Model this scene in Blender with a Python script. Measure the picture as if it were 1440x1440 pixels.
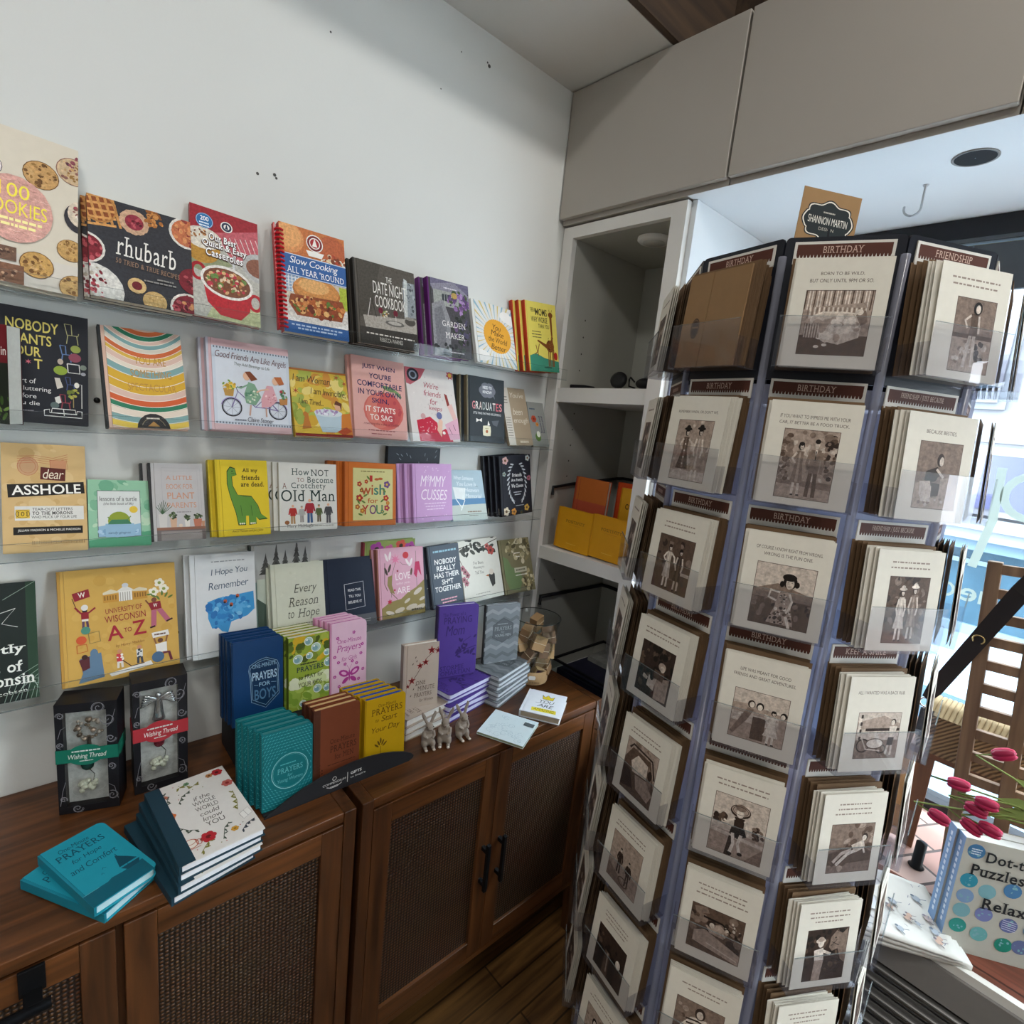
import bpy, bmesh, math, random
from mathutils import Vector, Matrix
from mathutils.geometry import tessellate_polygon

# ------------------------------------------------------------------ clear
for o in list(bpy.data.objects):
    bpy.data.objects.remove(o, do_unlink=True)
scene = bpy.context.scene
COL = scene.collection
R = math.radians
PI = math.pi
FLOOR = -0.2           # lowest level of the working frame; everything is lifted by 0.2 at the end so the floor is z = 0

# ------------------------------------------------------------------ camera
cam_d = bpy.data.cameras.new('camera')
cam = bpy.data.objects.new('camera', cam_d)
COL.objects.link(cam)
rx, ry, rz = (0.7396, -0.6654, 0.1011), (-0.0468, -0.2008, -0.9785), (0.6715, 0.7190, -0.1796)
right = Vector(rx).normalized()
fwd = Vector(rz); fwd = (fwd - right * fwd.dot(right)).normalized()
upv = right.cross(fwd)
M = Matrix.Identity(4)
for i in range(3):
    M[i][0], M[i][1], M[i][2] = right[i], upv[i], -fwd[i]
M.translation = Vector((0, 0, 1.66))
cam.matrix_world = M
cam_d.sensor_width = 36
cam_d.lens = 761 / 1440 * 36
cam_d.clip_start = 0.02
scene.camera = cam

# ------------------------------------------------------------------ light + exposure
world = bpy.data.worlds.new('daylight'); scene.world = world
world.use_nodes = True
wn = world.node_tree
bg = wn.nodes['Background']
tc = wn.nodes.new('ShaderNodeTexCoord')
sep = wn.nodes.new('ShaderNodeSeparateXYZ')
ramp = wn.nodes.new('ShaderNodeValToRGB')
ramp.color_ramp.elements[0].position = 0.35
ramp.color_ramp.elements[0].color = (0.72, 0.76, 0.82, 1)
ramp.color_ramp.elements[1].position = 0.75
ramp.color_ramp.elements[1].color = (0.88, 0.95, 1.0, 1)
mapr = wn.nodes.new('ShaderNodeMapRange')
mapr.inputs['From Min'].default_value = -1
wn.links.new(tc.outputs['Generated'], sep.inputs[0])
wn.links.new(sep.outputs['Z'], mapr.inputs['Value'])
wn.links.new(mapr.outputs[0], ramp.inputs[0])
wn.links.new(ramp.outputs[0], bg.inputs['Color'])
bg.inputs['Strength'].default_value = 17.0

def area(name, loc, size, power, color, rot=(0, 0, 0), size_y=None):
    d = bpy.data.lights.new(name, 'AREA')
    d.energy = power; d.color = color; d.size = size
    if size_y:
        d.shape = 'RECTANGLE'; d.size_y = size_y
    o = bpy.data.objects.new(name, d); COL.objects.link(o)
    o.location = loc; o.rotation_euler = rot
    return o

# two lamps under the high shop ceiling, then an added fill light
area('overhead_light', (1.25, -0.30, 3.45), 0.35, 19, (1.0, 0.98, 0.94))
area('overhead_light', (-0.60, -0.25, 3.45), 0.35, 23, (1.0, 0.98, 0.94))
area('overhead_light', (-0.2, -2.1, 3.45), 0.6, 36, (1.0, 0.97, 0.93))  # unseen fill light, added to lift the shadow below the soffit

scene.cycles.transparent_max_bounces = 48
vs = scene.view_settings
vs.view_transform = 'Standard'
vs.look = 'None'
vs.exposure = 0.08
vs.gamma = 1.0
vs.use_curve_mapping = False

# ------------------------------------------------------------------ materials
def lin(c):
    c = c / 255.0
    return c / 12.92 if c <= 0.04045 else ((c + 0.055) / 1.055) ** 2.4

def hexc(h):
    h = h.lstrip('#')
    if len(h) == 3:
        h = ''.join(x * 2 for x in h)
    return tuple(lin(int(h[i:i + 2], 16)) for i in (0, 2, 4)) + (1.0,)

MATS = {}

def mat(col, rough=0.55, metal=0.0, vary=0.06, scale=40.0, bump=0.0, spec=0.22):
    """plain procedural surface: base colour with a faint noise and optional bump"""
    key = ('p', col, rough, metal, vary, scale, bump, spec)
    if key in MATS:
        return MATS[key]
    m = bpy.data.materials.new('surface_' + col.strip('#'))
    m.use_nodes = True
    nt = m.node_tree
    b = nt.nodes['Principled BSDF']
    b.inputs['Roughness'].default_value = rough
    b.inputs['Metallic'].default_value = metal
    b.inputs['Specular IOR Level'].default_value = spec
    c = hexc(col)
    n = nt.nodes.new('ShaderNodeTexNoise')
    t = nt.nodes.new('ShaderNodeTexCoord')
    n.inputs['Scale'].default_value = scale
    nt.links.new(t.outputs['Object'], n.inputs['Vector'])
    mix = nt.nodes.new('ShaderNodeMix'); mix.data_type = 'RGBA'
    mix.inputs['A'].default_value = tuple(x * (1 - vary) for x in c[:3]) + (1,)
    mix.inputs['B'].default_value = tuple(min(1, x * (1 + vary)) for x in c[:3]) + (1,)
    if vary > 0.15:
        n.inputs['Detail'].default_value = 5; n.inputs['Roughness'].default_value = 0.7
        mr = nt.nodes.new('ShaderNodeMapRange'); mr.inputs['From Min'].default_value = 0.33; mr.inputs['From Max'].default_value = 0.67
        nt.links.new(n.outputs['Fac'], mr.inputs['Value']); nt.links.new(mr.outputs[0], mix.inputs['Factor'])
    else:
        nt.links.new(n.outputs['Fac'], mix.inputs['Factor'])
    nt.links.new(mix.outputs['Result'], b.inputs['Base Color'])
    if bump:
        bp = nt.nodes.new('ShaderNodeBump')
        bp.inputs['Strength'].default_value = bump
        bp.inputs['Distance'].default_value = 0.002
        nt.links.new(n.outputs['Fac'], bp.inputs['Height'])
        nt.links.new(bp.outputs[0], b.inputs['Normal'])
    MATS[key] = m
    return m

def wood(name, c0, c1, axis='X', scale=6.0, rough=0.4, plank=None, bump=0.15):
    key = ('w', name)
    if key in MATS:
        return MATS[key]
    m = bpy.data.materials.new(name); m.use_nodes = True
    nt = m.node_tree; N = nt.nodes; Lk = nt.links.new
    b = N['Principled BSDF']; b.inputs['Roughness'].default_value = rough
    t = N.new('ShaderNodeTexCoord'); mp = N.new('ShaderNodeMapping')
    s = {'X': (0.6, 9, 9), 'Y': (9, 0.6, 9), 'Z': (9, 9, 0.6)}[axis]
    mp.inputs['Scale'].default_value = s
    Lk(t.outputs['Object'], mp.inputs['Vector'])
    n1 = N.new('ShaderNodeTexNoise'); n1.inputs['Scale'].default_value = scale
    n1.inputs['Detail'].default_value = 6; n1.inputs['Distortion'].default_value = 0.6
    Lk(mp.outputs[0], n1.inputs['Vector'])
    r = N.new('ShaderNodeValToRGB')
    r.color_ramp.elements[0].position = 0.3; r.color_ramp.elements[0].color = hexc(c0)
    r.color_ramp.elements[1].position = 0.72; r.color_ramp.elements[1].color = hexc(c1)
    Lk(n1.outputs['Fac'], r.inputs[0])
    out = r.outputs[0]
    if plank:
        sx = N.new('ShaderNodeSeparateXYZ'); Lk(t.outputs['Object'], sx.inputs[0])
        br = N.new('ShaderNodeTexBrick')
        mp2 = N.new('ShaderNodeMapping')
        if axis == 'Y':
            mp2.inputs['Rotation'].default_value = (0, 0, R(90))
        Lk(t.outputs['Object'], mp2.inputs['Vector'])
        Lk(mp2.outputs[0], br.inputs['Vector'])
        br.inputs['Scale'].default_value = 1.0
        br.inputs['Brick Width'].default_value = 1.1
        br.inputs['Row Height'].default_value = plank
        br.inputs['Mortar Size'].default_value = 0.003
        br.inputs['Color1'].default_value = (0.75, 0.75, 0.75, 1)
        br.inputs['Color2'].default_value = (1.1, 1.1, 1.1, 1)
        br.inputs['Mortar'].default_value = (0.25, 0.25, 0.25, 1)
        mx = N.new('ShaderNodeMix'); mx.data_type = 'RGBA'; mx.blend_type = 'MULTIPLY'
        mx.inputs['Factor'].default_value = 1
        Lk(out, mx.inputs['A']); Lk(br.outputs['Color'], mx.inputs['B'])
        out = mx.outputs['Result']
    Lk(out, b.inputs['Base Color'])
    bp = N.new('ShaderNodeBump'); bp.inputs['Strength'].default_value = bump; bp.inputs['Distance'].default_value = 0.002
    Lk(n1.outputs['Fac'], bp.inputs['Height']); Lk(bp.outputs[0], b.inputs['Normal'])
    MATS[key] = m
    return m

def wall_paint(name, col, rough=0.8):
    key = ('wp', name)
    if key in MATS:
        return MATS[key]
    m = bpy.data.materials.new(name); m.use_nodes = True
    nt = m.node_tree; N = nt.nodes; Lk = nt.links.new
    b = N['Principled BSDF']; b.inputs['Roughness'].default_value = rough
    t = N.new('ShaderNodeTexCoord')
    n1 = N.new('ShaderNodeTexNoise'); n1.inputs['Scale'].default_value = 3.5
    n2 = N.new('ShaderNodeTexNoise'); n2.inputs['Scale'].default_value = 160
    Lk(t.outputs['Object'], n1.inputs['Vector']); Lk(t.outputs['Object'], n2.inputs['Vector'])
    mx = N.new('ShaderNodeMix'); mx.data_type = 'RGBA'
    c = hexc(col)
    mx.inputs['A'].default_value = tuple(x * 0.95 for x in c[:3]) + (1,)
    mx.inputs['B'].default_value = c
    Lk(n1.outputs['Fac'], mx.inputs['Factor']); Lk(mx.outputs['Result'], b.inputs['Base Color'])
    bp = N.new('ShaderNodeBump'); bp.inputs['Strength'].default_value = 0.12; bp.inputs['Distance'].default_value = 0.001
    Lk(n2.outputs['Fac'], bp.inputs['Height']); Lk(bp.outputs[0], b.inputs['Normal'])
    MATS[key] = m
    return m

def sheet(name, tint, rough=0.03, haze=0.0, hazecol='#ffffff', edge=0.4, base=0.022):
    """thin clear sheet: see-through with a mirror-like coat, optional milky body"""
    key = ('s', name)
    if key in MATS:
        return MATS[key]
    m = bpy.data.materials.new(name); m.use_nodes = True
    nt = m.node_tree; N = nt.nodes; Lk = nt.links.new
    N.remove(N['Principled BSDF'])
    out = N['Material Output']
    tr = N.new('ShaderNodeBsdfTransparent'); tr.inputs['Color'].default_value = hexc(tint)
    gl = N.new('ShaderNodeBsdfGlossy'); gl.inputs['Roughness'].default_value = rough
    lw = N.new('ShaderNodeLayerWeight'); lw.inputs['Blend'].default_value = 0.5
    pw = N.new('ShaderNodeMath'); pw.operation = 'POWER'; pw.inputs[1].default_value = 4.0
    Lk(lw.outputs['Facing'], pw.inputs[0])
    fr = N.new('ShaderNodeMath'); fr.operation = 'MULTIPLY_ADD'; fr.inputs[1].default_value = edge; fr.inputs[2].default_value = base
    Lk(pw.outputs[0], fr.inputs[0])
    nz = N.new('ShaderNodeTexNoise'); nz.inputs['Scale'].default_value = 25
    tcx = N.new('ShaderNodeTexCoord'); Lk(tcx.outputs['Object'], nz.inputs['Vector'])
    wob = N.new('ShaderNodeMapRange'); wob.inputs['To Min'].default_value = rough * 0.8; wob.inputs['To Max'].default_value = rough * 1.2
    Lk(nz.outputs['Fac'], wob.inputs['Value']); Lk(wob.outputs[0], gl.inputs['Roughness'])
    mx = N.new('ShaderNodeMixShader')
    Lk(fr.outputs[0], mx.inputs[0]); Lk(tr.outputs[0], mx.inputs[1]); Lk(gl.outputs[0], mx.inputs[2])
    last = mx
    if haze:
        di = N.new('ShaderNodeBsdfDiffuse'); di.inputs['Color'].default_value = hexc(hazecol)
        tl = N.new('ShaderNodeBsdfTranslucent'); tl.inputs['Color'].default_value = hexc(hazecol)
        m1 = N.new('ShaderNodeMixShader'); m1.inputs[0].default_value = 0.55
        Lk(di.outputs[0], m1.inputs[1]); Lk(tl.outputs[0], m1.inputs[2])
        m2 = N.new('ShaderNodeMixShader'); m2.inputs[0].default_value = haze
        Lk(mx.outputs[0], m2.inputs[1]); Lk(m1.outputs[0], m2.inputs[2])
        last = m2
    Lk(last.outputs[0], out.inputs['Surface'])
    MATS[key] = m
    return m

# ------------------------------------------------------------------ objects
class MB:
    """collects geometry for ONE mesh object with several material slots"""
    def __init__(s):
        s.v = []; s.f = []; s.m = []; s.mats = []; s.smooth = []
    def slot(s, m):
        if m not in s.mats:
            s.mats.append(m)
        return s.mats.index(m)
    def add(s, verts, faces, m, M=None, smooth=False):
        o = len(s.v); k = s.slot(m)
        s.v += [tuple(M @ Vector(p)) if M else tuple(p) for p in verts]
        for f in faces:
            s.f.append([o + i for i in f]); s.m.append(k); s.smooth.append(smooth)
        return s
    def box(s, a, b, m, M=None, bev=0.0):
        (x0, y0, z0), (x1, y1, z1) = a, b
        if bev:
            bm = bmesh.new()
            bmesh.ops.create_cube(bm, size=1)
            for v in bm.verts:
                v.co = Vector(((x0 + x1) / 2 + v.co.x * (x1 - x0), (y0 + y1) / 2 + v.co.y * (y1 - y0), (z0 + z1) / 2 + v.co.z * (z1 - z0)))
            bmesh.ops.bevel(bm, geom=list(bm.edges), offset=bev, segments=2, affect='EDGES', profile=0.5)
            s.bm(bm, m, M); return s
        V = [(x0, y0, z0), (x1, y0, z0), (x1, y1, z0), (x0, y1, z0), (x0, y0, z1), (x1, y0, z1), (x1, y1, z1), (x0, y1, z1)]
        F = [(0, 3, 2, 1), (4, 5, 6, 7), (0, 1, 5, 4), (1, 2, 6, 5), (2, 3, 7, 6), (3, 0, 4, 7)]
        return s.add(V, F, m, M)
    def bm(s, bm, m, M=None, smooth=False):
        bm.verts.index_update()
        s.add([v.co.copy() for v in bm.verts], [[v.index for v in f.verts] for f in bm.faces], m, M, smooth)
        bm.free(); return s
    def prism(s, pts, d, m, M=None):
        """pts: outline of (x, z); extruded along y from d[0] to d[1]"""
        n = len(pts)
        V = [(p[0], d[0], p[1]) for p in pts] + [(p[0], d[1], p[1]) for p in pts]
        tri = tessellate_polygon([[Vector((p[0], p[1], 0)) for p in pts]])
        F = [tuple(t) for t in tri] + [tuple(i + n for i in reversed(t)) for t in tri]
        F += [(i, (i + 1) % n, (i + 1) % n + n, i + n) for i in range(n)]
        return s.add(V, F, m, M)
    def tube(s, pts, r, m, M=None, n=8, r1=None, cap=True):
        pts = [Vector(p) for p in pts]; V = []; F = []
        k = len(pts)
        ref = Vector((0, 0, 1))
        for i, p in enumerate(pts):
            d = (pts[min(i + 1, k - 1)] - pts[max(i - 1, 0)]).normalized()
            if abs(d.dot(ref)) > 0.95:
                ref = Vector((1, 0, 0)) if abs(d.x) < 0.9 else Vector((0, 1, 0))
            a = d.cross(ref).normalized(); b = d.cross(a)
            rr = r if r1 is None else r + (r1 - r) * i / max(1, k - 1)
            for j in range(n):
                t = 2 * PI * j / n
                V.append(p + a * math.cos(t) * rr + b * math.sin(t) * rr)
        for i in range(k - 1):
            for j in range(n):
                F.append((i * n + j, i * n + (j + 1) % n, (i + 1) * n + (j + 1) % n, (i + 1) * n + j))
        if cap:
            F.append(tuple(range(n))); F.append(tuple((k - 1) * n + j for j in range(n)))
        return s.add(V, F, m, M, True)
    def lathe(s, prof, m, M=None, n=32, smooth=True):
        V = []; F = []; k = len(prof)
        for (r, z) in prof:
            for j in range(n):
                t = 2 * PI * j / n
                V.append((r * math.cos(t), r * math.sin(t), z))
        for i in range(k - 1):
            for j in range(n):
                F.append((i * n + j, i * n + (j + 1) % n, (i + 1) * n + (j + 1) % n, (i + 1) * n + j))
        return s.add(V, F, m, M, smooth)
    def ball(s, c, r, m, M=None, sub=2, sc=(1, 1, 1), rot=None):
        bm = bmesh.new(); bmesh.ops.create_icosphere(bm, subdivisions=sub, radius=1)
        T = Matrix.Translation(c) @ (rot if rot else Matrix.Identity(4)) @ Matrix.Diagonal((r * sc[0], r * sc[1], r * sc[2], 1))
        bmesh.ops.transform(bm, matrix=T, verts=bm.verts)
        return s.bm(bm, m, M, True)
    def build(s, name, parent=None, M=None):
        me = bpy.data.meshes.new(name)
        me.from_pydata(s.v, [], s.f)
        for x in s.mats:
            me.materials.append(x)
        me.polygons.foreach_set('material_index', s.m)
        me.polygons.foreach_set('use_smooth', s.smooth)
        me.update()
        o = bpy.data.objects.new(name, me); COL.objects.link(o)
        if parent:
            o.parent = parent
        if M is not None:
            o.matrix_local = M
        return o

def tag(o, label=None, cat=None, group=None, kind=None):
    if label: o['label'] = label
    if cat: o['category'] = cat
    if group: o['group'] = group
    if kind: o['kind'] = kind
    return o

def empty(name, M, label=None, cat=None, group=None):
    o = bpy.data.objects.new(name, None); COL.objects.link(o)
    o.empty_display_size = 0.05
    o.matrix_world = M
    return tag(o, label, cat, group)

def copy_tree(o, M, label, group=None):
    """a copy of a thing with copies of its parts and their sub-parts"""
    c = o.copy(); COL.objects.link(c)
    c.matrix_world = M
    c['label'] = label
    if group: c['group'] = group
    for ch in list(o.children):
        k = ch.copy(); COL.objects.link(k); k.parent = c
        for g in list(ch.children):
            q = g.copy(); COL.objects.link(q); q.parent = k
    return c

def T(x, y, z): return Matrix.Translation((x, y, z))
def RX(a): return Matrix.Rotation(R(a), 4, 'X')
def RY(a): return Matrix.Rotation(R(a), 4, 'Y')
def RZ(a): return Matrix.Rotation(R(a), 4, 'Z')

def struct(name, mb, kind='structure'):
    return tag(mb.build(name), kind=kind)

# ------------------------------------------------------------------ lettering and flat artwork
GL = {}

def glyphs(txt, st):
    """outline of a text as triangles, scaled to the unit box; st: r b s(serif) i(serif italic) h(hand) c"""
    key = (txt, st)
    if key in GL:
        return GL[key]
    cu = bpy.data.curves.new('t', 'FONT')
    cu.body = txt; cu.size = 1; cu.resolution_u = 3
    cu.align_x = 'CENTER'
    cu.offset = {'r': 0.0, 'b': 0.013, 's': 0.0, 'B': 0.018, 'i': -0.006, 'h': -0.004}[st]
    cu.shear = {'i': 0.28, 'h': 0.2}.get(st, 0)
    if st in 'sB':
        cu.space_character = 1.1
    if st == 'h':
        cu.space_character = 0.93
    o = bpy.data.objects.new('t', cu)
    me = bpy.data.meshes.new_from_object(o)
    V = [(v.co.x, v.co.y) for v in me.vertices]
    F = [list(p.vertices) for p in me.polygons]
    if st in 'sBi' and V:
        cnt = {}
        for f in F:
            for a, b in zip(f, f[1:] + f[:1]):
                k = (min(a, b), max(a, b)); cnt[k] = cnt.get(k, 0) + 1
        sh = cu.shear
        for (a, b), n in cnt.items():
            if n != 1:
                continue
            (xa, ya), (xb, yb) = V[a], V[b]
            w = abs(xa - xb)
            if abs(ya - yb) > 0.004 or w < 0.045 or w > 0.17:
                continue
            x0, x1 = min(xa, xb), max(xa, xb)
            e = 0.085; t = 0.05
            yb0 = ya
            for lvl in (0, 0.50, 0.69):
                if abs(ya - lvl) < 0.035:
                    lo, hi = (yb0, yb0 + t) if lvl == 0 else (yb0 - t, yb0)
                    k = len(V)
                    V += [(x0 - e, lo), (x1 + e, lo), (x1 + e, hi), (x0 - e, hi)]
                    F.append([k, k + 1, k + 2, k + 3])
    bpy.data.objects.remove(o); bpy.data.curves.remove(cu); bpy.data.meshes.remove(me)
    if not V:
        return [], [], 1
    xs = [p[0] for p in V]; ys = [p[1] for p in V]
    w = max(xs) - min(xs); h = max(ys) - min(ys)
    if h < 1e-6: h = 1
    V = [((x - min(xs)) / w, (y - min(ys)) / h) for x, y in V]
    GL[key] = (V, F, w / h)
    return GL[key]

def clip_poly(p, W=100.0, H=100.0):
    for ax, lim, sg in ((0, 0, 1), (0, W, -1), (1, 0, 1), (1, H, -1)):
        q = []
        for a, b in zip(p, p[1:] + p[:1]):
            da, db = sg * (a[ax] - lim), sg * (b[ax] - lim)
            if da >= 0: q.append(a)
            if da * db < 0:
                t = da / (da - db); q.append((a[0] + t * (b[0] - a[0]), a[1] + t * (b[1] - a[1])))
        p = q
        if len(p) < 3: return []
    return p

class Art:
    """flat printed artwork on a rectangle. u: 0-100 left to right, v: 0-100 top to bottom"""
    def __init__(s, mb, O, U, V, W, H, rough=0.5, step=8e-6):
        s.mb, s.W, s.H, s.rough, s.step = mb, W, H, rough, step
        s.O = Vector(O); s.U = Vector(U); s.V = Vector(V)
        s.N = s.V.cross(s.U).normalized()      # towards the viewer
        s.k = 3; s.metal = 0.0
        s.win = None; s.vary = 0.05; s.scale = 60
    def _m(s, col):
        if not isinstance(col, str): return col
        return mat(col, s.rough, s.metal, s.vary, s.scale)
    def P(s, u, v):
        return s.O + s.U * (u * s.W / 100) + s.V * (v * s.H / 100) + s.N * (s.k * s.step)
    def tri(s, V, F, col):
        vs = []; fs = []
        for f in F:
            p = [V[i] for i in f]
            if s.win:
                x, y, w, h = s.win
                p = [(x + a * w / 100, y + b * h / 100) for a, b in clip_poly(p)] if any(not (0 <= a <= 100 and 0 <= b <= 100) for a, b in p) else [(x + a * w / 100, y + b * h / 100) for a, b in p]
            if not p: continue
            if any(not (-1e-6 <= a <= 100.000001 and -1e-6 <= b <= 100.000001) for a, b in p):
                p = clip_poly(p)
            if len(p) < 3: continue
            o = len(vs); vs += [s.P(*q) for q in p]; fs.append(tuple(range(o, o + len(p))))
        if fs: s.mb.add(vs, fs, s._m(col))
        s.k += 1
    def p(s, pts, col):
        t = tessellate_polygon([[Vector((a, b, 0)) for a, b in pts]])
        s.tri(pts, [tuple(x) for x in t], col); return s
    def r(s, x, y, w, h, col):
        s.tri([(x, y), (x + w, y), (x + w, y + h), (x, y + h)], [(0, 1, 2, 3)], col); return s
    def asp(s):
        if s.win: return (s.W * s.win[2]) / (s.H * s.win[3])
        return s.W / s.H
    def e(s, x, y, rx, col, ry=None, rot=0, n=18):
        ry = rx * s.asp() if ry is None else ry
        a = s.asp(); c, q = math.cos(R(rot)), math.sin(R(rot)); pts = []
        for i in range(n):
            t = 2 * PI * i / n
            px, py = math.cos(t) * rx, math.sin(t) * ry / a
            pts.append((x + px * c - py * q, y + (px * q + py * c) * a))
        s.tri(pts, [tuple(range(n))], col); return s
    def ring(s, x, y, rx, w, col, ry=None, n=24, a0=0, a1=360):
        ry = rx * s.asp() if ry is None else ry
        pts = [(x + rx * math.cos(R(a0 + (a1 - a0) * i / n)), y + ry * math.sin(R(a0 + (a1 - a0) * i / n))) for i in range(n + 1)]
        return s.l(pts, w, col)
    def l(s, pts, w, col):
        a = s.asp(); V = []; F = []
        q = [(x, y / a) for x, y in pts]
        L = []
        for i in range(len(q)):
            d0 = Vector(q[min(i + 1, len(q) - 1)]) - Vector(q[max(i - 1, 0)])
            d0 = d0.normalized() if d0.length > 0 else Vector((1, 0))
            nx, ny = -d0.y * w / 2, d0.x * w / 2
            L.append(((q[i][0] + nx, (q[i][1] + ny) * a), (q[i][0] - nx, (q[i][1] - ny) * a)))
        for (p0, p1) in L: V += [p0, p1]
        for i in range(len(q) - 1):
            F.append((2 * i, 2 * i + 1, 2 * i + 3, 2 * i + 2))
        s.tri(V, F, col); return s
    def t(s, txt, x, y, w, h, col, st='r', rot=0):
        """text centred on x, top at y; w None keeps the letters' own proportions"""
        V, F, asp = glyphs(txt, st)
        if not V: return s
        if w is None: w = h * asp / s.asp()
        c, q = math.cos(R(rot)), math.sin(R(rot)); a = s.asp(); P = []
        for gx, gy in V:
            px, py = (gx - 0.5) * w, (0.5 - gy) * h / a
            P.append((x + px * c - py * q, y + h / 2 + (px * q + py * c) * a))
        s.tri(P, F, col); return s
    def dash(s, x, y, w, h, col, n=5, seed=1):
        """a line of print too small to read"""
        rg = random.Random(seed); u = x - w / 2; V = []; F = []
        while u < x + w / 2 - 1:
            k = min(rg.uniform(0.25, 1) * w / n, x + w / 2 - u)
            o = len(V); V += [(u, y), (u + k, y), (u + k, y + h), (u, y + h)]; F.append((o, o + 1, o + 2, o + 3))
            u += k + w * 0.025
        s.tri(V, F, col); return s
    def blots(s, x, y, rx, ry, n, cols, size=(1, 3), seed=0):
        rg = random.Random(seed)
        for i in range(n):
            t = rg.uniform(0, 2 * PI); d = math.sqrt(rg.random())
            k = rg.uniform(*size)
            s.e(x + math.cos(t) * d * rx, y + math.sin(t) * d * ry, k, rg.choice(cols), k * s.asp() * rg.uniform(0.5, 1.1), rg.uniform(0, 180), 9)
        return s
    def star(s, x, y, r, col, n=5, inner=0.45, rot=0):
        a = s.asp(); P = []
        for i in range(2 * n):
            k = r if i % 2 == 0 else r * inner
            t = R(rot - 90) + PI * i / n
            P.append((x + k * math.cos(t), y + k * math.sin(t) * a))
        return s.p(P, col)
    def flower(s, x, y, r, col, mid, n=5):
        for i in range(n):
            t = 2 * PI * i / n
            s.e(x + math.cos(t) * r * 0.6, y + math.sin(t) * r * 0.6 * s.asp(), r * 0.45, col, n=9)
        return s.e(x, y, r * 0.35, mid, n=9)
    def leaf(s, x, y, r, rot, col, th=0.35):
        return s.e(x, y, r, col, r * th * s.asp(), rot, 10)
    def stem(s, pts, w, col, leaves=0, r=2, lc=None):
        s.l(pts, w, col)
        for i in range(leaves):
            k = (i + 0.5) / leaves * (len(pts) - 1); j = int(k); f = k - j
            a, b = pts[j], pts[min(j + 1, len(pts) - 1)]
            x = a[0] + (b[0] - a[0]) * f; y = a[1] + (b[1] - a[1]) * f
            ang = math.degrees(math.atan2((b[1] - a[1]), b[0] - a[0]))
            sg = 1 if i % 2 else -1
            s.leaf(x + sg * r * 0.7 * math.cos(R(ang + 60 * sg)), y + r * 0.7 * math.sin(R(ang + 60 * sg)) * s.asp() * sg, r, ang + 45 * sg, lc or col)
        return s
    def sub(s, x, y, w, h):
        """window: following calls draw inside this box in its own 0-100 frame"""
        s.win = (x, y, w, h); return s
    def full(s):
        s.win = None; return s

# ------------------------------------------------------------------ the room
WALL_Y = 1.45
CEIL = 2.73
white = wall_paint('wall_paint_white', '#d9dad6')
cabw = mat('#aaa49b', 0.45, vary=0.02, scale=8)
trimw = mat('#dcdad5', 0.5, vary=0.03, scale=12)
bayw = wall_paint('bay_paint', '#e4e8ea')

mb = MB().box((-2.6, WALL_Y, FLOOR), (2.1, WALL_Y + 0.1, 3.7), white)
# small dents and filled screw holes in the plaster
a = Art(mb, (-2.6, WALL_Y, 2.95), (1, 0, 0), (0, 0, -1), 4.7, 3.15, 0.9, 1e-4)
for (x, z, r) in ((1.079, 2.649, .0055), (1.072, 2.655, .003), (0.442, 2.142, .0035), (0.480, 2.152, .004), (0.484, 2.146, .003), (0.602, 2.507, .0025), (0.978, 2.639, .002), (0.919, 2.521, .002)):
    a.e((x + 2.6) / 4.7 * 100, (2.95 - z) / 3.15 * 100, r / 4.7 * 100, '#4b4a48', n=7)
struct('wall_left', mb)
struct('wall_front', MB().box((-2.7, -3.0, FLOOR), (-2.6, 1.55, 3.7), white))
struct('wall_back', MB().box((-2.7, -3.1, FLOOR), (2.1, -3.0, 3.7), white))
fl = wood('floor_boards', '#4a3018', '#8a6234', 'X', 5, 0.38, plank=0.09)
struct('floor', MB().box((-2.7, -3.1, FLOOR - 0.05), (2.1, 1.55, FLOOR), fl))
struct('ceiling', MB().box((-2.6, 1.071, CEIL), (1.43, WALL_Y, CEIL + 0.87), wall_paint('soffit_paint', '#cfccc5')).box((1.43, 1.0705, CEIL + 0.001), (2.1, WALL_Y, CEIL + 0.87), wall_paint('soffit_paint', '#cfccc5')))
beamw = wood('beam_wood', '#2e231c', '#54412f', 'X', 3, 0.85)
struct('trim_2', MB().box((-2.6, 1.05, CEIL + 0.001), (2.1, 1.0699, 3.6), beamw))
cw = wood('ceiling_boards', '#2a1f19', '#4d3b30', 'X', 4, 0.85, plank=0.22)
struct('ceiling_boards', MB().box((-2.7, -3.1, 3.6), (2.1, 1.55, 3.7), cw))

struct('wall_above_cabinets', MB().box((1.70, -3.0, CEIL + 0.01), (1.75, 1.049, 3.6), beamw))

# ------------------------------------------------------------------ overhead cabinets
def overhead(y1, y0, label):
    t = empty('overhead_cabinet', T(1.43, (y0 + y1) / 2, 2.318), label, 'cabinet', 'overhead cabinets above the display window')
    h = (y1 - y0) / 2
    MB().box((0.022, -h, 0.0), (0.57, h, 0.41), cabw).build('cabinet_body', t)
    MB().box((0.0, -h + 0.002, 0.014), (0.02, h - 0.002, 0.408), cabw, bev=0.002).build('door', t)
overhead(1.446, 0.836, 'white flat overhead cabinet touching the book wall corner')
overhead(0.833, 0.252, 'white flat overhead cabinet above the card spinner, middle of the three')
overhead(0.249, -0.35, 'white flat overhead cabinet cut off by the right edge of the photo')

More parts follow.
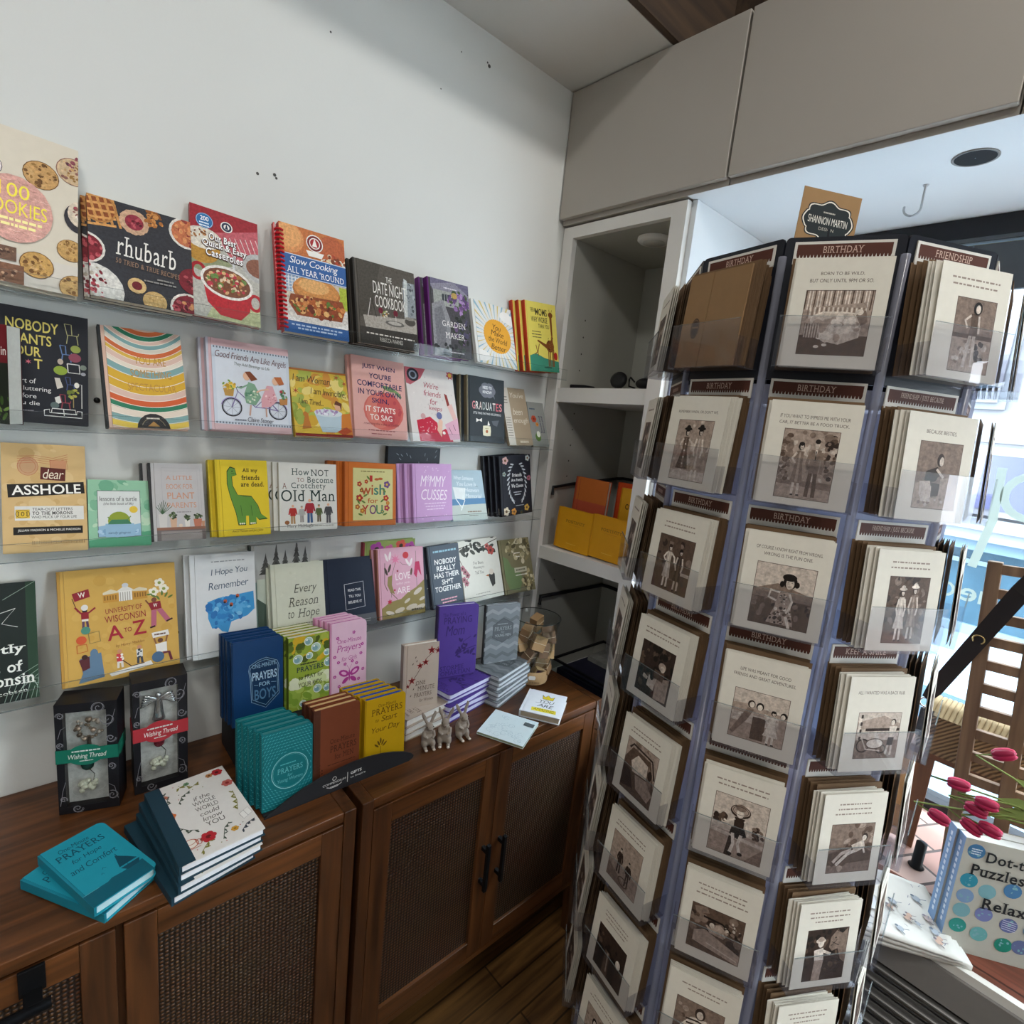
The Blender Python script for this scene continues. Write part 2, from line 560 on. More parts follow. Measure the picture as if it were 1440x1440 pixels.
# ------------------------------------------------------------------ built-in cubby shelving
t = empty('built_in_shelving', T(1.48, 1.2, FLOOR), 'tall white built-in shelf niche beside the book wall, left of the card spinner', 'shelving')
innerw_shaded = mat('#a9a89f', 0.6, vary=0.03, scale=12)  # shade of the niche put into the colour of its white inner panels
def bpart(name, *boxes, m=trimw):
    mb = MB()
    for a_, b_ in boxes:
        mb.box((a_[0] - 1.48, a_[1] - 1.2, a_[2] - FLOOR), (b_[0] - 1.48, b_[1] - 1.2, b_[2] - FLOOR), m)
    return mb.build(name, t)
lp = bpart('left_panel', ((1.485, 1.400, FLOOR), (1.90, 1.418, 2.31)), m=innerw_shaded)
mb = MB()
a = Art(mb, (1.485 - 1.48, 0.1999, 2.31 - FLOOR), (1, 0, 0), (0, 0, -1), 0.415, 2.51, 0.9, 1e-4)
for z in (2.02, 1.96, 1.90, 1.84, 1.68, 1.62, 1.56, 1.50, 1.44, 1.02, 0.96):
    a.e(22, (2.31 - z) / 2.51 * 100, 0.8, '#4a4640', n=8)
mb.build('peg_holes', lp)
bpart('right_panel', ((1.485, 0.962, FLOOR), (1.90, 1.010, 2.31)))
bpart('back_panel', ((1.90, 0.962, FLOOR), (1.915, 1.448, 2.31)), m=innerw_shaded)
bpart('top_panel', ((1.485, 1.012, 2.275), (1.898, 1.398, 2.29)), m=innerw_shaded)
bpart('face_frame', ((1.462, 1.400, FLOOR), (1.484, 1.446, 2.312)), ((1.462, 0.962, FLOOR), (1.484, 1.012, 2.312)), ((1.462, 1.0121, 2.274), (1.484, 1.3999, 2.312)))
def slant(name, zl, zr, th):
    V = []
    for x in (1.470, 1.899):
        for (y, z) in ((1.399, zl), (1.013, zr)):
            V += [(x - 1.48, y - 1.2, z - FLOOR), (x - 1.48, y - 1.2, z - th - FLOOR)]
    F = [(0, 1, 3, 2), (4, 6, 7, 5), (0, 2, 6, 4), (1, 5, 7, 3), (0, 4, 5, 1), (2, 3, 7, 6)]
    return MB().add(V, F, trimw).build(name, t)
slant('shelf', 1.766, 1.776, 0.050)
slant('shelf', 1.172, 1.186, 0.048)
bpart('floor_panel', ((1.485, 1.012, 0.60), (1.898, 1.398, 0.62)))
# round puck light and hook at the top of the niche
t2 = empty('puck_light', T(1.60, 1.16, 2.274), 'round white puck light under the top of the white shelf niche', 'light')
MB().lathe([(0.001, -0.014), (0.048, -0.014), (0.055, -0.008), (0.055, 0.0)], trimw).build('housing', t2)
MB().lathe([(0.001, -0.016), (0.036, -0.016), (0.036, -0.0142)], mat('#c9c7c0', 0.3)).build('lens', t2)
def hook(M, label, s=1.0):
    t = empty('ceiling_hook', M, label, 'hook')
    w = mat('#b9bcc0', 0.3, 0.6)
    P = [(0, 0, 0), (0, 0, -0.035 * s)] + [(0.012 * s - 0.012 * s * math.cos(R(k)), 0, -0.035 * s - 0.012 * s * math.sin(R(k))) for k in range(20, 220, 25)]
    MB().tube(P, 0.0018 * s, w).build('hook_wire', t)
    MB().lathe([(0.007, 0), (0.005, -0.004), (0.001, -0.004)], w, n=12).build('screw_collar', t)
hook(T(1.62, 1.07, 2.274) @ RZ(-60), 'small wire hook beside the puck light in the shelf niche')
hook(T(1.70, 0.445, 2.317) @ RZ(110), 'metal hook in the white window ceiling, below the dark recessed light', 1.5)
hook(T(1.66, 0.66, 2.317) @ RZ(110), 'metal hook in the white window ceiling just above the kraft sign', 1.2)
# black cables clipped inside the niche
blk = mat('#17171a', 0.45)
MB().tube([(1.50, 1.392, 0.93), (1.50, 1.392, 0.963), (1.60, 1.392, 0.96), (1.885, 1.390, 0.955), (1.892, 1.36, 0.955), (1.892, 1.03, 0.955)], 0.008, blk).build('cable')
tag(bpy.data.objects['cable'], 'black cable running round the lower niche above the glass jar', 'cable')
o = MB().tube([(1.50, 1.392, 1.37), (1.50, 1.392, 1.40), (1.60, 1.392, 1.41), (1.885, 1.390, 1.43), (1.892, 1.36, 1.435), (1.892, 1.03, 1.435)], 0.006, blk).build('cable')
tag(o, 'black cable running round the niche behind the yellow books', 'cable')

# ------------------------------------------------------------------ the display window bay
struct('ceiling_bay', MB().box((1.452, -2.9, 2.317), (2.0, 0.96, 2.3175), bayw))
struct('wall_bay', MB().box((1.486, 0.945, 0.615), (2.0, 0.9615, 2.316), bayw))
struct('wall_right', MB().box((2.0, 0.80, FLOOR), (2.1, 1.55, 3.7), bayw).box((2.0, -3.0, FLOOR), (2.1, 0.80, 0.60), bayw).box((2.0, -3.0, 2.317), (2.1, 0.80, 3.7), bayw))
dk = mat('#2b2c30', 0.4, vary=0.1)
wf = tag(MB().box((1.985, -2.6, 2.262), (2.055, 0.80, 2.316), dk).box((2.03, -2.6, 2.225), (2.05, 0.80, 2.255), mat('#9c8a58', 0.35, 0.5)).box((1.985, -2.6, 0.60), (2.055, 0.80, 0.645), dk).box((1.985, 0.75, 0.60), (2.055, 0.80, 2.3), mat('#3a3c40', 0.4)).build('window_1'), kind='structure')
gp = tag(MB().box((2.02, -2.6, 0.645), (2.026, 0.75, 2.262), sheet('window_glass', '#f4f9fb', rough=0.01)).build('window_pane', wf), 'clear glass pane')
o = MB().box((1.965, -2.5, 2.115), (1.980, 0.70, 2.235), mat('#5b5f63', 0.7, vary=0.08)).build('roller_blind')
tag(o, 'dark grey rolled-up blind along the top of the shop window', 'blind')
o = MB().lathe([(0.037, 0.0), (0.040, -0.002), (0.043, -0.0015), (0.043, 0.0005)], mat('#8f8c88', 0.4)).lathe([(0.001, -0.0015), (0.038, -0.0015)], mat('#1d1412', 0.6)).build('recessed_light', None, T(1.60, 0.336, 2.3165))
tag(o, 'dark recessed round ceiling light in the white window ceiling', 'light')
# platform of the window
plank = wood('window_seat_boards', '#4a2418', '#7a4230', 'Y', 5, 0.35, plank=0.085)
brick = bpy.data.materials.new('brick_pavers'); brick.use_nodes = True
nt = brick.node_tree; bt = nt.nodes.new('ShaderNodeTexBrick'); tcn = nt.nodes.new('ShaderNodeTexCoord')
bt.inputs['Scale'].default_value = 1.0; bt.inputs['Brick Width'].default_value = 0.17; bt.inputs['Row Height'].default_value = 0.085
bt.inputs['Mortar Size'].default_value = 0.004
bt.inputs['Color1'].default_value = hexc('#a87c70'); bt.inputs['Color2'].default_value = hexc('#c3a79c'); bt.inputs['Mortar'].default_value = hexc('#4a3a34')
mpn = nt.nodes.new('ShaderNodeMapping'); mpn.inputs['Rotation'].default_value = (0, 0, R(28))
nt.links.new(tcn.outputs['Object'], mpn.inputs[0]); nt.links.new(mpn.outputs[0], bt.inputs['Vector'])
nt.links.new(bt.outputs['Color'], nt.nodes['Principled BSDF'].inputs['Base Color']); nt.nodes['Principled BSDF'].inputs['Roughness'].default_value = 0.6
struct('floor_window_seat', MB().box((1.425, -2.9, 0.575), (1.60, 0.944, 0.615), plank).box((1.60, -2.9, 0.575), (1.985, 0.944, 0.613), brick))
struct('trim_1', MB().box((1.408, -2.9, 0.596), (1.4249, 0.62, 0.6158), mat('#cfccc4', 0.5)).box((1.400, -2.9, 0.520), (1.4249, 0.62, 0.5959), mat('#7d7a76', 0.6)))
# corrugated metal front of the window seat
metal = mat('#5d5c5a', 0.32, 0.85, vary=0.12, scale=14)
n = 40; V = []; F = []
for i in range(n * 8 + 1):
    z = 0.52 - (0.52 - FLOOR) * i / (n * 8)
    x = 1.405 + 0.010 * math.cos(2 * PI * i / 8 / 2)
    V += [(x, -2.9, z), (x, 0.62, z)]
for i in range(n * 8):
    F.append((2 * i, 2 * i + 1, 2 * i + 3, 2 * i + 2))
mb = MB(); mb.add(V, F, metal, None, True); mb.box((1.418, -2.9, FLOOR), (1.4245, 0.944, 0.575), mat('#3a3532', .7))
struct('wall_seat_front', mb)

# ------------------------------------------------------------------ across the street
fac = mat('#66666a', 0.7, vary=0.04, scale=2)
t = empty('shop_building', T(9.0, -1.0, FLOOR), 'white painted shop building across the street with panelled front', 'building')
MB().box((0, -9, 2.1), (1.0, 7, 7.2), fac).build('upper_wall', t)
for k in range(9):
    y = -8.2 + 1.7 * k
    MB().box((-0.06, y, 2.5), (0.0, y + 1.35, 4.3), mat('#5f6266', 0.6)).box((-0.1, y + 0.08, 2.58), (-0.06, y + 1.27, 4.22), mat('#6e6e72', 0.6)).build('wall_panel', t)
for k in range(5):
    y = -8.05 + 2.9 * k
    w = MB().box((-0.08, y, 1.20), (0.02, y + 1.5, 2.05), mat('#75757a', 0.5)).build('window_frame', t)
    MB().box((-0.1, y + 0.10, 1.28), (-0.08, y + 1.40, 1.95), mat('#4a4c6a', 0.15)).build('pane', w)
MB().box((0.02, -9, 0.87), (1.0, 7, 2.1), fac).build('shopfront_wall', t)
MB().box((-0.5, -9, 0.92), (0.0, 7, 1.06), mat('#7b828a', 0.5)).box((-0.35, -9, 0.78), (0.0, 7, 0.92), mat('#607484', 0.5)).box((-0.6, -9, 1.06), (0.0, 7, 1.16), mat('#84898d', 0.5)).build('cornice', t)
MB().box((0.02, -9, -1.15), (1.0, 7, 0.86), mat('#38505f', 0.25, vary=0.25, scale=1.2)).build('shop_window', t)
for k in range(7):
    MB().box((-0.04, -8.5 + 2.3 * k, -1.15), (0.02, -8.38 + 2.3 * k, 0.86), mat('#5f7686', 0.4)).build('mullion', t)
struct('ground_street', MB().box((2.1, -14, -1.6), (14, 8, FLOOR - 1.15), mat('#8b8f93', 0.8, vary=0.15, scale=3)))
MB().box((-0.03, -9, 0.56), (0.02, 7, 0.62), mat('#72838f', 0.4)).box((-0.03, -9, -0.40), (0.02, 7, -0.22), mat('#6f8390', 0.4)).build('window_rail', t)
for k in range(10):
    rgk = random.Random(k); y = -8 + 1.5 * k
    MB().box((-0.03, y, -0.9 + .2 * rgk.random()), (0.018, y + .3 + .5 * rgk.random(), -0.5 + .08 * rgk.random()), mat(rgk.choice(['#8a9aa4', '#5a6a74', '#a39a8a', '#6a8494']), .5)).build('shop_display', t)
# parked car, seen only as a pale blue roof and windows
t = empty('car', T(5.6, 0.75, FLOOR - 1.15), 'pale blue parked car seen through the shop window behind the woven bag', 'car')
cb = mat('#7f95a4', 0.25, 0.1)
body = [(-2.0, 0.35), (-2.0, 0.85), (-1.3, 0.95), (-0.7, 1.42), (0.8, 1.45), (1.5, 0.98), (2.0, 0.9), (2.0, 0.35)]
MB().prism(body, (-0.8, 0.8), cb, RZ(90)).build('body', t)
MB().prism([(-1.1, 1.0), (-0.65, 1.36), (0.0, 1.38), (0.0, 1.0)], (0.801, 0.815), mat('#3c5566', 0.1), RZ(90)).prism([(0.08, 1.0), (0.08, 1.38), (0.75, 1.38), (1.25, 1.0)], (0.801, 0.815), mat('#3c5566', 0.1), RZ(90)).build('side_window', t)
for x in (-1.25, 1.25):
    MB().lathe([(0.001, -0.1), (0.3, -0.1), (0.33, -0.05), (0.33, 0.05), (0.3, 0.1), (0.001, 0.1)], mat('#2a2a2c', 0.7), T(-0.75, x, 0.33) @ RY(90)).build('wheel', t)

# lettering on the glass, reads from the street
mb = MB(); wht = sheet('lettering_film', '#ffffff', rough=0.3, haze=0.96, hazecol='#8d958d')
a = Art(mb, (2.016, 0.45, 1.66), (0, -1, 0), (0, 0, -1), 1.0, 1.0, 0.5)
a.ring(33, 8.3, 5.9, 2.0, wht)
a.l([(25.2, 1.2), (26.0, 16), (24.2, 30)], 2.1, wht)
for ch, u, hh in (('C', 20.0, 4.6), ('e', 25.0, 3.9), ('u', 29.4, 3.9)):
    a.t(ch, u, 40.2 - hh, -3.9, hh, wht, 'b')
o = mb.build('window_lettering')
tag(o, 'pale lettering stuck on the window glass, seen mirrored from inside', 'lettering')

# ------------------------------------------------------------------ clear wall ledges
acr = sheet('acrylic', '#fafbfb', rough=0.0, edge=0.3, base=0.008)
acr_e = sheet('acrylic_edge', '#dfe6e8', haze=0.22, hazecol='#c4c8c9')
LEDGE = {1: (1.7835, 0.0083), 2: (1.5415, 0.0040), 3: (1.2905, 0.0030), 4: (0.9885, 0.0110)}
XR = {1: 1.455, 2: 1.425, 3: 1.40, 4: 1.395}
def ledge_z(k, x): return LEDGE[k][0] + LEDGE[k][1] * (x + 0.05)
names = {1: 'top clear acrylic wall ledge with the cookbooks', 2: 'second clear acrylic ledge from the top', 3: 'third clear acrylic ledge from the top', 4: 'lowest clear acrylic ledge, just above the wooden cabinets'}
for k in (1, 2, 3, 4):
    x0 = -0.75; x1 = XR[k]
    ang = math.degrees(math.atan(LEDGE[k][1]))
    Mx = T(x0, 0, ledge_z(k, x0)) @ RY(-ang)
    t = empty('book_ledge', Mx, names[k], 'shelf', 'clear acrylic book ledges')
    Ls = x1 - x0
    MB().box((0, 1.349, -0.004), (Ls, 1.448, -0.001), acr).build('ledge_floor', t)
    MB().box((0, 1.346, -0.004), (Ls, 1.349, 0.031), acr).build('front_lip', t)
    MB().box((0, 1.4475, -0.001), (Ls, 1.4495, 0.10), acr).build('back_plate', t)
    MB().box((0, 1.3455, -0.0052), (Ls, 1.3495, -0.0041), acr_e).box((0, 1.3458, 0.0311), (Ls, 1.3492, 0.0316), acr_e).build('polished_edge', t)
    for x in (0.10, 0.50, 0.88, 1.02, 1.30, 1.66, 2.0):
        MB().lathe([(0.006, 0), (0.005, 0.002), (0.001, 0.0025)], mat('#1b1b1d', 0.3), T(x, 1.4474, 0.055) @ RX(90), n=12).build('screw', t)

# ------------------------------------------------------------------ book maker
def round_rect(x0, x1, z0, z1, r, which='right', n=5):
    P = []
    def arc(cx, cz, a0):
        for i in range(n + 1):
            t = R(a0 + 90 * i / n); P.append((cx + r * math.cos(t), cz + r * math.sin(t)))
    if which in ('right', 'all'):
        arc(x1 - r, z0 + r, -90); arc(x1 - r, z1 - r, 0)
    else:
        P += [(x1, z0), (x1, z1)]
    if which == 'all':
        arc(x0 + r, z1 - r, 90); arc(x0 + r, z0 + r, 180)
    else:
        P += [(x0, z1), (x0, z0)]
    return P

def book(name, W, H, Tk, cover, art=None, spine=None, pages='#e6e0d0', hard=True, rnd=0.0, rough=0.45, back=None, spine_art=None, page_name='page_block'):
    """book standing on z = 0, cover facing -y, spine at -x, root at the foot of the front cover"""
    t = empty(name, Matrix.Identity(4))
    spine = spine or cover; back = back or cover
    cm = mat(cover, rough); sm = mat(spine, rough); km = mat(back, rough)
    b = 0.0024 if hard else 0.0007
    mb = MB(); w = W / 2
    if rnd:
        mb.prism(round_rect(-w + 0.004, w, 0, H, rnd), (0, b), cm)
        mb.prism(round_rect(-w + 0.004, w, 0, H, rnd), (Tk - b, Tk), km)
        mb.prism([(-w, 0), (-w + 0.004, 0), (-w + 0.004, H), (-w, H)], (0.001, Tk - 0.001), sm)
    elif hard:
        mb.box((-w + 0.011, 0, 0), (w, b, H), cm)
        mb.box((-w + 0.005, 0.0012, 0), (-w + 0.0108, b, H), cm)
        mb.box((-w, 0.0002, 0), (-w + 0.0048, Tk - 0.0002, H), sm)
        mb.box((-w + 0.005, Tk - b, 0), (w, Tk, H), km)
    else:
        mb.box((-w + 0.001, 0, 0), (w, b, H), cm)
        mb.box((-w, 0, 0), (-w + 0.0009, Tk, H), sm)
        mb.box((-w + 0.001, Tk - b, 0), (w, Tk, H), km)
    if art:
        off = 0.011 if (hard and not rnd) else 0.0
        a = Art(mb, (-w + off, 0, H), (1, 0, 0), (0, 0, -1), W - off, H, rough)
        art(a)
    if spine_art:
        a = Art(mb, (-w, Tk, H), (0, -1, 0), (0, 0, -1), Tk, H, rough)
        spine_art(a)
    mb.build('cover', t)
    i = 0.003 if hard else 0.0012
    pm = mat(pages, 0.8, vary=0.10, scale=160)
    if rnd:
        MB().prism(round_rect(-w + 0.005, w - i, i, H - i, max(rnd - i, .001)), (b + 1e-4, Tk - b - 1e-4), pm).build(page_name, t)
    else:
        MB().box((-w + 0.0052 if hard else -w + 0.0012, b + 1e-4, i), (w - i, Tk - b - 1e-4, H - i), pm).build(page_name, t)
    return t

NTH = ['second', 'third', 'fourth', 'fifth', 'sixth', 'seventh']
def finish(t, label, cat, group=None):
    t['label'] = label; t['category'] = cat
    if group: t['group'] = group

def shelf_book(k, x, w, h, roll, n, tk, t, label, short, cat='book', yb=1.362, dx=-0.007, dz=0.0015, wall=1.447):
    """stands t on ledge k leaning against the wall; n copies in the pile, front one is t itself"""
    sl = max(0.02, min(0.36, (wall - n * tk - yb) / h)); lean = math.degrees(math.asin(sl))
    z = ledge_z(k, x) + 0.0012 + n * tk * sl + abs(math.sin(R(roll))) * w / 2
    M = T(x, yb, z) @ RX(-lean) @ RY(-roll)
    t.matrix_world = M
    grp = short + ' copies' if n > 1 else None
    finish(t, label, cat, grp)
    rg = random.Random(int(x * 1000) + k)
    for i in range(1, n):
        Mi = T(x, yb, z) @ RX(-lean) @ RY(-roll) @ T(dx * i + rg.uniform(-.001, .001), tk * i + 0.0003 * i, dz * i)
        copy_tree(t, Mi, NTH[i - 1] + ' copy of the ' + short + ', standing behind the front one', grp)
    return t

# ------------------------------------------------------------------ covers, top ledge
CK = ['#8a6234', '#a97d4a', '#5b3b1e', '#c39a63']
def cookie(a, x, y, r, base, dark, seed, ry=None):
    ry = ry or r * a.asp()
    a.e(x, y, r, dark, ry); a.e(x, y, r * 0.95, base, ry * 0.95)
    a.blots(x, y, r * 0.85, ry * 0.85, 46, [dark, base, '#caa26c', '#9c7440'], (r * .05, r * .16), seed)
def a_cookies(a):
    a.r(0, 0, 100, 100, '#d9d0be'); a.r(0, 80, 100, 20, '#d6cfc4'); a.vary = 0.28; a.scale = 170
    cookie(a, 27, 27, 12, '#e0d8d8', '#4a3d45', 1); cookie(a, 69, 25, 15, '#c59a62', '#6e4c28', 2)
    cookie(a, 96, 16, 15, '#cbb08c', '#8a5f55', 3); a.blots(99, 12, 8, 6, 10, ['#8d4a55', '#5a3540'], (1, 2.5), 9)
    a.e(101, 47, 13, '#34323a', 10); a.e(103, 44, 12, '#d9c9b4', 9); a.blots(103, 44, 8, 6, 16, ['#b0485a', '#e8ddd0', '#8b5a50'], (1, 3), 5)
    cookie(a, 94, 70, 12, '#c39b5e', '#7a5528', 6); cookie(a, 66, 85, 14, '#c49a58', '#6f4a22', 7); cookie(a, 98, 95, 14, '#c7a268', '#7c5830', 8)
    a.r(20, 77, 30, 9, '#6f5242'); a.blots(34, 81, 14, 4, 30, ['#9a7a60', '#4b342a', '#c7ab90'], (.8, 2), 10)
    a.r(10, 88, 46, 12, '#7d5640'); a.blots(32, 95, 22, 6, 40, ['#a07458', '#513527', '#c29b7c'], (.8, 2), 11)
    a.metal = 0.3; a.rough = 0.5
    a.e(48, 52, 31, '#c99a90', 21.5)
    for k in range(60):
        rg = random.Random(k); t = rg.uniform(0, 6.28); d = math.sqrt(rg.random()) * .93
        x, y = 48 + 31 * d * math.cos(t), 52 + 21.5 * d * math.sin(t)
        a.l([(x - 4, y - .5), (x, y + .6), (x + 4, y)], 0.5, rg.choice(['#e0b9ae', '#a87a70', '#d4aa9e']))
    a.metal = 0.2
    a.vary = .05
    a.t('100', 48, 36, 24, 9, '#f0e052', 'r'); a.t('COOKIES', 48, 47, 52, 9, '#f0e052', 'r')
    a.dash(48, 58.5, 44, 1.8, '#f2e7a0', 6, 1); a.dash(48, 62, 36, 1.8, '#f2e7a0', 5, 2)
    a.metal = 0; a.rough = .45
t = book('cookbook', 0.182, 0.278, 0.025, '#d9d0be', a_cookies, spine='#c8b9a4')
shelf_book(1, 0.0076, 0.182, 0.278, -2.9, 1, 0.025, t, 'tall cookbook with a pink foil disc over rows of cookies', 'cookie book', 'cookbook')

def bowl(a, x, y, r, fill, n, seed, rim='#ddd8d0'):
    a.e(x, y, r, rim); a.e(x, y, r * .86, fill[0])
    a.blots(x, y, r * .8, r * .8 * a.asp(), n, fill, (r * .07, r * .18), seed)
RH = ['#7a1f2c', '#a33442', '#5a1620', '#b8525a']
def a_rhubarb(a):
    a.vary = 0.28; a.scale = 170
    a.r(0, 0, 100, 100, '#33343a')
    a.e(10, 11, 17, '#a9713c'); a.e(10, 11, 15.5, '#8a4a26')
    for k in range(5):
        a.l([(-6 + 7 * k, -4), (2 + 7 * k, 27)], 2.6, '#c98f50'); a.l([(-6, 2 + 7 * k), (26, -2 + 7 * k)], 2.6, '#d39a5a')
    a.ring(10, 11, 16, 2, '#b57d44')
    a.flower(43, 17, 14, '#c7a284', '#a5445a', 12); a.e(43, 17, 9, '#8e2f40'); a.blots(43, 17, 7, 7, 20, RH, (1, 2), 3)
    a.blots(62, 8, 9, 9, 34, ['#a86a34', '#c98b4c', '#8a5224'], (1.5, 3), 4)
    bowl(a, 96, 14, 19, ['#c2704a', '#8e3a30', '#d9935f', '#a0522d'], 40, 5)
    bowl(a, -2, 53, 17, RH, 40, 6); bowl(a, 101, 65, 16, RH, 34, 7, '#7a1f2c')
    a.e(2, 93, 29, '#d8d6d0'); a.blots(-1, 90, 17, 20, 50, RH + ['#b9b0a0'], (1, 2.6), 8)
    bowl(a, 94, 96, 19, RH + ['#c98a5a'], 40, 9)
    a.e(43, 82, 9, '#d0b07a'); a.e(43, 82, 5, '#6a1c26'); a.e(60, 95, 12, '#c9a76c'); a.blots(60, 95, 9, 9, 30, ['#b08a50', '#dcc08a'], (.6, 1.2), 10)
    a.vary = .05
    a.t('rhubarb', 54, 36, 58, 20, '#f1eee8', 's', 4); a.t('50 TRIED & TRUE RECIPES', 55, 59.5, 62, 5, '#a08068', 's', 4)
    a.dash(66, 74, 32, 1.6, '#8c8a86', 5, 1); a.dash(72, 70.5, 18, 1.6, '#8c8a86', 3, 2)
def sp_rh(a): a.r(0, 0, 100, 18, '#8a5a32'); a.r(0, 24, 100, 8, '#2b2b30'); a.r(0, 60, 100, 10, '#2b2b30')
t = book('cookbook', 0.1745, 0.198, 0.018, '#33343a', a_rhubarb, spine='#5a2a22', spine_art=sp_rh, hard=False)
shelf_book(1, 0.2051, 0.1745, 0.198, -1.0, 2, 0.018, t, 'square black cookbook with pies and berry bowls around the word rhubarb', 'black rhubarb cookbook', 'cookbook')

def a_casserole(a):
    a.vary = 0.28; a.scale = 170
    a.r(0, 0, 100, 100, '#b9b8b0'); a.r(0, 0, 100, 22, '#9c2a34'); a.p([(30, 22), (100, 8), (100, 40), (60, 42)], '#c2606a')
    for k in range(8): a.l([(40 + 8 * k, 24 - k), (52 + 8 * k, 38)], 1.0, '#e4dcd8')
    a.p([(0, 44), (40, 40), (60, 48), (20, 60), (0, 58)], '#8d9472')
    a.e(16, 38, 26, '#b98a3a', 14); a.e(18, 29, 27, '#ddd6c8', 10); a.blots(18, 28, 20, 6, 26, ['#a06a3a', '#c98f56', '#7a4a2a'], (1.5, 3), 1)
    a.r(60, 38, 3, 14, '#c9cccf'); a.e(100, 44, 26, '#b9b9b8', 14); a.e(100, 44, 20, '#8a5a48', 9)
    a.p([(30, 88), (100, 82), (100, 100), (20, 100)], '#b9bf94')
    a.ring(10, 60, 9, 5, '#a81e2a', 7); a.ring(93, 78, 9, 5, '#b5222e', 7)
    a.p([(14, 62), (88, 68), (84, 88), (70, 97), (40, 96), (22, 86)], '#b5222e')
    a.e(51, 65, 39, '#e8e2dc', 15, 5); a.e(51, 65, 35, '#7a4a34', 12.6, 5)
    a.blots(51, 65, 30, 10, 90, ['#a8703f', '#d6a878', '#c0394a', '#7d4a2a', '#e2c9a8', '#6b8a4a'], (1.5, 4.5), 3)
    a.vary = .05
    a.e(20, 13, 12.5, '#2f6fa8'); a.ring(20, 13, 11.5, .7, '#bcd6ea'); a.t('200', 20, 9, 12, 4, '#ffffff', 'b'); a.dash(20, 14.5, 15, 1.2, '#dcebf5', 3, 1); a.dash(20, 17, 15, 1.2, '#dcebf5', 3, 2)
    a.e(52, 13, 9, '#e9e6e0'); a.e(52, 13, 7.4, '#2b3550'); a.e(52, 13, 4.4, '#e9e6e0'); a.p([(52, 10), (54.5, 15), (49.5, 15)], '#2b3550')
    for dx, dy, c in ((.9, .5, '#4a3028'), (-.9, .5, '#4a3028'), (0, 1.0, '#4a3028'), (0, 0, '#ffffff')):
        a.t('Our Best', 46 + dx, 23 + dy, 40, 6.4, c, 'B', 3); a.t('Quick & Easy', 49 + dx, 30 + dy, 66, 7.6, c, 'B', 3); a.t('Casseroles', 48 + dx, 37.5 + dy, 54, 7, c, 'B', 3)
t = book('cookbook', 0.138, 0.248, 0.012, '#9c2a34', a_casserole, hard=False)
shelf_book(1, 0.358, 0.138, 0.248, -2.6, 1, 0.012, t, 'red cookbook with a red casserole dish on its cover', 'casserole cookbook', 'cookbook')

def a_slow(a):
    a.vary = 0.28; a.scale = 170
    a.r(0, 0, 100, 100, '#c9a98a'); a.r(0, 0, 100, 27, '#c4713c')
    a.e(14, 12, 22, '#d9935a'); a.e(14, 10, 18, '#e2a468'); a.e(80, 14, 22, '#b9603a'); a.blots(80, 24, 22, 5, 30, ['#7a3a22', '#e8d2b0', '#b0442c', '#f0ead8'], (2, 4), 1)
    a.r(0, 44, 100, 42, '#cfc6b8'); a.r(0, 44, 30, 18, '#8fa8c4')
    for k in range(6): a.l([(5 * k, 44), (5 * k, 62)], 1.3, '#e8ebf0'); a.l([(0, 46 + 3 * k), (30, 46 + 3 * k)], 1.0, '#e8ebf0')
    a.r(88, 48, 12, 22, '#a9b83e')
    a.e(52, 80, 58, '#e9e6e2', 15); a.e(52, 79, 50, '#d6d2cc', 11)
    a.e(52, 58, 37, '#b9743a', 14); a.e(52, 56, 35, '#cf8e4e', 12); a.e(48, 53, 24, '#e0ab6c', 7)
    a.p([(12, 64), (92, 62), (96, 70), (90, 82), (20, 83), (8, 72)], '#8e4a28')
    a.blots(52, 73, 42, 9, 120, ['#8a3f22', '#b4602f', '#6a2c18', '#d08a4e', '#5d7a34', '#a34a2a', '#e0b070'], (2, 5), 2)
    a.vary = .05
    a.r(0, 27, 100, 20, '#2f5f9e'); a.r(0, 27, 100, .8, '#c9d8ea'); a.r(0, 46, 100, .8, '#c9d8ea')
    a.t('Slow Cooking', 50, 29, 74, 8.5, '#ffffff', 'h', 0); a.t("ALL YEAR 'ROUND", 52, 38.5, 88, 6, '#ffffff', 's')
    a.e(52, 12, 13, '#f2efe8'); a.e(52, 12, 11.5, '#7a1c22'); a.e(52, 12, 8.4, '#f2efe8'); a.e(52, 12, 7, '#a8242c'); a.p([(52, 7), (56, 15), (48, 15)], '#f5f0ea')
    a.p([(38, 20), (66, 20), (62, 25), (42, 25)], '#f2efe8')
    a.r(0, 89, 100, 11, '#2f5f9e'); a.dash(50, 91.5, 78, 1.4, '#b9cce4', 8, 3); a.dash(50, 94.5, 60, 1.4, '#b9cce4', 6, 4)
t = book('spiral_cookbook', 0.1625, 0.259, 0.02, '#2f5f9e', a_slow, hard=False, spine='#b91e28')
sp = MB(); red = mat('#c21c28', 0.25)
for k in range(23):
    z = 0.01 + k * 0.0104
    sp.tube([(-0.074 + 0.001, -0.0014, z), (-0.081, -0.006, z), (-0.0885, -0.002, z), (-0.0895, 0.008, z), (-0.0885, 0.019, z), (-0.081, 0.022, z)], 0.0026, red, n=6)
sp.box((-0.0925, 0.003, 0.004), (-0.0895, 0.016, 0.254), red)
sp.build('spiral_binding', t)
shelf_book(1, 0.5631, 0.1625, 0.259, 0, 1, 0.024, t, 'red spiral-bound cookbook with a pulled meat bun on a blue cover', 'spiral cookbook', 'cookbook', yb=1.366)

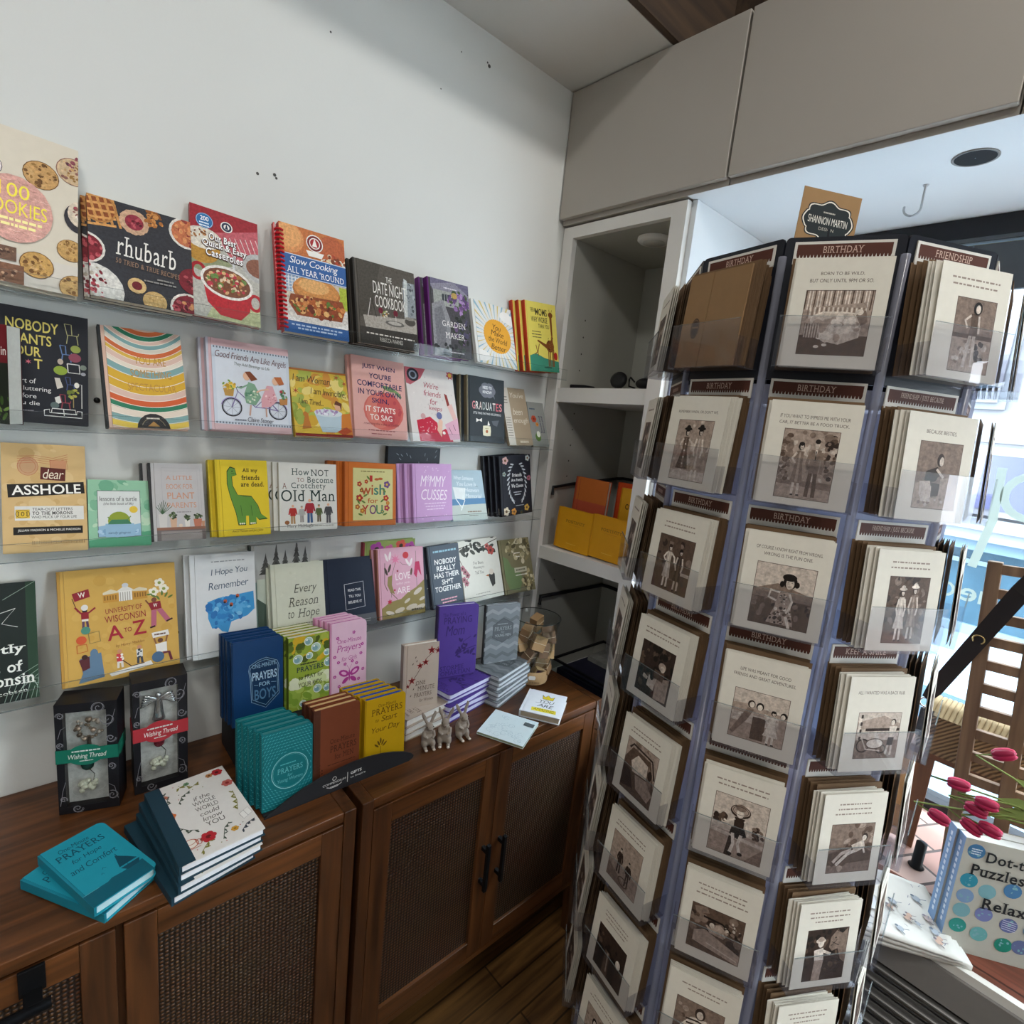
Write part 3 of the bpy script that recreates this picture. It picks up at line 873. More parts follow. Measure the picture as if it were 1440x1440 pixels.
def a_date(a):
    a.vary = 0.28; a.scale = 170
    a.r(0, 0, 100, 100, '#57524b'); a.p([(0, 0), (40, 0), (20, 60), (0, 70)], '#4a463f'); a.r(78, 14, 22, 44, '#8d9498'); a.p([(80, 10), (86, 12), (84, 66), (78, 66)], '#c4c8c6')
    a.blots(92, 35, 8, 20, 24, ['#6d757a', '#a5acb0', '#50565a'], (1, 3), 1)
    a.p([(6, 66), (100, 60), (100, 84), (10, 84)], '#a9a39a'); a.p([(0, 80), (100, 78), (100, 100), (0, 100)], '#3a3733')
    a.e(60, 70, 17, '#66635f', 3.6); a.e(60, 69.5, 12, '#b3aea6', 2.2); a.e(88, 64, 10, '#4c4843', 5); a.e(88, 60, 10, '#8d8880', 2)
    a.l([(20, 44), (14, 66)], 1, '#d9d6d0'); a.l([(22, 44), (28, 66)], 1, '#2e2b28'); a.blots(44, 60, 6, 4, 16, ['#b78b4a', '#8a9a5a', '#d9d0b8'], (1, 2.2), 2)
    for x in (36, 62): a.e(x, 57, 4, '#6d2030', 4); a.l([(x, 60), (x, 67)], .8, '#cfc9c2')
    a.vary = .05
    a.t('THE', 53, 14, 10, 7, '#e9e6df', 'r'); a.t('DATE NIGHT', 54, 22, 58, 15, '#e9e6df', 'r'); a.t('COOKBOOK', 54, 39, 54, 14, '#e9e6df', 'r')
    a.dash(52, 86, 84, 1.5, '#d9d5cc', 9, 3); a.t('REBECCA WARNES', 52, 90, 40, 5, '#c9c5bc', 'r')
t = book('cookbook', 0.184, 0.2187, 0.018, '#57524b', a_date, spine='#2b2926')
shelf_book(1, 0.757, 0.184, 0.2187, 0.4, 2, 0.018, t, 'dark grey cookbook showing a laid dinner table in dim light', 'dark dinner table cookbook', 'cookbook')

def a_garden(a):
    a.vary = 0.28; a.scale = 170
    a.r(0, 0, 100, 100, '#4c4a4e'); a.r(0, 0, 100, 12, '#6d6880'); a.p([(0, 8), (60, 0), (100, 14), (100, 26), (10, 22)], '#8a8896'); a.r(6, 14, 66, 20, '#9da09a'); a.r(28, 18, 20, 9, '#3c4248')
    for x in (34, 41): a.r(x, 18, 1, 9, '#c4c8c4')
    a.blots(72, 26, 28, 14, 60, ['#6c4f7c', '#8d6a9e', '#4a5a3e', '#5d4470', '#a98abb'], (3, 7), 1)
    a.p([(0, 34), (30, 26), (46, 50), (44, 92), (10, 100), (0, 100)], '#8e8e92'); a.p([(6, 40), (26, 34), (36, 60), (30, 90), (8, 88)], '#77777c')
    a.blots(76, 62, 26, 20, 50, ['#3c4238', '#54506a', '#70587e', '#2f332e'], (3, 6), 2); a.blots(40, 92, 45, 8, 30, ['#36393a', '#2c2e30', '#4e5650'], (3, 6), 3)
    a.e(60, 18, 8, '#b89a5a', 4); a.dash(50, 9, 34, 1.5, '#d8d4dc', 5, 1)
    a.vary = .05
    a.t('GARDEN', 55, 53, 62, 7.5, '#e6e2e0', 's'); a.t('MAKER', 57, 68, 52, 7.5, '#e6e2e0', 's'); a.dash(60, 93, 40, 1.6, '#b8b4b6', 5, 2)
def sp_garden(a): a.t('GARDEN', 50, 18, 26, 46, '#8a5a96', 'r', 90) if False else a.l([(50, 12), (50, 60)], 18, '#7a3a86')
t = book('garden_book', 0.148, 0.2205, 0.02, '#4c4a4e', a_garden, spine='#5c1f66', back='#5c1f66')
shelf_book(1, 0.9671, 0.148, 0.2205, 1.5, 2, 0.02, t, 'grey-violet gardening book with lilac flowers by a house', 'lilac gardening book', dx=-0.016)

def a_better(a):
    a.r(0, 0, 100, 100, '#dcdcd8')
    for k in range(36):
        t = 2 * PI * k / 36; d = (math.cos(t), math.sin(t))
        a.p([(52 + 30 * d[0], 52 + 24 * d[1]), (52 + 95 * math.cos(t - .035), 52 + 76 * math.sin(t - .035)), (52 + 95 * math.cos(t + .035), 52 + 76 * math.sin(t + .035))], '#8fb3c4' if k % 2 else '#d2bd7a')
    a.e(82, 16, 16, '#eceae6', 9); a.e(95, 20, 16, '#eceae6', 8); a.e(6, 88, 22, '#e8e6e2', 9)
    a.star(54, 52, 37, '#e2a53e', 40, .97)
    for s_, y, w in (('You', 33, 22), ('Make', 43, 34), ('the World', 54, 50), ('Better', 66, 40)): a.t(s_, 54, y, w, 9, '#2a241f', 'h', 4)
t = book('gift_book', 0.167, 0.206, 0.014, '#dcdcd8', a_better)
shelf_book(1, 1.1464, 0.167, 0.206, -1.6, 1, 0.014, t, 'white gift book with an orange sun and thin rays', 'sunburst gift book')

def a_moms(a):
    a.r(0, 0, 100, 100, '#dfd064'); a.p([(0, 78), (20, 74), (50, 80), (100, 84), (100, 100), (0, 100)], '#3f8a72')
    a.t('THERE ARE', 20, 9, 18, 6, '#2a2520', 'b'); a.t('MOMS', 48, 9, 40, 10, '#241f1a', 'b'); a.t('WAY WORSE', 40, 21, 56, 8, '#241f1a', 'b'); a.t('THAN YOU', 54, 31, 38, 6, '#241f1a', 'b')
    for y, w in ((42, 30), (46, 34), (50, 30)): a.dash(28, y, w, 1.3, '#5a5130', 4, y)
    br = '#7d4a22'
    a.p([(76, 18), (84, 18), (83, 60), (74, 66), (70, 60), (78, 50)], br); a.e(80, 16, 8, br, 4); a.l([(78, 13), (76, 8)], 1.5, br); a.l([(83, 13), (86, 8)], 1.5, br)
    a.e(72, 62, 14, br, 9); a.p([(60, 60), (30, 54), (28, 56), (60, 66)], br)
    for x in (66, 72, 80, 84): a.l([(x, 66), (x - 2, 92)], 3.2, br)
    a.blots(74, 56, 10, 16, 22, ['#3f2512', '#a86a34'], (.8, 1.8), 3)
    a.l([(22, 62), (26, 72), (16, 76)], 2.4, '#7d4a22'); a.l([(34, 60), (27, 73), (30, 78)], 2.4, '#7d4a22'); a.e(90, 76, 6, '#b32f28', 6)
    a.dash(60, 93, 26, 1.6, '#1f4a3c', 3, 4)
t = book('gift_book', 0.151, 0.231, 0.014, '#dfd064', a_moms, spine='#b23a22', back='#b23a22', hard=True)
shelf_book(1, 1.357, 0.151, 0.231, 4.2, 3, 0.014, t, 'yellow gift book with a giraffe over green hills, last on the top ledge', 'yellow giraffe gift book', dx=-0.014)

# ------------------------------------------------------------------ covers, second ledge
def chair(a, x, y, s_, col, w=1.0):
    a.l([(x - s_, y - s_ * 1.2), (x - s_ * .6, y), (x + s_, y), (x + s_ * 1.1, y - s_ * .3)], w, col)
    a.l([(x - s_ * .5, y), (x - s_ * .7, y + s_)], w, col); a.l([(x + s_ * .8, y), (x + s_, y + s_)], w, col)
    a.l([(x - s_ * 1.0, y - s_ * 1.2), (x, y - s_ * 1.2), (x + s_ * .1, y)], w, col)
def a_nobodywants(a):
    a.r(0, 0, 100, 100, '#1d1f27')
    yl = '#d9c868'
    a.t('NOBODY', 36, 10, 58, 9.5, yl, 'b'); a.t('WANTS', 32, 22, 50, 9, yl, 'b'); a.t('YOUR', 26, 33, 38, 8.6, yl, 'b'); a.t('SH', 14, 43.5, 16, 8.6, yl, 'b'); a.star(31, 46.5, 3.8, '#d9707e', 6, .35); a.t('T', 42, 43.5, 9, 8.6, yl, 'b')
    for s_, x, y, w, h in (('the art of', 22, 61, 34, 4.4), ('decluttering', 34, 68, 44, 5), ('before', 27, 74.5, 25, 4), ('you die', 28, 81, 30, 4.6)): a.t(s_, x, y, w, h, '#e6e6e2', 'r')
    chair(a, 80, 18, 8, '#a9a878'); chair(a, 73, 36, 6.5, '#5f7aa6', 1.4); a.e(85, 30, 6, '#8f9a4a', 3.4); a.e(84, 38, 7.5, '#8a4656', 4); a.e(67, 51, 8, '#8aa03a', 4)
    a.l([(75, 44), (89, 44), (90, 52), (76, 52), (75, 44)], 1.4, '#d9d9d4'); a.e(94, 46, 4, '#7a8478', 2.4); a.e(67, 43, 3.4, '#b8a89a', 2.6); a.e(94, 52, 3, '#9c9ca4', 1.6)
    a.p([(60, 58), (66, 58), (70, 66), (63, 68)], '#cfc8bc'); chair(a, 78, 63, 5.5, '#3f4f78', 1.2); a.l([(85, 62), (92, 62), (92, 84)], 1, '#c9c9c4'); a.e(86, 63, 3, '#e9e6da', 2.6)
    a.blots(82, 71, 6, 4, 14, ['#8a9a4a', '#6d7a34', '#a9a84a'], (1.5, 3), 2); a.l([(82, 73), (82, 84)], 1, '#9a8a5a'); a.p([(60, 76), (66, 74), (68, 80), (62, 82)], '#d6d6cf')
    chair(a, 72, 80, 6, '#8a3a46', 1.4); a.e(60, 83, 5, '#5a6a68', 3)
    a.l([(48, 88), (48, 93), (92, 93), (92, 87), (86, 87), (86, 90), (54, 90), (54, 87), (48, 88)], 1.1, '#e3e3de'); a.l([(56, 90), (57, 86), (84, 86), (85, 90)], 1.1, '#e3e3de'); a.l([(70, 86), (71, 92)], .9, '#e3e3de')
    a.dash(26, 89, 22, 1.2, '#6a6a70', 3, 4)
t = book('gift_book', 0.131, 0.2150, 0.018, '#1d1f27', a_nobodywants, hard=False)
shelf_book(2, 0.0450, 0.131, 0.2150, -2.0, 1, 0.018, t, 'black book with yellow capitals and doodled furniture, half hidden by the thick red book', 'black furniture doodle book', yb=1.402)

def a_thick(a):
    a.r(0, 0, 100, 38, '#6d1a22'); a.r(0, 38, 100, 62, '#20261c'); a.t('in', 94.5, 22, 7, 8, '#e8e2da', 'r')
    a.dash(50, 10, 70, 6, '#e8e2da', 3, 2)
    for k in range(9): a.leaf(70 + 4 * k, 92 - (k % 3) * 8, 7, 60 + 30 * (k % 4), ['#4f6e2e', '#6b8a3a', '#3c5526'][k % 3])
t = book('thick_book', 0.120, 0.176, 0.030, '#3a1a1c', a_thick, hard=False, pages='#bfc0b8')
finish(t, 'thick dark red and green book at the left photo edge, showing its pale page edges', 'book')
t.matrix_world = T(-0.0075, 1.3515, ledge_z(2, 0) + .0045) @ RZ(-40) @ RX(-2) @ T(-0.060, 0, 0)

def a_spect(a):
    a.r(0, 0, 100, 100, '#d9b7a4')
    bands = ['#2f6b52', '#dcc9b4', '#c9a93c', '#c75a34', '#d9b7a4', '#7fa6a0', '#e3d6c4']
    cols = ['#cf6a3c', '#2f7a5c', '#d8b9aa', '#7fa5a4', '#d9d0c0', '#cf6a3c', '#d8b14c', '#d8b9aa', '#e0d6c6', '#7fa5a4', '#d3a734', '#d3a734', '#d8b9aa', '#cf5f34', '#2f7a5c', '#e0d2c2', '#7fa5a4', '#e4c34e', '#d8b9aa', '#cf6a3c']
    def arc(y0, y1, col, dep):
        n = 16; P = [(100 * i / n, y0 - dep * (2 * i / n - 1) ** 2) for i in range(n + 1)] + [(100 - 100 * i / n, y1 - dep * (1 - 2 * i / n) ** 2) for i in range(n + 1)]
        a.p(P, col)
    y = 2.0
    hs = [5, 5, 4, 4.5, 4, 5, 4, 5.5, 4, 7, 9, 8, 6, 6, 5, 6, 6, 6, 6, 8]
    for k, c in enumerate(cols):
        arc(y, y + hs[k] + .3, c, 18 - k * .8); arc(y + hs[k] - .5, y + hs[k] + .1, '#efe7da', 18 - k * .8); y += hs[k]
    for s_, yy, w in (('YOU ARE', 28, 42), ('SOMETHING', 41, 54), ('SPECTACULAR', 55, 64)): a.t(s_, 55, yy, w, 7.5, '#b98a3e', 'r')
    a.e(52, 101, 22, '#2b2a2b', 16); a.ring(52, 101, 16, .8, '#8a7a60', 11.5, a0=200, a1=340); a.dash(52, 89, 18, 1.6, '#d9d2c6', 4, 2); a.p([(44, 98), (60, 98), (52, 93)], '#b98a4a')
t = book('gift_book', 0.147, 0.2122, 0.018, '#d9b7a4', a_spect, spine='#25282a')
shelf_book(2, 0.2092, 0.147, 0.2122, 1.0, 1, 0.018, t, 'gift book covered in curved rainbow stripes on the second ledge', 'rainbow stripe gift book')

def a_angels(a):
    a.r(0, 0, 100, 100, '#d6b4b8'); a.r(0, 8, 100, 85, '#c9d2de'); a.r(4, 13, 92, 76, '#d3dae4')
    for k in range(26): a.r(2 + 3.8 * k, 8.3, 1.8, 2, '#6d7484'); a.r(2 + 3.8 * k, 90.5, 1.8, 2, '#6d7484')
    a.t('Good Friends Are Like Angels', 50, 14, 92, 9.5, '#5a2430', 'h', 2); a.t('They Add Blessings to Life', 50, 24, 46, 4.5, '#4a5a50', 'h', 2)
    for x in (22, 82): a.ring(x, 74, 12, 1.6, '#2b2b30'); a.ring(x, 74, 10.6, .7, '#8a90a4'); [a.l([(x, 74), (x + 10 * math.cos(k * .8), 74 + 8.6 * math.sin(k * .8))], .35, '#7a8090') for k in range(8)]
    a.l([(22, 74), (30, 56), (52, 72), (66, 60), (82, 74)], 1.6, '#7a6fa0'); a.l([(30, 56), (28, 52), (36, 50)], 1.2, '#3a3a40'); a.l([(52, 72), (68, 72), (82, 74)], 1.2, '#8a7ab0'); a.ring(22, 74, 13, 1.2, '#9a8fc0', a0=190, a1=330); a.ring(82, 74, 13, 1.2, '#9a8fc0', a0=190, a1=350)
    a.p([(12, 54), (26, 52), (24, 62), (14, 62)], '#b8904a'); a.blots(19, 50, 8, 5, 24, ['#d9b23c', '#b8902a', '#7a9a4a', '#e6c85a'], (1.4, 2.6), 1)
    a.p([(38, 58), (44, 44), (52, 46), (60, 60), (52, 70), (40, 68)], '#7fa68c'); a.blots(48, 60, 8, 7, 20, ['#a9c4a4', '#5a8a70', '#d6dcc8'], (1, 2), 2); a.e(42, 38, 4.5, '#e2b89a', 4.6); a.p([(40, 33), (47, 32), (56, 40), (48, 43), (44, 38)], '#7a3f24')
    a.l([(44, 47), (34, 52), (29, 51)], 2, '#7fa68c'); a.p([(60, 62), (68, 46), (76, 46), (82, 62), (72, 70), (60, 72)], '#d9a4ac'); a.blots(72, 60, 8, 7, 16, ['#f0d4d6', '#c9848e'], (.8, 1.5), 3); a.e(80, 40, 4.4, '#e2b89a', 4.5); a.p([(78, 35), (88, 34), (92, 42), (85, 44)], '#b8683a'); a.l([(70, 50), (60, 52), (54, 55)], 2, '#e2b89a')
    a.p([(84, 60), (96, 58), (95, 66), (85, 67)], '#b8804a'); a.blots(90, 55, 5, 5, 16, ['#4a7a5a', '#6b9a6a', '#a9404a'], (1.2, 2.4), 4); a.l([(46, 70), (44, 82)], 2, '#c4a090'); a.l([(66, 72), (66, 82)], 2, '#c4a090')
    a.dash(32, 92 - 5, 14, 1.4, '#6a7080', 3, 3); a.t('Claire Stoner', 58, 84, 34, 5, '#4a4a58', 'h', 1)
t = book('gift_book', 0.1825, 0.2102, 0.016, '#d6b4b8', a_angels, spine='#c2c3cf')
shelf_book(2, 0.4136, 0.1825, 0.2102, -0.9, 2, 0.016, t, 'pale blue and pink gift book with two women on a tandem bicycle', 'tandem bicycle gift book', dx=-0.012)

def a_woman(a):
    a.r(0, 0, 100, 100, '#d3b23e'); a.blots(50, 45, 55, 50, 60, ['#dcc257', '#c9a030', '#a9b24a', '#e2cf7a', '#c98a34'], (5, 12), 1); a.r(0, 0, 100, 3, '#a5642a'); a.r(0, 96, 100, 4, '#8a2a22'); a.blots(12, 60, 14, 20, 16, ['#9aa84a', '#8a9a3c'], (4, 8), 2); a.p([(78, 66), (100, 62), (100, 96), (80, 96)], '#c9792e')
    a.t('I am Woman,', 38, 10, 66, 12, '#2b2418', 'h', 2); a.t('I am Invincible,', 64, 28, 62, 11, '#2b2418', 'h', 2); a.t('I am Tired...', 32, 45, 42, 8, '#2b2418', 'h', 3)
    for x, y in ((82, 8), (95, 16), (8, 34)): a.star(x, y, 6, '#a5482a', 6, .25)
    a.p([(36, 66), (84, 62), (80, 88), (70, 93), (46, 93)], '#b3c8d4'); a.e(60, 64, 25, '#d0dae0', 6); a.blots(58, 63, 20, 4, 26, ['#b59ac4', '#e4e4ee', '#9a86b4'], (1.5, 3), 3); a.e(78, 54, 5.5, '#d8a888', 6); a.p([(72, 50), (76, 44), (86, 48), (84, 60), (82, 52)], '#5f3320')
    a.p([(18, 72), (24, 70), (28, 88), (12, 90)], '#b8722a'); a.e(20, 68, 4, '#b8722a', 4); a.p([(72, 92), (90, 84), (100, 90), (84, 97)], '#b04a26')
t = book('gift_book', 0.152, 0.1774, 0.014, '#d3b23e', a_woman, hard=False)
shelf_book(2, 0.5903, 0.152, 0.1774, 0.2, 1, 0.014, t, 'small yellow gift book with a woman in a blue bathtub', 'yellow bathtub gift book')

def a_sag(a):
    a.r(0, 0, 100, 100, '#dcaaa2'); a.e(56, 66, 38, '#cf6a62', 24); a.e(46, 66, 24, '#d67d70', 22); a.e(66, 64, 24, '#c65a58', 22); a.blots(72, 66, 16, 14, 16, ['#b84a50', '#c2585a'], (3, 6), 2)
    a.leaf(68, 37, 14, 12, '#6d8a5a', .3); a.leaf(84, 42, 10, 40, '#7a9a64', .35); a.l([(56, 44), (60, 36)], 1.6, '#6a5a3a')
    nv = '#2a2858'
    for s_, x, y, w in (('JUST WHEN', 50, 9, 62), ("YOU'RE", 52, 19.5, 42), ('COMFORTABLE', 51, 30, 84), ('IN YOUR OWN', 50, 40.5, 80), ('SKIN,', 50, 50.5, 32)): a.t(s_, x, y, w, 7, nv, 'b', 1)
    a.t('IT STARTS', 50, 61, 56, 7, '#f2e6e0', 'b', 1); a.t('TO SAG', 50, 71, 42, 7, '#f2e6e0', 'b', 1)
    a.t('rewriting the rules of midlife', 50, 81, 66, 4, '#7a3440', 'h', 0); a.dash(50, 90, 50, 1.4, '#9a5458', 6, 1); a.dash(50, 94.5, 40, 1.2, '#9a5458', 4, 2)
t = book('gift_book', 0.163, 0.2238, 0.012, '#dcaaa2', a_sag, hard=False)
shelf_book(2, 0.7534, 0.163, 0.2238, -1.3, 2, 0.012, t, 'pink book with a big peach behind its navy and white capitals', 'pink peach book')

def a_keeps(a):
    a.r(0, 0, 100, 100, '#d9d3cf'); a.blots(50, 45, 46, 42, 30, ['#c9c2c0', '#e4dedb'], (1, 2), 1); a.p([(0, 0), (42, 0), (30, 14), (8, 24), (0, 22)], '#b8606a'); a.e(15, 10, 12, '#2b2b33', 9); a.e(15, 10, 8, '#8a93a4', 6); a.e(15, 10, 5, '#33343c', 4); a.star(94, 5, 9, '#b24a5c', 7, .6); a.e(94, 5, 4, '#d9a84a')
    for s_, x, y, w in (("We're", 50, 19, 30), ('friends', 51, 30, 36), ('for', 52, 41, 16), ('keeps', 54, 51, 28)): a.t(s_, x, y, w, 8, '#a5344a', 'h', 4)
    a.p([(12, 72), (40, 66), (54, 74), (56, 100), (14, 100)], '#c22c44'); a.p([(48, 90), (70, 82), (82, 88), (84, 100), (44, 100)], '#c22c44'); a.blots(34, 82, 16, 10, 22, ['#f0d8d8'], (.7, 1.1), 2); a.p([(52, 84), (60, 66), (66, 72), (60, 94)], '#e2b9a4'); a.e(60, 64, 6, '#6a6f9a', 5); a.e(26, 66, 5, '#c9a0a0', 4)
    a.p([(70, 76), (100, 66), (100, 96), (78, 98)], '#d9a9bc'); a.l([(78, 80), (84, 90)], 1, '#5a3a4a'); a.l([(88, 76), (92, 84)], 1, '#5a3a4a'); a.p([(76, 32), (82, 34), (86, 50), (80, 50)], '#8a3a34'); a.p([(80, 50), (90, 46), (98, 66), (90, 70)], '#e0b8b0'); a.e(66, 88, 3, '#f4f0ec', 2.4)
t = book('gift_book', 0.171, 0.2216, 0.014, '#d9d3cf', a_keeps, hard=False)
shelf_book(2, 0.9379, 0.171, 0.2216, 1.0, 1, 0.014, t, 'white gift book with red polka dots and a camera, between pink peach and graduate books', 'red polka dot gift book')

def a_grad(a):
    a.r(0, 0, 100, 100, '#30363a')
    for dx, dy in ((0, 0), (-12, 1), (12, 1), (-6, -4), (6, -4), (-6, 5), (6, 5)): a.e(50 + dx, 19 + dy, 12, '#6d6f78', 7)
    a.p([(62, 24), (72, 32), (68, 22)], '#6d6f78'); a.t('NEED TO', 50, 13, 26, 4.6, '#e9ebea', 'b'); a.t('KNOW', 50, 20, 26, 4.6, '#e9ebea', 'b')
    cols = ['#d98a8e', '#e2dcd4', '#d9c9c0', '#9aa3a0', '#e6e6e0', '#c9d0d0', '#e4dcd4', '#c8606a', '#d98a8e']
    for k, ch in enumerate('GRADUATES'): a.t(ch, 11 + 9.7 * k, 38, 8, 12, cols[k], 'b')
    a.t('LITTLE THINGS THAT MAKE A BIG DIFFERENCE', 50, 54, 80, 3.4, '#e2e4e2', 'r')
    a.p([(18, 64), (26, 66), (34, 63), (34, 69), (26, 67), (18, 70)], '#e8e4de'); a.p([(62, 66), (84, 64), (78, 74), (66, 72)], '#585c62'); a.p([(52, 66), (57, 73), (50, 74)], '#e8e4de')
    a.star(48, 82, 15, '#ddd8bc', 4, .78, 45); a.e(48, 83, 3.6, '#a5603a'); a.dash(48, 78, 10, 1, '#a49a70', 2, 1)
t = book('gift_book', 0.156, 0.208, 0.016, '#30363a', a_grad, spine='#6f6650', back='#6f6650')
shelf_book(2, 1.127, 0.156, 0.208, -1.0, 3, 0.016, t, 'dark slate gift book for graduates with pastel capitals', 'dark graduate gift book', dx=-0.017)

def a_enough(a):
    a.r(0, 0, 100, 100, '#a2917a'); a.r(0, 0, 28, 100, '#cbc5ba')
    for k in range(8): a.dash(13, 52 + 4.4 * k, 20, 1, '#5a5650', 3, k)
    for k in range(3): a.dash(13, 16 + 5 * k, 14, 1.4, '#5a5650', 2, k)
    a.t("You've", 62, 8, 56, 9, '#ddd4c2', 'h'); a.t('been', 56, 36, 40, 11, '#ddd4c2', 'h'); a.t('enough', 64, 52, 60, 12, '#ddd4c2', 'h'); a.dash(64, 92, 36, 4, '#d0c4ae', 3, 2)
t = book('gift_book', 0.112, 0.2032, 0.012, '#a2917a', a_enough, hard=False)
shelf_book(2, 1.286, 0.112, 0.2032, 1.6, 1, 0.012, t, 'tan gift book with a cream side strip, second from the right on its ledge', 'tan gift book')

def a_small(a):
    a.r(0, 0, 100, 100, '#8d908c')
    for k in range(2): a.t('good morning', 66 + 15 * k, 46, 78, 7, '#3a3550', 'b', 86)
    a.flower(28, 38, 16, '#b24a30', '#7a2a1c', 6); a.flower(44, 50, 10, '#c9843c', '#8a4a20', 5); a.e(40, 78, 17, '#5a7a3a', 10); a.e(44, 72, 11, '#dfe4d4', 7); a.dash(26, 14, 34, 3, '#4a5a6a', 2, 3)
t = book('gift_book', 0.0806, 0.163, 0.010, '#8d908c', a_small, hard=False)
shelf_book(2, 1.382, 0.0806, 0.163, 0, 1, 0.010, t, 'small grey book with red flowers, last on the second ledge by the corner', 'small grey book')

# ------------------------------------------------------------------ covers, third ledge
def a_dear(a):
    a.r(0, 0, 100, 100, '#cfae78'); a.blots(50, 50, 50, 50, 50, ['#d6b884', '#c7a46c'], (4, 10), 1)
    a.e(30, 21, 12, '#c49a72', 8.5); a.ring(30, 21, 12, .6, '#b56a4a', 8.5); a.ring(30, 21, 9, .5, '#b56a4a', 6.4)
    for k in range(4): a.l([(18, 12 + 2.2 * k), (40, 11 + 2 * k), (60, 13 + 2 * k), (78, 9 + 2.2 * k)], .6, '#b8684a')
    a.r(56, 15, 20, 8, '#c98f68'); a.l([(56, 15), (76, 14), (78, 23), (57, 24), (56, 15)], .6, '#b06040')
    a.p([(45, 21.5), (75, 23), (74, 34.5), (44, 33)], '#5a1f18'); a.t('dear', 60, 23.5, 25, 9, '#eadfc8', 'h', 2)
    a.p([(6, 38), (97, 35), (98, 46), (7, 50)], '#1b1815'); a.t('ASSHOLE', 52, 38, 82, 9, '#f2efe8', 'b', -2)
    a.r(14, 58, 82, 13, '#d9d8d2'); a.r(15, 61, 16, 8, '#d6b23a'); a.ring(23, 65, 8, .6, '#2a241c', 3.6); a.t('101', 23, 63, 12, 4, '#1f1b18', 's')
    a.t('TEAR-OUT LETTERS', 58, 59.5, 48, 2.6, '#2a2622', 'r'); a.t('TO THE MORONS', 58, 63, 48, 3, '#1a1714', 'B'); a.t('WHO MUCK UP YOUR LIFE', 60, 66.8, 54, 2.6, '#2a2622', 'r')
    a.r(12, 77, 82, 7, '#191613'); a.t('JILLIAN MADISON & MICHELLE MADISON', 54, 79, 74, 2.6, '#f0ece4', 'r')
    for k in range(32): a.r(33 + 2 * k, 90, .8, 3.2, '#7a6038')
    a.l([(0, 92), (40, 95), (100, 90)], .4, '#b08f5c')
t = book('tear_out_book', 0.1276, 0.2147, 0.018, '#cfae78', a_dear, hard=False)
shelf_book(3, 0.035, 0.1276, 0.2147, -1.6, 1, 0.018, t, 'tan wood-grain book of tear-out letters with a black title strip', 'tan letter book')

def a_turtle(a):
    a.r(0, 0, 100, 100, '#8fbf9f'); a.blots(50, 50, 50, 50, 60, ['#a5cbae', '#79b08f', '#6aa585', '#b6d2b6'], (5, 13), 1); a.p([(0, 90), (100, 78), (100, 100), (0, 100)], '#4f9a74')
    a.r(14, 16, 70, 70, '#5a6a68'); a.r(15, 17, 68, 68, '#d5d9d6'); a.p([(15, 70), (40, 66), (60, 70), (83, 66), (83, 85), (15, 85)], '#8fb3cc'); a.blots(48, 78, 32, 6, 24, ['#a9c6da', '#7aa0c0'], (2, 5), 2)
    a.e(48, 62, 18, '#8a9a30', 14); a.p([(28, 68), (70, 68), (64, 62), (34, 62)], '#4f8a5a'); a.r(26, 66, 46, 20, '#8fb3cc'); a.p([(30, 67), (68, 67), (62, 60), (36, 60)], '#3f7a5a'); a.l([(34, 60), (30, 56)], 2, '#6a8a3a'); a.l([(62, 60), (67, 55)], 2, '#6a8a3a')
    a.e(72, 45, 7, '#d9b83c'); a.t('lessons of a turtle', 48, 25, 60, 7, '#3a3a3a', 'r', 0); a.t('(the little book of life)', 48, 34, 48, 5, '#4a4a4a', 'h', 0); a.t('sandy gingras', 48, 78, 36, 4.4, '#2f4a6a', 'h', 0)
t = book('gift_book', 0.1077, 0.1429, 0.014, '#8fbf9f', a_turtle, hard=False)
shelf_book(3, 0.1545, 0.1077, 0.1429, -2, 1, 0.014, t, 'small green watercolour book with a turtle', 'green turtle book')

def a_plant(a):
    a.r(0, 0, 100, 100, '#b9b7b7'); a.l([(14, 6), (94, 6), (94, 74)], .5, '#a3a2a4'); a.l([(20, 10), (88, 10), (88, 70)], .5, '#a3a2a4'); a.l([(14, 6), (14, 60)], .5, '#a3a2a4')
    a.r(0, 86, 100, 14, '#6b6260'); a.r(0, 83, 100, 3.4, '#8a5f4c'); a.r(8, 88, 84, 12, '#8d8683')
    cu = '#c98f6e'
    a.t('A LITTLE', 50, 16, 54, 5.5, cu, 'r'); a.t('BOOK FOR', 50, 27, 54, 6.5, cu, 'r'); a.t('PLANT', 52, 38, 56, 8.5, cu, 'r'); a.t('PARENTS', 53, 51, 60, 7, cu, 'r'); a.dash(56, 63, 30, 1.2, '#8a8688', 4, 1)
    for k in range(9): a.l([(12, 66), (0 + 4 * k, 48 + 2 * abs(k - 4))], 1.2, '#3f5a3e')
    a.p([(4, 66), (22, 66), (20, 83), (6, 83)], '#c9c6c2')
    for x, w, h, c in ((34, 14, 12, '#c9a58a'), (62, 11, 9, '#d9d4cc'), (84, 18, 10, '#b5725a')):
        a.p([(x - w / 2, 83 - h), (x + w / 2, 83 - h), (x + w * .4, 83), (x - w * .4, 83)], c); a.blots(x, 80 - h, w * .5, 4, 26, ['#3f4f38', '#5a6a48', '#2f3a2c'], (1.5, 3), int(x))
    a.e(48, 81, 4, '#d6c4b0'); a.p([(92, 76), (99, 76), (98, 83), (93, 83)], '#b98a6a')
t = book('gift_book', 0.1065, 0.1749, 0.016, '#b9b7b7', a_plant, spine='#2c2c2e', hard=True)
shelf_book(3, 0.2622, 0.1065, 0.1749, -1, 2, 0.016, t, 'grey gift book with copper lettering above potted plants', 'grey potted plant book', dx=-0.013)

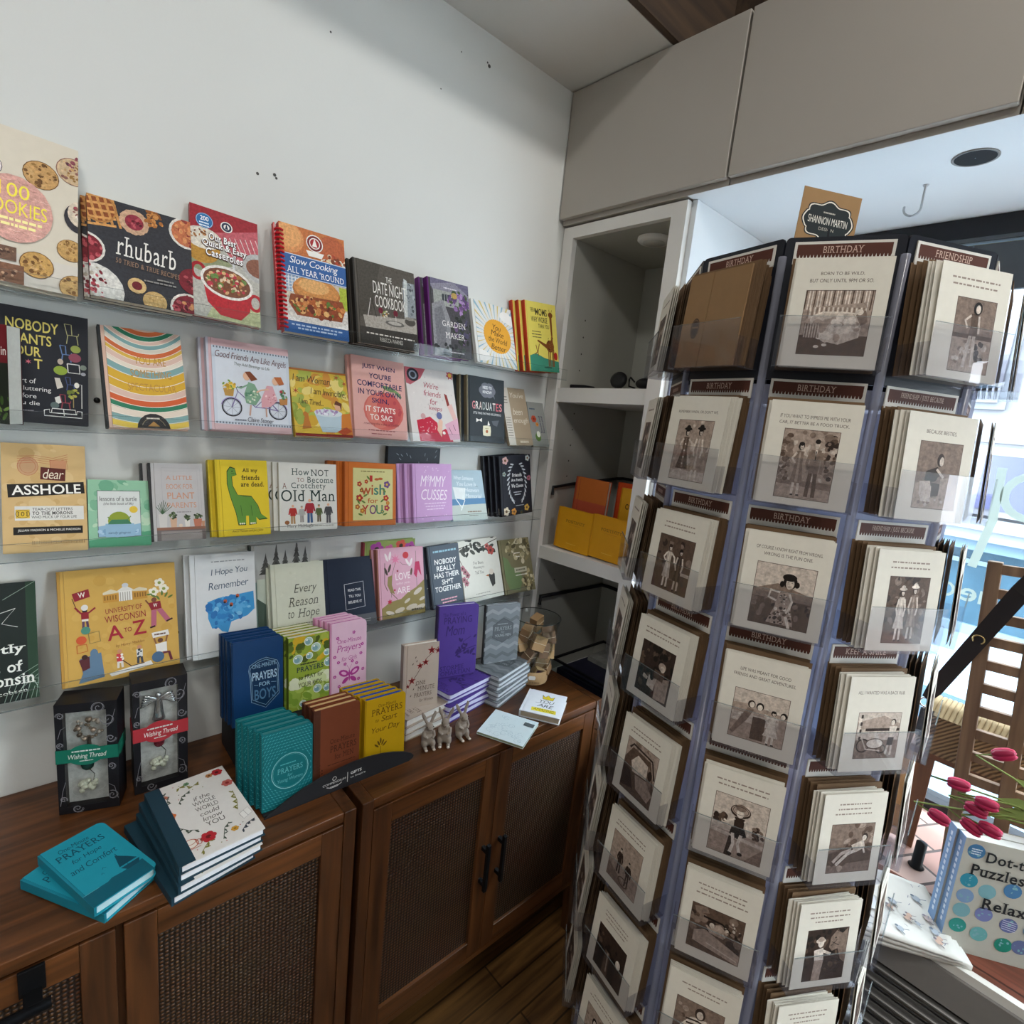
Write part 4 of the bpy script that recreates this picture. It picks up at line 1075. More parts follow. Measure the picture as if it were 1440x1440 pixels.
def a_dino(a):
    a.r(0, 0, 100, 100, '#dcc22e')
    def body(g, col):
        a.p([(14 - g, 16 - g), (20, 10 - g), (30, 12 - g), (32 + g, 20), (22 + g, 22), (23 + g, 34), (32 + g, 46), (46, 48 - g), (62, 49 - g), (74 + g, 60), (80 + g, 72), (94 + g, 78 + g), (76, 79 + g), (70, 76), (70, 84 + g), (55 - g, 85 + g), (54, 74), (48, 74), (47, 85 + g), (32 - g, 85 + g), (28 - g, 70), (18 - g, 48), (13 - g, 32)], col)
    body(1.2, '#1f2f18'); body(0, '#5f8f3a')
    a.e(24, 15, 1.4, '#1d2416'); a.l([(22, 18), (29, 18)], .8, '#1d2416')
    for x in (35, 39, 43, 58, 62, 66): a.e(x, 84, 1.6, '#e6e2c8', 1.2)
    a.l([(38, 60), (40, 74)], .8, '#2a3f20'); a.l([(60, 60), (62, 74)], .8, '#2a3f20')
    for s_, x, y, w in (('All my', 62, 11, 34), ('friends', 62, 20, 40), ('are dead.', 66, 29, 50)): a.t(s_, x, y, w, 6.5, '#1e1a14', 'B')
    a.t('Avery Monsen and Jory John', 50, 92, 66, 4, '#5a4a1a', 'h')
t = book('gift_book', 0.1174, 0.184, 0.018, '#dcc22e', a_dino, spine='#cdb62a')
shelf_book(3, 0.4011, 0.1174, 0.184, -.5, 2, 0.018, t, 'yellow gift book with a green long-necked dinosaur', 'yellow dinosaur gift book', dx=-0.010)

def gent(a, x, y, h, coat, legs, hat=None, skin='#d9a98a'):
    a.l([(x - h * .06, y - h * .42), (x - h * .07, y)], h * .11, legs); a.l([(x + h * .06, y - h * .42), (x + h * .08, y)], h * .11, legs)
    a.p([(x - h * .16, y - h * .78), (x + h * .16, y - h * .78), (x + h * .15, y - h * .38), (x - h * .15, y - h * .38)], coat); a.l([(x - h * .15, y - h * .74), (x - h * .22, y - h * .45)], h * .08, coat); a.l([(x + h * .15, y - h * .74), (x + h * .22, y - h * .45)], h * .08, coat)
    a.e(x, y - h * .87, h * .075, skin)
    if hat: a.e(x, y - h * .94, h * .08, hat, h * .04)
def a_oldman(a):
    a.r(0, 0, 100, 100, '#d5d6d0'); g = '#26423f'
    a.t('How', 36, 8, 30, 10, g, 's'); a.t('NOT', 70, 9, 32, 9.5, '#1c2a2a', 's'); a.t('TO', 36, 22, 12, 6, '#7a4a3a', 's'); a.t('Become', 71, 20, 46, 9, g, 's'); a.t('A', 9, 30, 8, 8, '#7a4a3a', 's'); a.t('Crotchety', 50, 29, 60, 11, g, 's'); a.t('Old Man', 50, 40, 94, 17, '#17302c', 's')
    for x, y, h, c, l_, ht in ((22, 90, 30, '#a9302c', '#a9855a', None), (37, 88, 25, '#a8a8a4', '#8d8a86', '#9a8f84'), (51, 89, 38, '#9c2f38', '#3f5a80', None), (67, 88, 27, '#54613c', '#5a4a34', '#6a5a3a'), (84, 90, 32, '#4a4a4e', '#55555a', None)): gent(a, x, y, h, c, l_, ht)
    a.e(12, 88, 4, '#8a5a34', 3); a.t('Mary McHugh', 34, 91, 44, 5.5, '#3a3530', 's'); a.dash(74, 93, 38, 1.2, '#8a8a84', 5, 1)
t = book('gift_book', 0.1514, 0.1743, 0.012, '#d5d6d0', a_oldman, hard=False, spine='#b9b6a8')
shelf_book(3, 0.5576, 0.1514, 0.1743, -1.6, 4, 0.012, t, 'white gift book with a row of little old gentlemen', 'old gentlemen gift book', dx=-0.011)

def a_wish(a):
    a.r(0, 0, 100, 100, '#c06a2a'); a.r(9, 9, 84, 82, '#cdc98c'); a.l([(9, 9), (93, 9), (93, 91), (9, 91), (9, 9)], .7, '#b0a860')
    a.dash(50, 13, 50, 1.6, '#7a7040', 6, 1)
    a.t('I', 46, 20, 6, 10, '#b0322c', 'b'); a.e(58, 26, 5, '#b05a2a', 2); a.e(66, 25, 5, '#b05a2a', 2); a.t('wish', 50, 34, 50, 17, '#a8502a', 'b'); a.t('for', 50, 56, 22, 8, '#b5602e', 'b')
    for ch, x, c in (('Y', 34, '#a8342c'), ('O', 50, '#6a3a6a'), ('U', 64, '#4a7a5a')): a.t(ch, x, 67, 14, 15, c, 'b')
    a.t('sh', 64, 34, 24, 17, '#3f7a6a', 'b')
    for x, y, c, r in ((22, 34, '#a8342c', 5), (80, 34, '#6a4a84', 7), (22, 56, '#a8342c', 7), (78, 56, '#b0322c', 6), (18, 70, '#a85a2a', 5), (80, 72, '#a83a4a', 6), (36, 30, '#a8342c', 4), (26, 44, '#8a4a2a', 4), (82, 64, '#c0702a', 4), (28, 76, '#b06a2a', 5), (70, 78, '#4a7a5a', 4)): a.flower(x, y, r, c, '#d9b24a')
    for x, y, ro in ((30, 62, 30), (70, 60, -40), (34, 52, -30), (74, 44, 40), (24, 82, 20), (76, 82, -20), (40, 24, 50), (20, 62, 60)): a.leaf(x, y, 5, ro, '#5f7a3a')
t = book('gift_book', 0.158, 0.1776, 0.018, '#c06a2a', a_wish, spine='#b5622a')
shelf_book(3, 0.7332, 0.158, 0.1776, -2, 3, 0.018, t, 'orange-bordered gift book with flowers round its hand lettering', 'orange floral gift book', dx=-0.016)

def a_mommy(a):
    a.r(0, 0, 100, 100, '#c59ccb'); a.t('M*MMY', 48, 19, 70, 20, '#f0e6ee', 'h', 3); a.t('CUSSES', 50, 44, 72, 18, '#f0e6ee', 'h', 3)
    for k in range(3): a.dash(52, 67 + 5 * k, 60 - 6 * k, 1.8, '#e2cbe4', 6, k)
    for k in range(14): rg = random.Random(k); a.star(rg.uniform(4, 96), rg.choice([rg.uniform(3, 14), rg.uniform(84, 97)]), 2, '#ead6ea', 4, .3)
t = book('gift_book', 0.144, 0.1777, 0.014, '#c59ccb', a_mommy, spine='#b48aba', back='#a36f92')
shelf_book(3, 0.946, 0.144, 0.1777, .8, 4, 0.014, t, 'lilac gift book with white hand lettering', 'lilac gift book', dx=-0.018)

def a_sea(a):
    a.r(0, 0, 100, 100, '#a9bfca'); a.p([(0, 58), (100, 56), (100, 70), (0, 72)], '#5f8ab0'); a.p([(0, 70), (100, 68), (100, 100), (0, 100)], '#bcc6c0'); a.p([(10, 34), (46, 36), (40, 60), (14, 56)], '#dfe6e6'); a.l([(14, 56), (30, 76)], 2, '#e6ecec'); a.l([(40, 60), (26, 80)], 2, '#e6ecec')
    for k, s_ in enumerate(('When Someone', 'You Love Is', 'in Heaven', 'a Memorial')): a.t(s_, 44 + 6 * k, 12 + 12 * k, 56, 8, '#e8eef0', 'h', 2)
    a.dash(64, 82, 40, 2.4, '#8a7a6a', 4, 1); a.dash(60, 90, 26, 1.6, '#8a8a84', 3, 2); a.l([(74, 34), (78, 32), (82, 34)], .8, '#5a5a60')
t = book('gift_book', 0.143, 0.1683, 0.014, '#a9bfca', a_sea, hard=False)
shelf_book(3, 1.0926, 0.143, 0.1683, -.6, 1, 0.014, t, 'pale blue seaside gift book with a beach chair', 'blue seaside book')

def a_family(a):
    a.r(0, 0, 100, 100, '#23242d'); W_ = '#c9cdd0'
    for k in range(11):
        for sg in (-1, 1):
            an = R(-60 + 12 * k); x = 50 + sg * 34 * math.cos(an) * .9; y = 46 + 36 * math.sin(an)
            a.leaf(x, y, 6.5, (math.degrees(an) + 50 if sg > 0 else 130 - math.degrees(an)), W_, .3)
    a.ring(50, 46, 29, 1, '#9fa6aa', 33, a0=-70, a1=70); a.ring(50, 46, 29, 1, '#9fa6aa', 33, a0=110, a1=250)
    a.e(50, 44, 25, '#1b1c25', 29)
    for s_, y, w in (('Friends', 30, 34), ('Are Family', 39, 42), ('We Choose', 48, 42)): a.t(s_, 50, y, w, 6, '#eceeed', 'B', 1)
    a.dash(50, 61, 28, 1.6, '#b8bcc0', 3, 1); a.dash(50, 65, 22, 1.6, '#b8bcc0', 2, 2)
    for x, y, c, r in ((12, 8, '#c9a09a', 10), (90, 6, '#b9c0be', 8), (8, 92, '#d9cdb4', 11), (34, 94, '#c98a3a', 9), (80, 90, '#c9a04a', 9), (92, 40, '#b06a7a', 7), (60, 97, '#3a4a3a', 6), (6, 30, '#8a9a94', 6)): a.flower(x, y, r, c, '#6a4a2a')
    a.dash(56, 84, 30, 1.3, '#a4a8a8', 4, 3)
t = book('gift_book', 0.1466, 0.2092, 0.014, '#23242d', a_family, spine='#1c1d24')
shelf_book(3, 1.300, 0.1466, 0.2092, 4.5, 4, 0.014, t, 'black floral gift book with a leaf wreath, last on the third ledge', 'black floral gift book', dx=-0.012)

def a_dash(a):
    a.r(0, 0, 100, 100, '#33373d')
    for k in range(40):
        rg = random.Random(k); x, y = rg.uniform(14, 96), rg.uniform(2, 60); an = .3 + .02 * x; a.l([(x, y), (x + 5 * math.cos(an), y + 4 * math.sin(an))], .8, '#9aa0a6')
t = book('journal', 0.184, 0.232, 0.018, '#33373d', a_dash, spine='#26292e', hard=False)
finish(t, 'charcoal journal with silver dashes rising behind the orange and lilac books', 'journal'); t.matrix_world = T(0.902, 1.4255, ledge_z(3, .9) + .001)

# ------------------------------------------------------------------ covers, lowest ledge
def a_mostly(a):
    a.r(0, 0, 100, 100, '#1d2624'); a.r(88, 0, 12, 100, '#27402f')
    for k in range(8): a.l([(60 + 6 * k, 100), (70 + 5 * k, 82 + (k % 3) * 4), (100, 72 + 4 * k)], .6, '#9ab0a0')
    a.l([(78, 92), (90, 80), (98, 90)], .7, '#b8c8bc'); a.l([(30, 30), (76, 22), (60, 34), (78, 38)], .9, '#d9dcd6'); a.l([(62, 14), (100, 0)], .6, '#9ab0a0')
    for s_, x, y, w in (('Mostly', 50, 52, 72), ('tales of', 50, 66, 64), ('Wisconsin', 50, 77, 92)): a.t(s_, x, y, w, 9.5, '#e9ebe4', 'B')
    a.t('Brian Jacobsen', 52, 91, 70, 4, '#dfe2da', 's', -2)
t = book('local_book', 0.1316, 0.2363, 0.018, '#1d2624', a_mostly, hard=False)
shelf_book(4, -0.0547, 0.1316, 0.2363, -1, 1, 0.018, t, 'dark green book with white serif lettering at the left photo edge', 'dark green book')

def kid(a, x, y, s_, top, pants, skin='#c98f6a'):
    a.l([(x - s_ * .25, y), (x - s_ * .3, y + s_ * 1.1)], s_ * .35, pants); a.l([(x + s_ * .25, y), (x + s_ * .35, y + s_ * 1.1)], s_ * .35, pants); a.p([(x - s_ * .5, y - s_), (x + s_ * .5, y - s_), (x + s_ * .45, y + s_ * .15), (x - s_ * .45, y + s_ * .15)], top); a.e(x, y - s_ * 1.35, s_ * .36, skin)
def a_uw(a):
    a.r(0, 0, 100, 100, '#cda452'); a.blots(50, 50, 48, 48, 60, ['#d2aa59', '#c89e4b'], (2, 6), 1)
    r_ = '#8f2430'
    a.r(32, 24, 40, 7, '#c28f3c'); a.r(46, 22, 12, 9, '#e6e4de'); a.p([(44, 22), (52, 17), (60, 22)], '#dcdad4'); a.e(52, 17, 3, '#c9ccd0', 2)
    for k in range(5): a.r(47 + 2.1 * k, 23, .9, 8, '#a8a59c'); a.r(33 + 2.4 * k, 25, 1.2, 4, '#8a642a'); a.r(60 + 2.4 * k, 25, 1.2, 4, '#8a642a')
    a.p([(32, 24), (46, 23), (46, 22), (39, 19.5), (32, 22)], '#d8cdb0'); a.p([(58, 23), (72, 24), (72, 22), (65, 20), (58, 22)], '#d8cdb0')
    a.t('UNIVERSITY OF', 50, 36, 33, 4.5, r_, 'r', -3); a.t('WISCONSIN', 51, 42.5, 37, 6, r_, 'r', -3)
    a.t('A', 41, 52, 14, 13, '#a32635', 'b', -3); a.t('TO', 52.5, 55.5, 7, 4, r_, 'b', -3); a.t('Z', 63, 50.5, 12.5, 13, '#a32635', 'b', -3); a.t('by Harry Madden', 54, 69, 26, 3, '#8a5a30', 'h', -3)
    a.l([(6, 24), (10, 36)], .7, '#5a3a2a'); a.p([(6, 20), (20, 17), (21, 24), (8, 27)], r_); a.t('W', 14, 19.5, 6, 4.5, '#ede6dc', 'b', -5)
    kid(a, 16, 44, 6, '#e4ddd4', '#5a3f5a', '#2f2a2a'); a.l([(13, 38), (8, 32)], 1.6, r_); a.l([(19, 38), (25, 34)], 1.6, r_); a.r(12.8, 37, 6.4, 6, r_); a.e(16, 33, 3, '#dedad4', 2.6)
    for x, y in ((78, 26), (84, 18), (88, 24)): a.flower(x, y, 5, '#ece6d4', '#8a9a4a'); 
    for k in range(6): a.leaf(74 + 4 * k, 28 + (k % 3) * 2, 3, 30 * k, '#5f7a3a')
    a.p([(72, 36), (84, 35), (85, 42), (75, 43)], r_); a.e(78, 33.5, 2.6, '#7a4a34'); a.t('W', 79, 37, 4, 3.4, '#ede6dc', 'b'); a.p([(75, 43), (80, 43), (79, 58), (74, 58)], '#b5657a'); a.p([(80, 43), (85, 42), (93, 53), (89, 56)], '#b5657a'); a.l([(73, 37), (70, 33)], 1.4, '#7a4a34'); a.l([(89, 55), (95, 53)], 1.8, '#3a2020'); a.l([(73, 59), (78, 58)], 1.8, '#3a2020')
    a.e(16, 53, 4, '#4f8a78', 3.4); a.l([(18, 56), (27, 55), (28, 64), (19, 65), (18, 56)], .8, '#8a7a4a'); a.e(12, 61, 4.4, '#cf5a34', 3.6); a.l([(8, 65), (16, 65), (17, 71), (8, 72), (8, 65)], .8, '#c0602e')
    a.p([(10, 77), (28, 74), (30, 96), (8, 98), (12, 90)], '#5f7c96'); a.e(22, 74, 3.4, '#5f7c96', 4); a.p([(9, 78), (18, 76), (18, 86), (12, 88)], '#5a2a30'); a.e(14, 76, 2.6, '#3a2420')
    a.p([(34, 94), (72, 89), (74, 93), (36, 97)], '#e6e4de'); kid(a, 44, 84, 6, '#c23a44', '#ded8d0'); kid(a, 62, 83, 6, '#d9d9d6', '#39404e'); a.l([(46, 84), (54, 91), (66, 90)], .9, '#4a2a24'); a.blots(44, 82, 3, 5, 8, ['#ede6dc'], (.8, 1.4), 3); a.blots(62, 82, 3, 5, 8, ['#2f3a48'], (.8, 1.4), 4)
    a.p([(74, 64), (90, 63), (91, 68), (75, 69)], '#e9e6e0'); a.dash(82.5, 65.4, 12, 1.4, '#6a4a3a', 3, 1); a.l([(76, 69), (78, 75)], 1.5, '#8a5a40'); a.l([(89, 68), (87, 75)], 1.5, '#8a5a40'); a.p([(77, 75), (88, 74), (88, 83), (78, 83)], '#e9e6e0'); a.e(82, 72, 2.6, '#6a4030'); a.e(79, 87, 6, '#4a6a8a'); a.l([(84, 84), (90, 84), (92, 92)], 2.6, '#6a2a3a')
t = book('picture_book', 0.2136, 0.2448, 0.022, '#cda452', a_uw, spine='#b98d40')
shelf_book(4, 0.1535, 0.2136, 0.2448, -.5, 1, 0.022, t, 'large mustard-yellow picture book with maroon A to Z letters', 'mustard picture book', 'picture book')

def a_hope(a):
    a.r(0, 0, 100, 100, '#d4d8da'); a.dash(54, 7, 56, 1, '#8a8f94', 6, 1); a.t('I Hope You', 56, 14, 62, 8, '#2f4a62', 'h', -3); a.t('Remember', 54, 27, 68, 7, '#2f4a62', 'h', -3)
    a.p([(18, 46), (36, 43), (60, 42), (96, 40), (97, 58), (84, 64), (70, 66), (56, 68), (50, 78), (40, 76), (34, 72), (24, 72), (18, 62)], '#3f93cc')
    a.blots(52, 54, 36, 11, 60, ['#2f7fc0', '#5aa8da', '#7abce2', '#2a6fb0', '#4a9cd2'], (3, 7), 2); a.blots(40, 68, 14, 6, 20, ['#2a6fb0', '#3f93cc'], (1.5, 3), 3)
    for x, y in ((47, 47), (57, 51), (68, 43)): a.e(x, y, 3, '#b0563a', 2); a.e(x - 1, y + 1, 2, '#2a2420', 1)
t = book('gift_book', 0.146, 0.251, 0.015, '#d4d8da', a_hope)
shelf_book(4, 0.3603, 0.146, 0.251, -1, 2, 0.015, t, 'white gift book with a blue watercolour splash under dark script', 'blue splash gift book', dx=-0.010)

def a_abstract(a):
    a.r(0, 0, 100, 100, '#7f9a94'); a.p([(0, 40), (20, 30), (60, 50), (60, 90), (0, 80)], '#4a5c52'); a.p([(0, 10), (30, 16), (20, 36), (40, 60), (0, 40)], '#b9c4b8'); a.p([(0, 84), (50, 78), (70, 100), (0, 100)], '#a9bab4')
t = book('gift_book', 0.128, 0.195, 0.012, '#7f9a94', a_abstract, spine='#4f625c')
finish(t, 'grey-green abstract book half hidden behind the cream book', 'book'); t.matrix_world = T(0.502, 1.398, ledge_z(4, .5) + .004) @ RX(-11)

def a_trees(a):
    a.r(0, 0, 100, 100, '#b4b6b4')
    for k, (x, h) in enumerate(((20, 20), (38, 30), (54, 22), (74, 34), (90, 24))):
        for j in range(6): a.p([(x - (j + 1) * 1.9, 30 - h + j * h / 6 + h * .22), (x, 30 - h + j * h / 6 - 2), (x + (j + 1) * 1.9, 30 - h + j * h / 6 + h * .22)], '#4a4b4a' if (j + k) % 2 else '#5a5b5a')
t = book('gift_book', 0.160, 0.256, 0.016, '#b4b6b4', a_trees, spine='#2c3a34')
finish(t, 'grey book with a row of dark fir trees rising behind the cream book', 'book'); t.matrix_world = T(0.510, 1.4265, ledge_z(4, .5) + .004) @ RX(-1.2)

def a_every(a):
    a.r(0, 0, 100, 100, '#c9cdbc'); a.blots(50, 50, 46, 46, 60, ['#cdd1c0', '#c4c8b6'], (1, 3), 1)
    for s_, x, y, w, h in (('Every', 60, 28, 48, 15), ('Reason', 54, 45, 62, 12), ('Hope', 64, 61, 46, 15)): a.t(s_, x, y, w, h, '#55574e', 'i', -1)
    a.t('to', 28, 63, 12, 9, '#55574e', 'i', -1); a.dash(56, 80, 40, 1.4, '#84867a', 6, 1)
t = book('gift_book', 0.142, 0.204, 0.015, '#c9cdbc', a_every)
shelf_book(4, 0.5447, 0.142, 0.204, -1.2, 2, 0.015, t, 'cream cloth gift book with grey italic lettering', 'cream cloth gift book')

def a_readthis(a):
    a.r(0, 0, 100, 100, '#20293a'); a.r(0, 83, 100, 17, '#55585c'); a.l([(34, 38), (76, 36), (76, 72), (34, 74), (34, 38)], .9, '#d6dadd')
    for s_, y, w in (('READ THIS', 45, 28), ('TILL YOU', 53.5, 26), ('BELIEVE IT', 62, 30)): a.t(s_, 55, y, w, 3.6, '#dfe2e2', 'b')
    a.dash(80, 90, 14, 1, '#8a8d90', 2, 1); a.dash(80, 93, 14, 1, '#8a8d90', 2, 2)
t = book('gift_book', 0.152, 0.2033, 0.020, '#20293a', a_readthis)
shelf_book(4, 0.6950, 0.152, 0.2033, -1, 1, 0.020, t, 'plain navy cloth book with three small white lines in a frame', 'navy cloth book')

def a_love(a):
    a.r(0, 0, 100, 100, '#d2a2b4'); a.p([(0, 84), (20, 76), (44, 74), (60, 66), (80, 60), (100, 50), (100, 100), (0, 100)], '#8f8150')
    for x, y, r, ro in ((84, 66, 12, -30), (68, 88, 14, -10), (88, 90, 13, -15), (40, 90, 12, -12), (18, 92, 10, 20), (58, 78, 8, -30), (94, 78, 8, -20)): a.leaf(x, y, r, ro, '#c9bfae', .4)
    a.e(58, 11, 7, '#c23a44')
    for x, y, ro in ((14, 12, 70), (22, 10, 100), (62, 22, 60), (70, 22, 110)): a.leaf(x, y, 9, ro, '#e4dada', .3)
    a.star(34, 16, 12, '#d67a9a', 8, .35); a.l([(34, 20), (24, 40), (22, 70)], .8, '#5a5a3a'); a.l([(64, 26), (50, 24), (44, 20)], .7, '#5a4a3a'); a.l([(82, 6), (82, 60)], .8, '#5a5a3a')
    a.p([(80, 22), (90, 22), (94, 44), (86, 34), (82, 46), (76, 40)], '#b8305a'); a.l([(10, 20), (8, 50), (14, 60)], 1.2, '#4a4a34'); a.leaf(12, 32, 9, 70, '#4a3f38', .3); a.leaf(20, 28, 9, 110, '#4a3f38', .3); a.leaf(70, 36, 8, 100, '#5a4a3a', .3)
    a.p([(16, 40), (26, 38), (24, 52), (30, 66), (20, 62), (14, 52)], '#8f8150'); a.l([(20, 62), (36, 74)], 1.4, '#6f6440'); a.star(18, 76, 6, '#b8304a', 6, .5); a.star(30, 60, 3, '#b8304a', 6, .5); a.star(38, 33, 3, '#8a2a3a', 6, .5)
    a.t('LOVE', 50, 36, 34, 10, '#eee4e4', 'r', -2); a.t('who you', 50, 49, 32, 5, '#e8d4da', 'h', -2); a.t('ARE', 50, 57, 30, 9, '#eee4e4', 'r', -2); a.dash(80, 91, 26, 3, '#4a4430', 4, 6)
t = book('gift_book', 0.163, 0.212, 0.018, '#d2a2b4', a_love, spine='#8a5a4a')
shelf_book(4, 0.8589, 0.163, 0.212, -1, 2, 0.018, t, 'pink botanical gift book with a red sun and khaki hill', 'pink botanical gift book', dx=-0.012)

def a_patt(a):
    a.r(0, 0, 100, 100, '#8fa05a')
    for x, y, r, c in ((20, 10, 14, '#a84a9a'), (46, 12, 10, '#c96aa0'), (70, 8, 12, '#cf5a4a'), (90, 12, 12, '#a84a9a'), (34, 20, 8, '#d9a0b0'), (60, 18, 8, '#b85aa8')): a.flower(x, y, r, c, '#3a3a2a')
t = book('journal', 0.178, 0.234, 0.016, '#8fa05a', a_patt, spine='#8a2a3a', pages='#d9d0b0')
finish(t, 'green and magenta floral journal rising behind the pink botanical book', 'journal'); t.matrix_world = T(0.838, 1.4285, ledge_z(4, .8) + .004) @ RX(-.5)

def a_shit(a):
    a.r(0, 0, 100, 100, '#4f5a66'); a.dash(50, 8, 80, 3, '#8fb8c8', 6, 1)
    for s_, y, w in (('NOBODY', 22, 76), ('REALLY', 33, 66), ('HAS THEIR', 44, 86), ('SH*T', 55, 40), ('TOGETHER', 66, 90)): a.t(s_, 50, y, w, 8.5, '#eef0ee', 'b', 1)
    a.dash(50, 86, 58, 2.2, '#e4a8b8', 5, 2); a.dash(50, 91, 50, 2.2, '#e4a8b8', 4, 3)
t = book('gift_book', 0.1266, 0.2042, 0.016, '#4f5a66', a_shit, spine='#33373e', back='#33373e')
shelf_book(4, 1.0327, 0.1266, 0.2042, 2.4, 2, 0.016, t, 'slate grey gift book packed with white capitals', 'slate grey gift book', dx=-0.020)

def a_meaning(a):
    a.r(0, 0, 100, 100, '#d3d2c8')
    a.l([(0, 12), (30, 8), (60, 14), (80, 8), (100, 4)], 1.6, '#4a4038')
    for k in range(26): rg = random.Random(k); a.leaf(rg.uniform(-2, 92), rg.uniform(-4, 26 - .15 * k), rg.uniform(5, 8), rg.uniform(0, 180), rg.choice(['#3a3c38', '#4a4c46', '#2f322e']), .5)
    a.flower(80, 22, 9, '#a84a44', '#5a2a24'); a.flower(72, 14, 6, '#b5605a', '#5a2a24')
    a.l([(0, 30), (14, 60), (4, 74)], 1.2, '#5a4a40'); [a.flower(4 + 5 * (k % 3), 44 + 6 * k, 6, '#a8707a', '#5a3a3a') for k in range(5)]
    for s_, y, w in (("I've Been", 36, 26), ('Meaning to', 44, 28), ('Tell You', 52, 22)): a.t(s_, 44, y, w, 5, '#5a5850', 's', 2)
    a.p([(66, 62), (76, 54), (82, 62), (80, 78), (72, 82), (68, 72)], '#3a3836'); a.e(74, 57, 6, '#d0c6b8', 5); a.p([(66, 60), (58, 62), (66, 64)], '#b06a3a')
    a.dash(46, 88, 36, 1.2, '#9a988e', 5, 1)
t = book('gift_book', 0.176, 0.2138, 0.015, '#d3d2c8', a_meaning, hard=False)
shelf_book(4, 1.1900, 0.176, 0.2138, 1.8, 1, 0.015, t, 'white gift book with dark leaves and a small bird', 'white bird gift book')

def a_nature(a):
    a.r(0, 0, 100, 100, '#7f7a5e'); a.blots(60, 20, 45, 24, 60, ['#a8a080', '#c4bb98', '#8d8462', '#5a5640', '#d6cfb4'], (4, 9), 1); a.p([(0, 30), (16, 36), (26, 52), (50, 58), (60, 76), (44, 96), (10, 92), (0, 70)], '#73895f'); a.blots(80, 80, 22, 20, 40, ['#c4b890', '#8a7f5a', '#5a523c', '#ddd4b4'], (3, 7), 2)
    a.r(34, 54, 44, 9, '#c9c6b0'); a.dash(56, 57, 34, 3, '#7a7a66', 3, 4); a.dash(50, 26, 22, 2, '#efece0', 3, 1); a.dash(52, 33, 14, 2, '#efece0', 2, 2); a.dash(56, 67, 40, 1.8, '#efece0', 5, 3)
t = book('gift_book', 0.1532, 0.2008, 0.015, '#7f7a5e', a_nature)
shelf_book(4, 1.3597, 0.148, 0.2008, .6, 1, 0.015, t, 'olive watercolour nature book, last on the lowest ledge', 'olive nature book')

# ------------------------------------------------------------------ rattan-front wooden cabinets
wdX = wood('walnut_long', '#341c0b', '#6e4220', 'X', 5, 0.33)
wdZ = wood('walnut_upright', '#2e190b', '#5f381b', 'Z', 5, 0.36)
def rattan():
    m = bpy.data.materials.new('rattan_weave'); m.use_nodes = True
    nt = m.node_tree; N = nt.nodes; Lk = nt.links.new
    b = N['Principled BSDF']; b.inputs['Roughness'].default_value = 0.5
    t = N.new('ShaderNodeTexCoord')
    w1 = N.new('ShaderNodeTexWave'); w1.bands_direction = 'X'; w1.inputs['Scale'].default_value = 36
    w2 = N.new('ShaderNodeTexWave'); w2.bands_direction = 'Z'; w2.inputs['Scale'].default_value = 36
    nz = N.new('ShaderNodeTexNoise'); nz.inputs['Scale'].default_value = 9
    for w in (w1, w2): Lk(t.outputs['Object'], w.inputs['Vector']); w.inputs['Distortion'].default_value = 0.6; w.inputs['Detail'].default_value = 0
    Lk(t.outputs['Object'], nz.inputs['Vector'])
    mu = N.new('ShaderNodeMath'); mu.operation = 'MULTIPLY'; Lk(w1.outputs['Fac'], mu.inputs[0]); Lk(w2.outputs['Fac'], mu.inputs[1])
    r = N.new('ShaderNodeValToRGB'); r.color_ramp.elements[0].position = 0.12; r.color_ramp.elements[0].color = hexc('#150b05'); r.color_ramp.elements[1].position = 0.6; r.color_ramp.elements[1].color = hexc('#6a4420')
    Lk(mu.outputs[0], r.inputs[0])
    mx = N.new('ShaderNodeMix'); mx.data_type = 'RGBA'; mx.blend_type = 'MULTIPLY'; mx.inputs['Factor'].default_value = 0.5
    Lk(r.outputs[0], mx.inputs['A']); Lk(nz.outputs['Color'], mx.inputs['B']); Lk(mx.outputs['Result'], b.inputs['Base Color'])
    bp = N.new('ShaderNodeBump'); bp.inputs['Strength'].default_value = 0.7; bp.inputs['Distance'].default_value = 0.003
    Lk(mu.outputs[0], bp.inputs['Height']); Lk(bp.outputs[0], b.inputs['Normal'])
    return m
rat = rattan()
hblk = mat('#1a1b1d', 0.38, 0.5)

